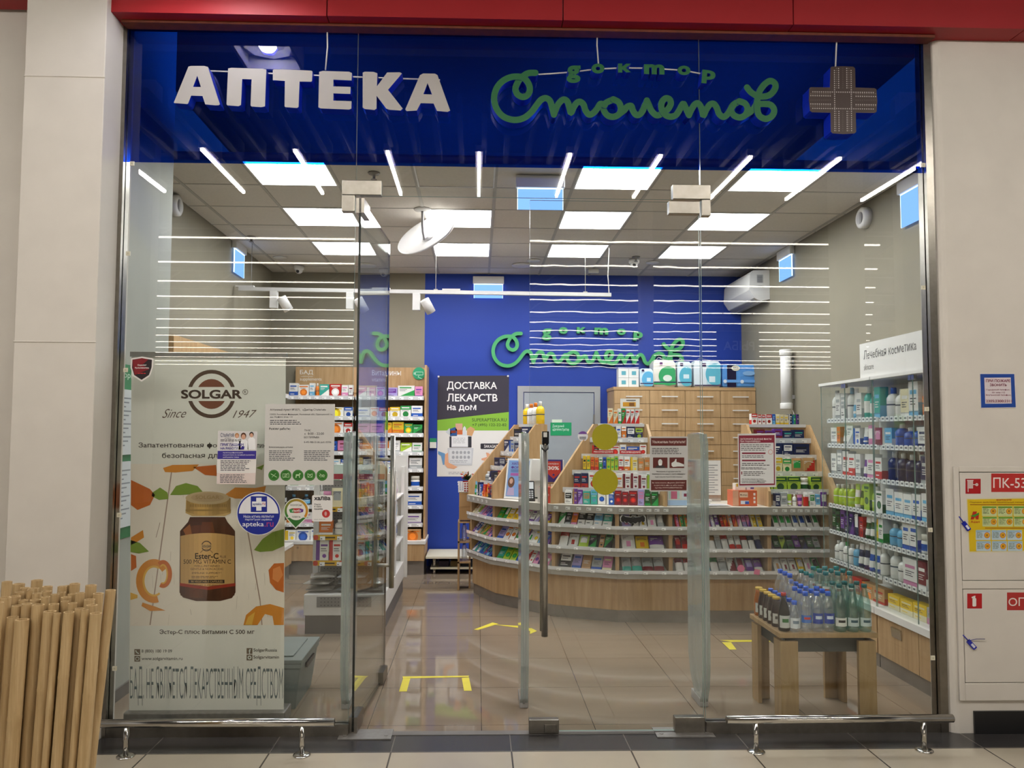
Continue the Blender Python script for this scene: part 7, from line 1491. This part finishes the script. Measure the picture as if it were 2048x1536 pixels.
# kraft boxes, basket and plant at the far end of the counter
Yk = 3.60
a, c_ = P(918, 1040, Yk), P(946, 985, Yk); b = MB(); b.box((a.x, Yk, a.z), (c_.x, Yk + .16, c_.z)); b.box((a.x - .002, Yk - .002, (a.z + c_.z) / 2 - .004), (c_.x + .002, Yk, (a.z + c_.z) / 2 + .004)); o = b.build('kraft_box', 'kraft', loc=((a.x + c_.x) / 2, Yk + .08, a.z)); tag(o, 'brown kraft box at the wall end of the counter under the white basket', 'box')
z0 = c_.z + .001; x0, x1 = a.x - .005, P(958, 985, Yk).x; h_ = P(930, 966, Yk).z - z0
bs = thing('wire_basket', 'white plastic basket holding a small plant at the counter end', 'basket', ((x0 + x1) / 2, Yk + .07, z0))
b = MB(); 
for k in range(5): z = z0 + h_ * k / 4; e = .012 * k / 4; b.box((x0 - e, Yk - e, z), (x1 + e, Yk + .003 - e, z + .008)); b.box((x0 - e, Yk + .15 + e, z), (x1 + e, Yk + .153 + e, z + .008)); b.box((x0 - e, Yk, z), (x0 + .003 - e, Yk + .15, z + .008)); b.box((x1 - .003 + e, Yk, z), (x1 + e, Yk + .15, z + .008))
for k in range(9): x = x0 + (x1 - x0) * k / 8; b.box((x - .004, Yk - .011, z0), (x + .004, Yk - .008, z0 + h_)); b.box((x - .004, Yk + .158, z0), (x + .004, Yk + .161, z0 + h_))
b.box((x0, Yk, z0 - .0005), (x1, Yk + .15, z0 + .004)); b.build('frame', 'white_plastic', bs)
pp = P(934, 962, Yk + .05); pl = thing('potted_plant', 'small festive plant in a red pot standing in the white basket', 'plant', (pp.x, Yk + .07, z0 + .005)); zt = z0 + h_ + .02
b = MB(); b.lathe([(.03, 0), (.042, .09 if zt - z0 > .1 else .06), (.045, zt - z0 - .01), (.04, zt - z0 - .008)], (pp.x, Yk + .07, z0 + .005), n=16); b.build('pot', 'pot_red', pl)
b = MB(); R = random.Random(9)
for k in range(60):
    az = R.uniform(0, 2 * PI); el = R.uniform(.1, 1.3); L = R.uniform(.05, .105) ; d_ = Vector((math.cos(az) * math.cos(el), math.sin(az) * math.cos(el), math.sin(el))); p0 = Vector((pp.x, Yk + .07, zt)); sd = d_.cross(Vector((0, 0, 1))).normalized() * .012; b.face([p0 + d_ * .01, p0 + d_ * L * .6 + sd, p0 + d_ * L, p0 + d_ * L * .6 - sd], '2a4a22' if k % 4 else '4a3a1c')
for k in range(12):
    az = R.uniform(0, 2 * PI); d_ = Vector((math.cos(az) * .06, math.sin(az) * .05, R.uniform(.02, .09))); c0 = Vector((pp.x, Yk + .07, zt)) + d_; b.lathe([(0, -.009), (.009, 0), (0, .009)], c0, 'c83a24' if k % 3 else 'd8a030', n=6, cap=False)
b.build('foliage', 'print', pl)
for k, (px, py0, py1, Y_, w_) in enumerate(((931, 1045, 1075, 3.62, 'upper shelf'), (928, 1078, 1108, 3.62, 'lower shelf'))):
    pass
sh = thing('bottle_shelf', 'narrow wooden side shelf with water bottles at the wall end of the counter', 'shelf', (-0.16, 3.66, 0))
b = MB(); xa, xb = -0.19, -0.062; b.box((xa, Yk, 0.0), (xa + .018, Yk + .2, .66)); b.box((xb - .018, Yk + .1, 0.0), (xb, Yk + .2, .66)); b.build('side_panel', 'oak', sh)
for z in (.28, .48, .676):
    b = MB(); b.box((xa, Yk, z - .016), (xb, Yk + .2, z)); b.build('shelf', 'oak', sh)
for k, (dx, z, w_) in enumerate(((.063, .4812, 'upper shelf, front'), (.064, .4808, 'upper shelf, behind'), (.064, .2808, 'lower shelf, front'), (.064, .2808, 'lower shelf, behind'))):
    t = thing('water_bottle', 'clear water bottle with blue cap on the counter end, ' + w_, 'bottle', (xa + dx, Yk + .05 + .08 * (k % 2), z), 'water bottles at the counter end')
    b = MB(); b.lathe([(r * .85, q * .85) for r, q in MD], (xa + dx, Yk + .05 + .08 * (k % 2), z), n=14); b.build('body', 'clear_pet', t); b = MB(); b.lathe([(.014, .16), (.014, .172)], (xa + dx, Yk + .05 + .08 * (k % 2), z), '2f62d8', n=12); b.build('cap', 'gloss', t)
# low bench at the blue wall
bt = thing('low_bench', 'low cream bench with a lower shelf against the blue wall', 'bench', (-.3, 4.7, 0))
x0, x1 = -.56, .03
b = MB(); b.box((x0, 4.42, .175), (x1, 4.97, .20)); b.build('top', 'bench_cream', bt, bevel=.003)
b = MB(); b.box((x0 + .05, 4.46, .055), (x1, 4.95, .075)); b.build('lower_shelf', 'bench_cream', bt)
for x in (x0 + .09, x1 - .06):
    for y in (4.50, 4.90):
        b = MB(); b.lathe([(.018, 0), (.018, .0545)], (x, y, 0), n=12); b.lathe([(.018, .0755), (.018, .1745)], (x, y, 0), n=12); b.build('leg', 'bright_steel', bt)
for k, (xx, c_, w_) in enumerate(((-.365, '3a3440', 'dark'), (-.235, '6a5a3a', 'brown'), (-.11, '2a2c34', 'black'))): obox('storage_box', w_ + ' flat box on the lower shelf of the low bench', 'box', (xx, 4.50), .11, .2, .06, 0, .0756, c_, None, 'matte', 'boxes under the bench')

# ------------------------------------------------------------------ plastic crate behind the banner
ca, cb = P(566, 1421, .30), P(628, 1340, .30)
cr = thing('storage_crate', 'grey lidded plastic crate on the floor beside the banner', 'crate', (-1.23, .58, 0)); x0, x1, y0, y1 = -1.52, -.985, .33, .80
b = MB(); b.hexa([(x0 + .03, y0 + .03, 0), (x1 - .03, y0 + .03, 0), (x1 - .03, y1 - .03, 0), (x0 + .03, y1 - .03, 0)], [(x0, y0, .235), (x1, y0, .235), (x1, y1, .235), (x0, y1, .235)]); b.box((x0 - .008, y0 - .008, .235), (x1 + .008, y1 + .008, .262)); b.build('body', 'crate_grey', cr, bevel=.005)
b = MB(); b.box((x0 - .012, y0 - .012, .263), (x1 + .012, y1 + .012, .285)); b.box((x0 + .05, y0 + .05, .285), (x1 - .05, y1 - .05, .293)); b.build('lid', 'crate_grey', cr, bevel=.005)
b = MB(); b.box((x1 + .0005, y0 + .14, .20), (x1 + .012, y1 - .14, .228)); b.build('handle', 'black_plastic', cr)
# information board on the pier
ib = thing('information_board', 'green information board with clear paper pockets on the pier behind the banner', 'board', (-2.07, .55, 1.4)); X_ = -2.0795
b = MB(); b.box((X_, .25, .93), (X_ + .008, .92, 1.95), '1f7a48'); b.text3('Информация', (X_ + .0085, .30, 1.86), (0, 1, 0), (0, 0, 1), 0, 0, .5, .05, 'd8ecd8'); b.build('panel', 'print', ib)
for z in (1.0, 1.42):
    for y in (.28, .60):
        b = MB(); b.box((X_ + .0085, y, z), (X_ + .03, y + .29, z + .38), 'd6dadc')
        for k in range(12): b.quad3((X_ + .0304, y + .03, z + .05 + k * .025), (0, 1, 0), (0, 0, 1), 0, 0, .15 + .08 * ((k * 7) % 3) / 2, .008, '8a8f96')
        b.build('paper_pocket', 'print', ib)

# ------------------------------------------------------------------ mall side: bamboo poles, fire cabinet, signs
BAM = [('front', [(-6, 370, 30), (90, 472, 38), (156, 490, 46), (270, 385, 40), (352, 432, 41), (486, 437, 35), (562, 412, 31), (676, 445, 38), (648, 387, 36), (780, 282, 34)]),
       ('middle', [(34, 335, 40), (122, 392, 34), (192, 378, 34), (252, 350, 36), (322, 330, 28), (380, 380, 33), (404, 445, 16), (458, 362, 26), (512, 374, 30), (466, 332, 32), (632, 348, 36), (600, 420, 12)]),
       ('back', [(104, 326, 38), (50, 222, 32), (132, 238, 38), (178, 266, 30), (215, 282, 20), (262, 212, 36), (136, 296, 30), (166, 352, 30), (244, 268, 30), (262, 304, 30), (328, 290, 32), (335, 256, 32), (388, 312, 28), (436, 298, 24), (440, 256, 30), (480, 250, 14), (508, 310, 28), (528, 236, 33), (566, 302, 30), (642, 248, 36), (694, 306, 34)])]
ALL = sorted(((zy, zx, rpx) for row, lst in BAM for zx, zy, rpx in lst), reverse=True)      # the lowest tops stand nearest
PUT = []
for zy, zx, rpx in ALL:
    Yp = -1.30 if zx < 760 else -1.12
    while True:                                                  # step back until the pole stands clear of those before it
        p = P(zx / 3.523, 1100 + zy / 3.523, Yp); r = min(max(rpx / 3.523 * (Yp + CAMD) / FPX, 0.012), 0.0225)
        lean = -0.020 - 0.022 * (zx / 700.0) if zx < 760 else -0.075
        p1 = Vector((p.x + lean, Yp - 0.015, 0.0))
        if all((p1.lerp(p, h) - q1.lerp(q, h)).xy.length > (r + rq) * 1.10 for q1, q, rq in PUT for h in (0, 0.5, 0.9, 1.0)): break
        Yp += 0.006
    PUT.append((p1, p.copy(), r))
ORDER = sorted(range(len(PUT)), key=lambda i: PUT[i][1].y); third = len(ORDER) // 3
for part_i, nm_ in enumerate(('front', 'middle', 'back')):
    ids = ORDER[part_i * third:(part_i + 1) * third if part_i < 2 else None]
    for k, i in enumerate(sorted(ids, key=lambda i: PUT[i][1].x)):
        p1, top, r = PUT[i]; t_ = [0.0, 0.22, 0.235, 0.25, 0.5, 0.62, 0.63, 0.64, 0.9, 1.0]
        off_ = ((i * 37) % 10) / 60.0
        b = MB(); path = []; rad = []
        for q in t_:
            qq = min(1, q + (off_ if 0.1 < q < 0.8 else 0)); path.append(p1.lerp(top, qq)); rad.append(r * (1.06 if q in (0.235, 0.63) else 1.0))
        b.tube(path, r, n=14, cap=False, radii=rad)
        tdir = (top - p1).normalized(); u_ = tdir.cross(Vector((0, 1, 0))).normalized(); w_ = tdir.cross(u_)
        ring = lambda rr_, dz: [top + tdir * dz + u_ * rr_ * math.cos(2 * PI * a / 14) + w_ * rr_ * math.sin(2 * PI * a / 14) for a in range(14)]
        A0, A1, A2 = ring(r, 0), ring(r * .74, 0), ring(r * .74, -0.03)
        for a in range(14):
            b.face([A0[a], A0[(a + 1) % 14], A1[(a + 1) % 14], A1[a]]); b.face([A1[a], A1[(a + 1) % 14], A2[(a + 1) % 14], A2[a]])
        b.face(A2)
        o = b.build('bamboo_pole', 'bamboo', loc=p1)
        tag(o, ('bamboo pole in the %s of the bundle, %s counting towards the shop window' % (nm_, ORD[k])) if i != [q for q in range(len(ALL)) if ALL[q][1] == 780][0] else 'tall bamboo pole leaning outermost beside the shop window', 'bamboo pole', 'bundle of bamboo poles')
# fire cabinet in the wall
Yw = -0.042
fc = thing('fire_cabinet', 'white built-in fire cabinet with two doors in the mall wall', 'fire cabinet', P(1990, 1440, Yw))
def wbox(mb, px0, py0, px1, py1, y0, y1, c='ffffff', m=0):
    a, e = P(px0, py1, Yw), P(px1, py0, Yw); mb.box((a.x, y0, a.z), (e.x, y1, e.z), c, m)
b = MB(); xa = P(1906, 1000, Yw).x; za, zb = 0.17, P(1906, 933, Yw).z; xb = xa + 0.78
for lo, hi in (((xa, za), (xa + .03, zb)), ((xb - .03, za), (xb, zb)), ((xa + .03, zb - .028), (xb - .03, zb)), ((xa + .03, za), (xb - .03, za + .09))): b.box((lo[0], -0.054, lo[1]), (hi[0], -0.0405, hi[1]))
zm0, zm1 = P(1925, 1177, Yw).z, P(1925, 1161, Yw).z; b.box((xa + .03, -0.054, zm0), (xb - .03, -0.0405, zm1)); b.build('frame', 'wall_paint', fc, bevel=.003)
b = MB(); b.box((xa + .0315, -0.0415, za + .09), (xb - .0315, -0.0402, zb - .03), '1e1c1a'); b.build('gap_backing', 'print', fc)
du = MB(); du.box((xa + .034, -0.052, zm1 + .003), (xb - .034, -0.0425, zb - .0315)); du = du.build('door', 'wall_paint', fc, bevel=.002)
dl = MB(); dl.box((xa + .034, -0.052, za + .0935), (xb - .034, -0.0425, zm0 - .003)); dl = dl.build('door', 'wall_paint', fc, bevel=.002)
Y = -0.0522
b = MB(); b.pr(1929.5, 956, 1962.5, 989, Y, 'd8d4d0', 0); b.pr(1931, 957.5, 1961.5, 987.5, Y, 'a81a20', 1); b.pr(1935, 961, 1946, 977, Y, 'e2dcd8', 2)
for k in range(5): b.pr(1936.2 + k * 2.1, 961, 1936.8 + k * 2.1, 977, Y, 'a81a20', 3)
b.pr(1934, 960, 1947, 961.5, Y, 'e2dcd8', 3); b.pr(1935.5, 977, 1937, 984, Y, 'e2dcd8', 2); b.pr(1946, 968.5, 1952, 969.8, Y, 'e2dcd8', 2); b.pring(1953.5, 969.3, 1.6, 3, Y, 'e2dcd8', 2, 14); b.pline([(1951, 969.3), (1956, 969.3)], .7, Y, 'e2dcd8', 3); b.pline([(1953.5, 966.5), (1953.5, 972)], .7, Y, 'e2dcd8', 3)
b.build('hose_sign', 'print', du)
b = MB(); b.pr(1982.5, 947, 2056, 984, Y, 'b8302e', 0); b.ptext('ПК-53', 1986.5, 2052, 955, 976, Y, 'ecdcd8', 1, 0.006); b.build('number_sign', 'print', du)
b = MB(); b.pp([(1938, 1105.5), (2120, 1102), (2118, 994), (1932.5, 997)], Y, 'd8cfa8', 0); b.pp([(1939.5, 1103), (2119, 1100), (2117, 996), (1934.5, 999)], Y, 'd8b81c', 1)
b.ptext('ВНИМАНИЕ!', 1993, 2023, 998, 1001.5, Y, 'a83a1c', 2, .015); b.ptext('Порядок действий посетителей гипермаркета «Ашан»', 1940, 2090, 1003, 1006.5, Y, '7a3a10', 2, .004); b.pr(1940, 1008.5, 2060, 1010, Y, '9a5a1c', 2)
b.pp([(1941, 1039), (1946, 1023), (1954, 1023), (1952, 1029), (1958, 1029), (1957, 1039), (1952, 1039), (1950, 1034), (1947, 1039)], Y, 'b02a1e', 2); b.pp([(1940, 1032), (1949, 1029), (1958, 1025), (1958, 1029), (1949, 1034)], Y, '3a8a2c', 3); b.ptext('Ашан', 1941.5, 1959, 1041, 1046, Y, 'b02a1e', 2, .015)
for r_i in range(4):
    for q in range(3):
        x0 = (1964 if r_i < 2 else 1950) + q * 31.5 + r_i * .8; y0 = (1012, 1033, 1060, 1082)[r_i]; b.pp(rr(x0, y0, x0 + 29.5, y0 + 20, 1.5), Y, 'c8d49a' if r_i < 2 else 'bcd0da', 2); b.pr(x0 + .8, y0 + .8, x0 + 28.7, y0 + 4, Y, '6a9a2c' if r_i < 2 else '9ab8c8', 3); b.plines(x0 + 2, x0 + 15, y0 + 5, y0 + 17, 5, Y, '5a6a4a', 4, r_i * 3 + q, .35); b.pe(x0 + 22.5, y0 + 10.5, 5.6, 5.8, Y, 'c83a1c', 4, 18); b.pe(x0 + 22.5, y0 + 10.5, 4.6, 4.8, Y, 'e8b828', 5, 18); b.pr(x0 + 20.5, y0 + 8, x0 + 22, y0 + 13, Y, '8a4a1c', 6); b.pr(x0 + 23, y0 + 8, x0 + 24.6, y0 + 13, Y, '8a4a1c', 6)
b.pr(1970, 1055.5, 2050, 1057, Y, '9a5a1c', 2); b.build('instruction_sheet', 'print', du)
b = MB(); b.pr(1933, 1186, 1965.5, 1219, Y, 'd8d4d0', 0); b.pr(1934.5, 1187, 1964, 1217, Y, 'b01c20', 1); b.pp(rr(1945, 1196, 1952.5, 1213, 2), Y, 'e8e4e0', 2); b.pr(1947, 1192.5, 1950.5, 1196.5, Y, 'e8e4e0', 2); b.pp([(1943, 1194), (1949, 1191.5), (1951, 1191.5), (1951, 1193), (1944, 1197)], Y, 'e8e4e0', 3); b.build('extinguisher_sign', 'print', dl)
b = MB(); b.pr(2014, 1185, 2087, 1220.5, Y, 'b03432', 0); b.ptext('ОП-53', 2017, 2082, 1195, 1212, Y, 'e8dad4', 1, .004); b.build('number_sign', 'print', dl)
for nm_, par, a, e, tail in (('upper', du, (1918, 1033), (1939, 1060), None), ('lower', dl, (1926, 1270), (1951, 1297), (1970, 1278))):
    b = MB(); pa, pe_ = P(*a, -.055), P(*e, -.062); m = pa.lerp(pe_, .42); b.tube([pa, m], .003, '2028a0', n=6); d_ = (pe_ - m); s_ = Vector((d_.z, 0, -d_.x)).normalized() * .012; b.hexa([m - s_ + Vector((0, .004, 0)), m + s_ + Vector((0, .004, 0)), pe_ + s_ + Vector((0, .004, 0)), pe_ - s_ + Vector((0, .004, 0))], [m - s_ * .8 - Vector((0, .003, 0)), m + s_ * .8 - Vector((0, .003, 0)), pe_ + s_ * .8 - Vector((0, .003, 0)), pe_ - s_ * .8 - Vector((0, .003, 0))], '2028a0')
    k1, k2 = m.lerp(pe_, .4), m.lerp(pe_, .85); b.face([k1 - s_ * .5 - Vector((0, .0036, 0)), k1 + s_ * .5 - Vector((0, .0036, 0)), k2 + s_ * .5 - Vector((0, .0036, 0)), k2 - s_ * .5 - Vector((0, .0036, 0))], 'd6d8e4')
    if tail: b.tube([m, m.lerp(P(*tail, -.065), .5) + Vector((0, 0, .004)), P(*tail, -.065)], .0018, '2a2c70', n=5)
    o = b.build('seal_tag', 'gloss', loc=pa); tag(o, 'blue plastic seal tag hanging on the %s fire cabinet door' % nm_, 'seal', 'blue seals on the fire cabinet')
Y = Yw
b = MB(); b.prism([P(x, y, Y) for x, y in [(1961, 817), (2033, 816), (2030, 746), (1959, 746)]], (0, .001, 0), 'd8d4d2'); b.pp([(1962.5, 815.5), (2031.5, 814.5), (2028.5, 748), (1960.5, 748)], Y, '1e4698', 1); b.pp([(1970.5, 807.5), (2023.5, 807), (2021.5, 755), (1968.5, 755.5)], Y, 'd6ccd0', 2)
for s_, x0, x1, y0, y1 in (('ПРИ ПОЖАРЕ', 1972, 2020.5, 758.5, 764.5), ('ЗВОНИТЬ', 1979.5, 2013.5, 767, 772.5), ('Городской телефон:', 1973, 2019.5, 778, 781.5), ('101 или 112', 1984, 2010, 783.5, 786.5), ('Внутренний телефон:', 1972, 2022, 788.5, 792), ('2305;2300;2311', 1972, 2024, 799.5, 805.5)): b.ptext(s_, x0, x1, y0, y1, Y, '7a2a44', 3, .018 if y1 - y0 > 4 else .01)
tag(b.build('fire_notice', 'print', loc=P(1995, 780, Y)), 'blue framed emergency telephone notice on the mall wall', 'notice')
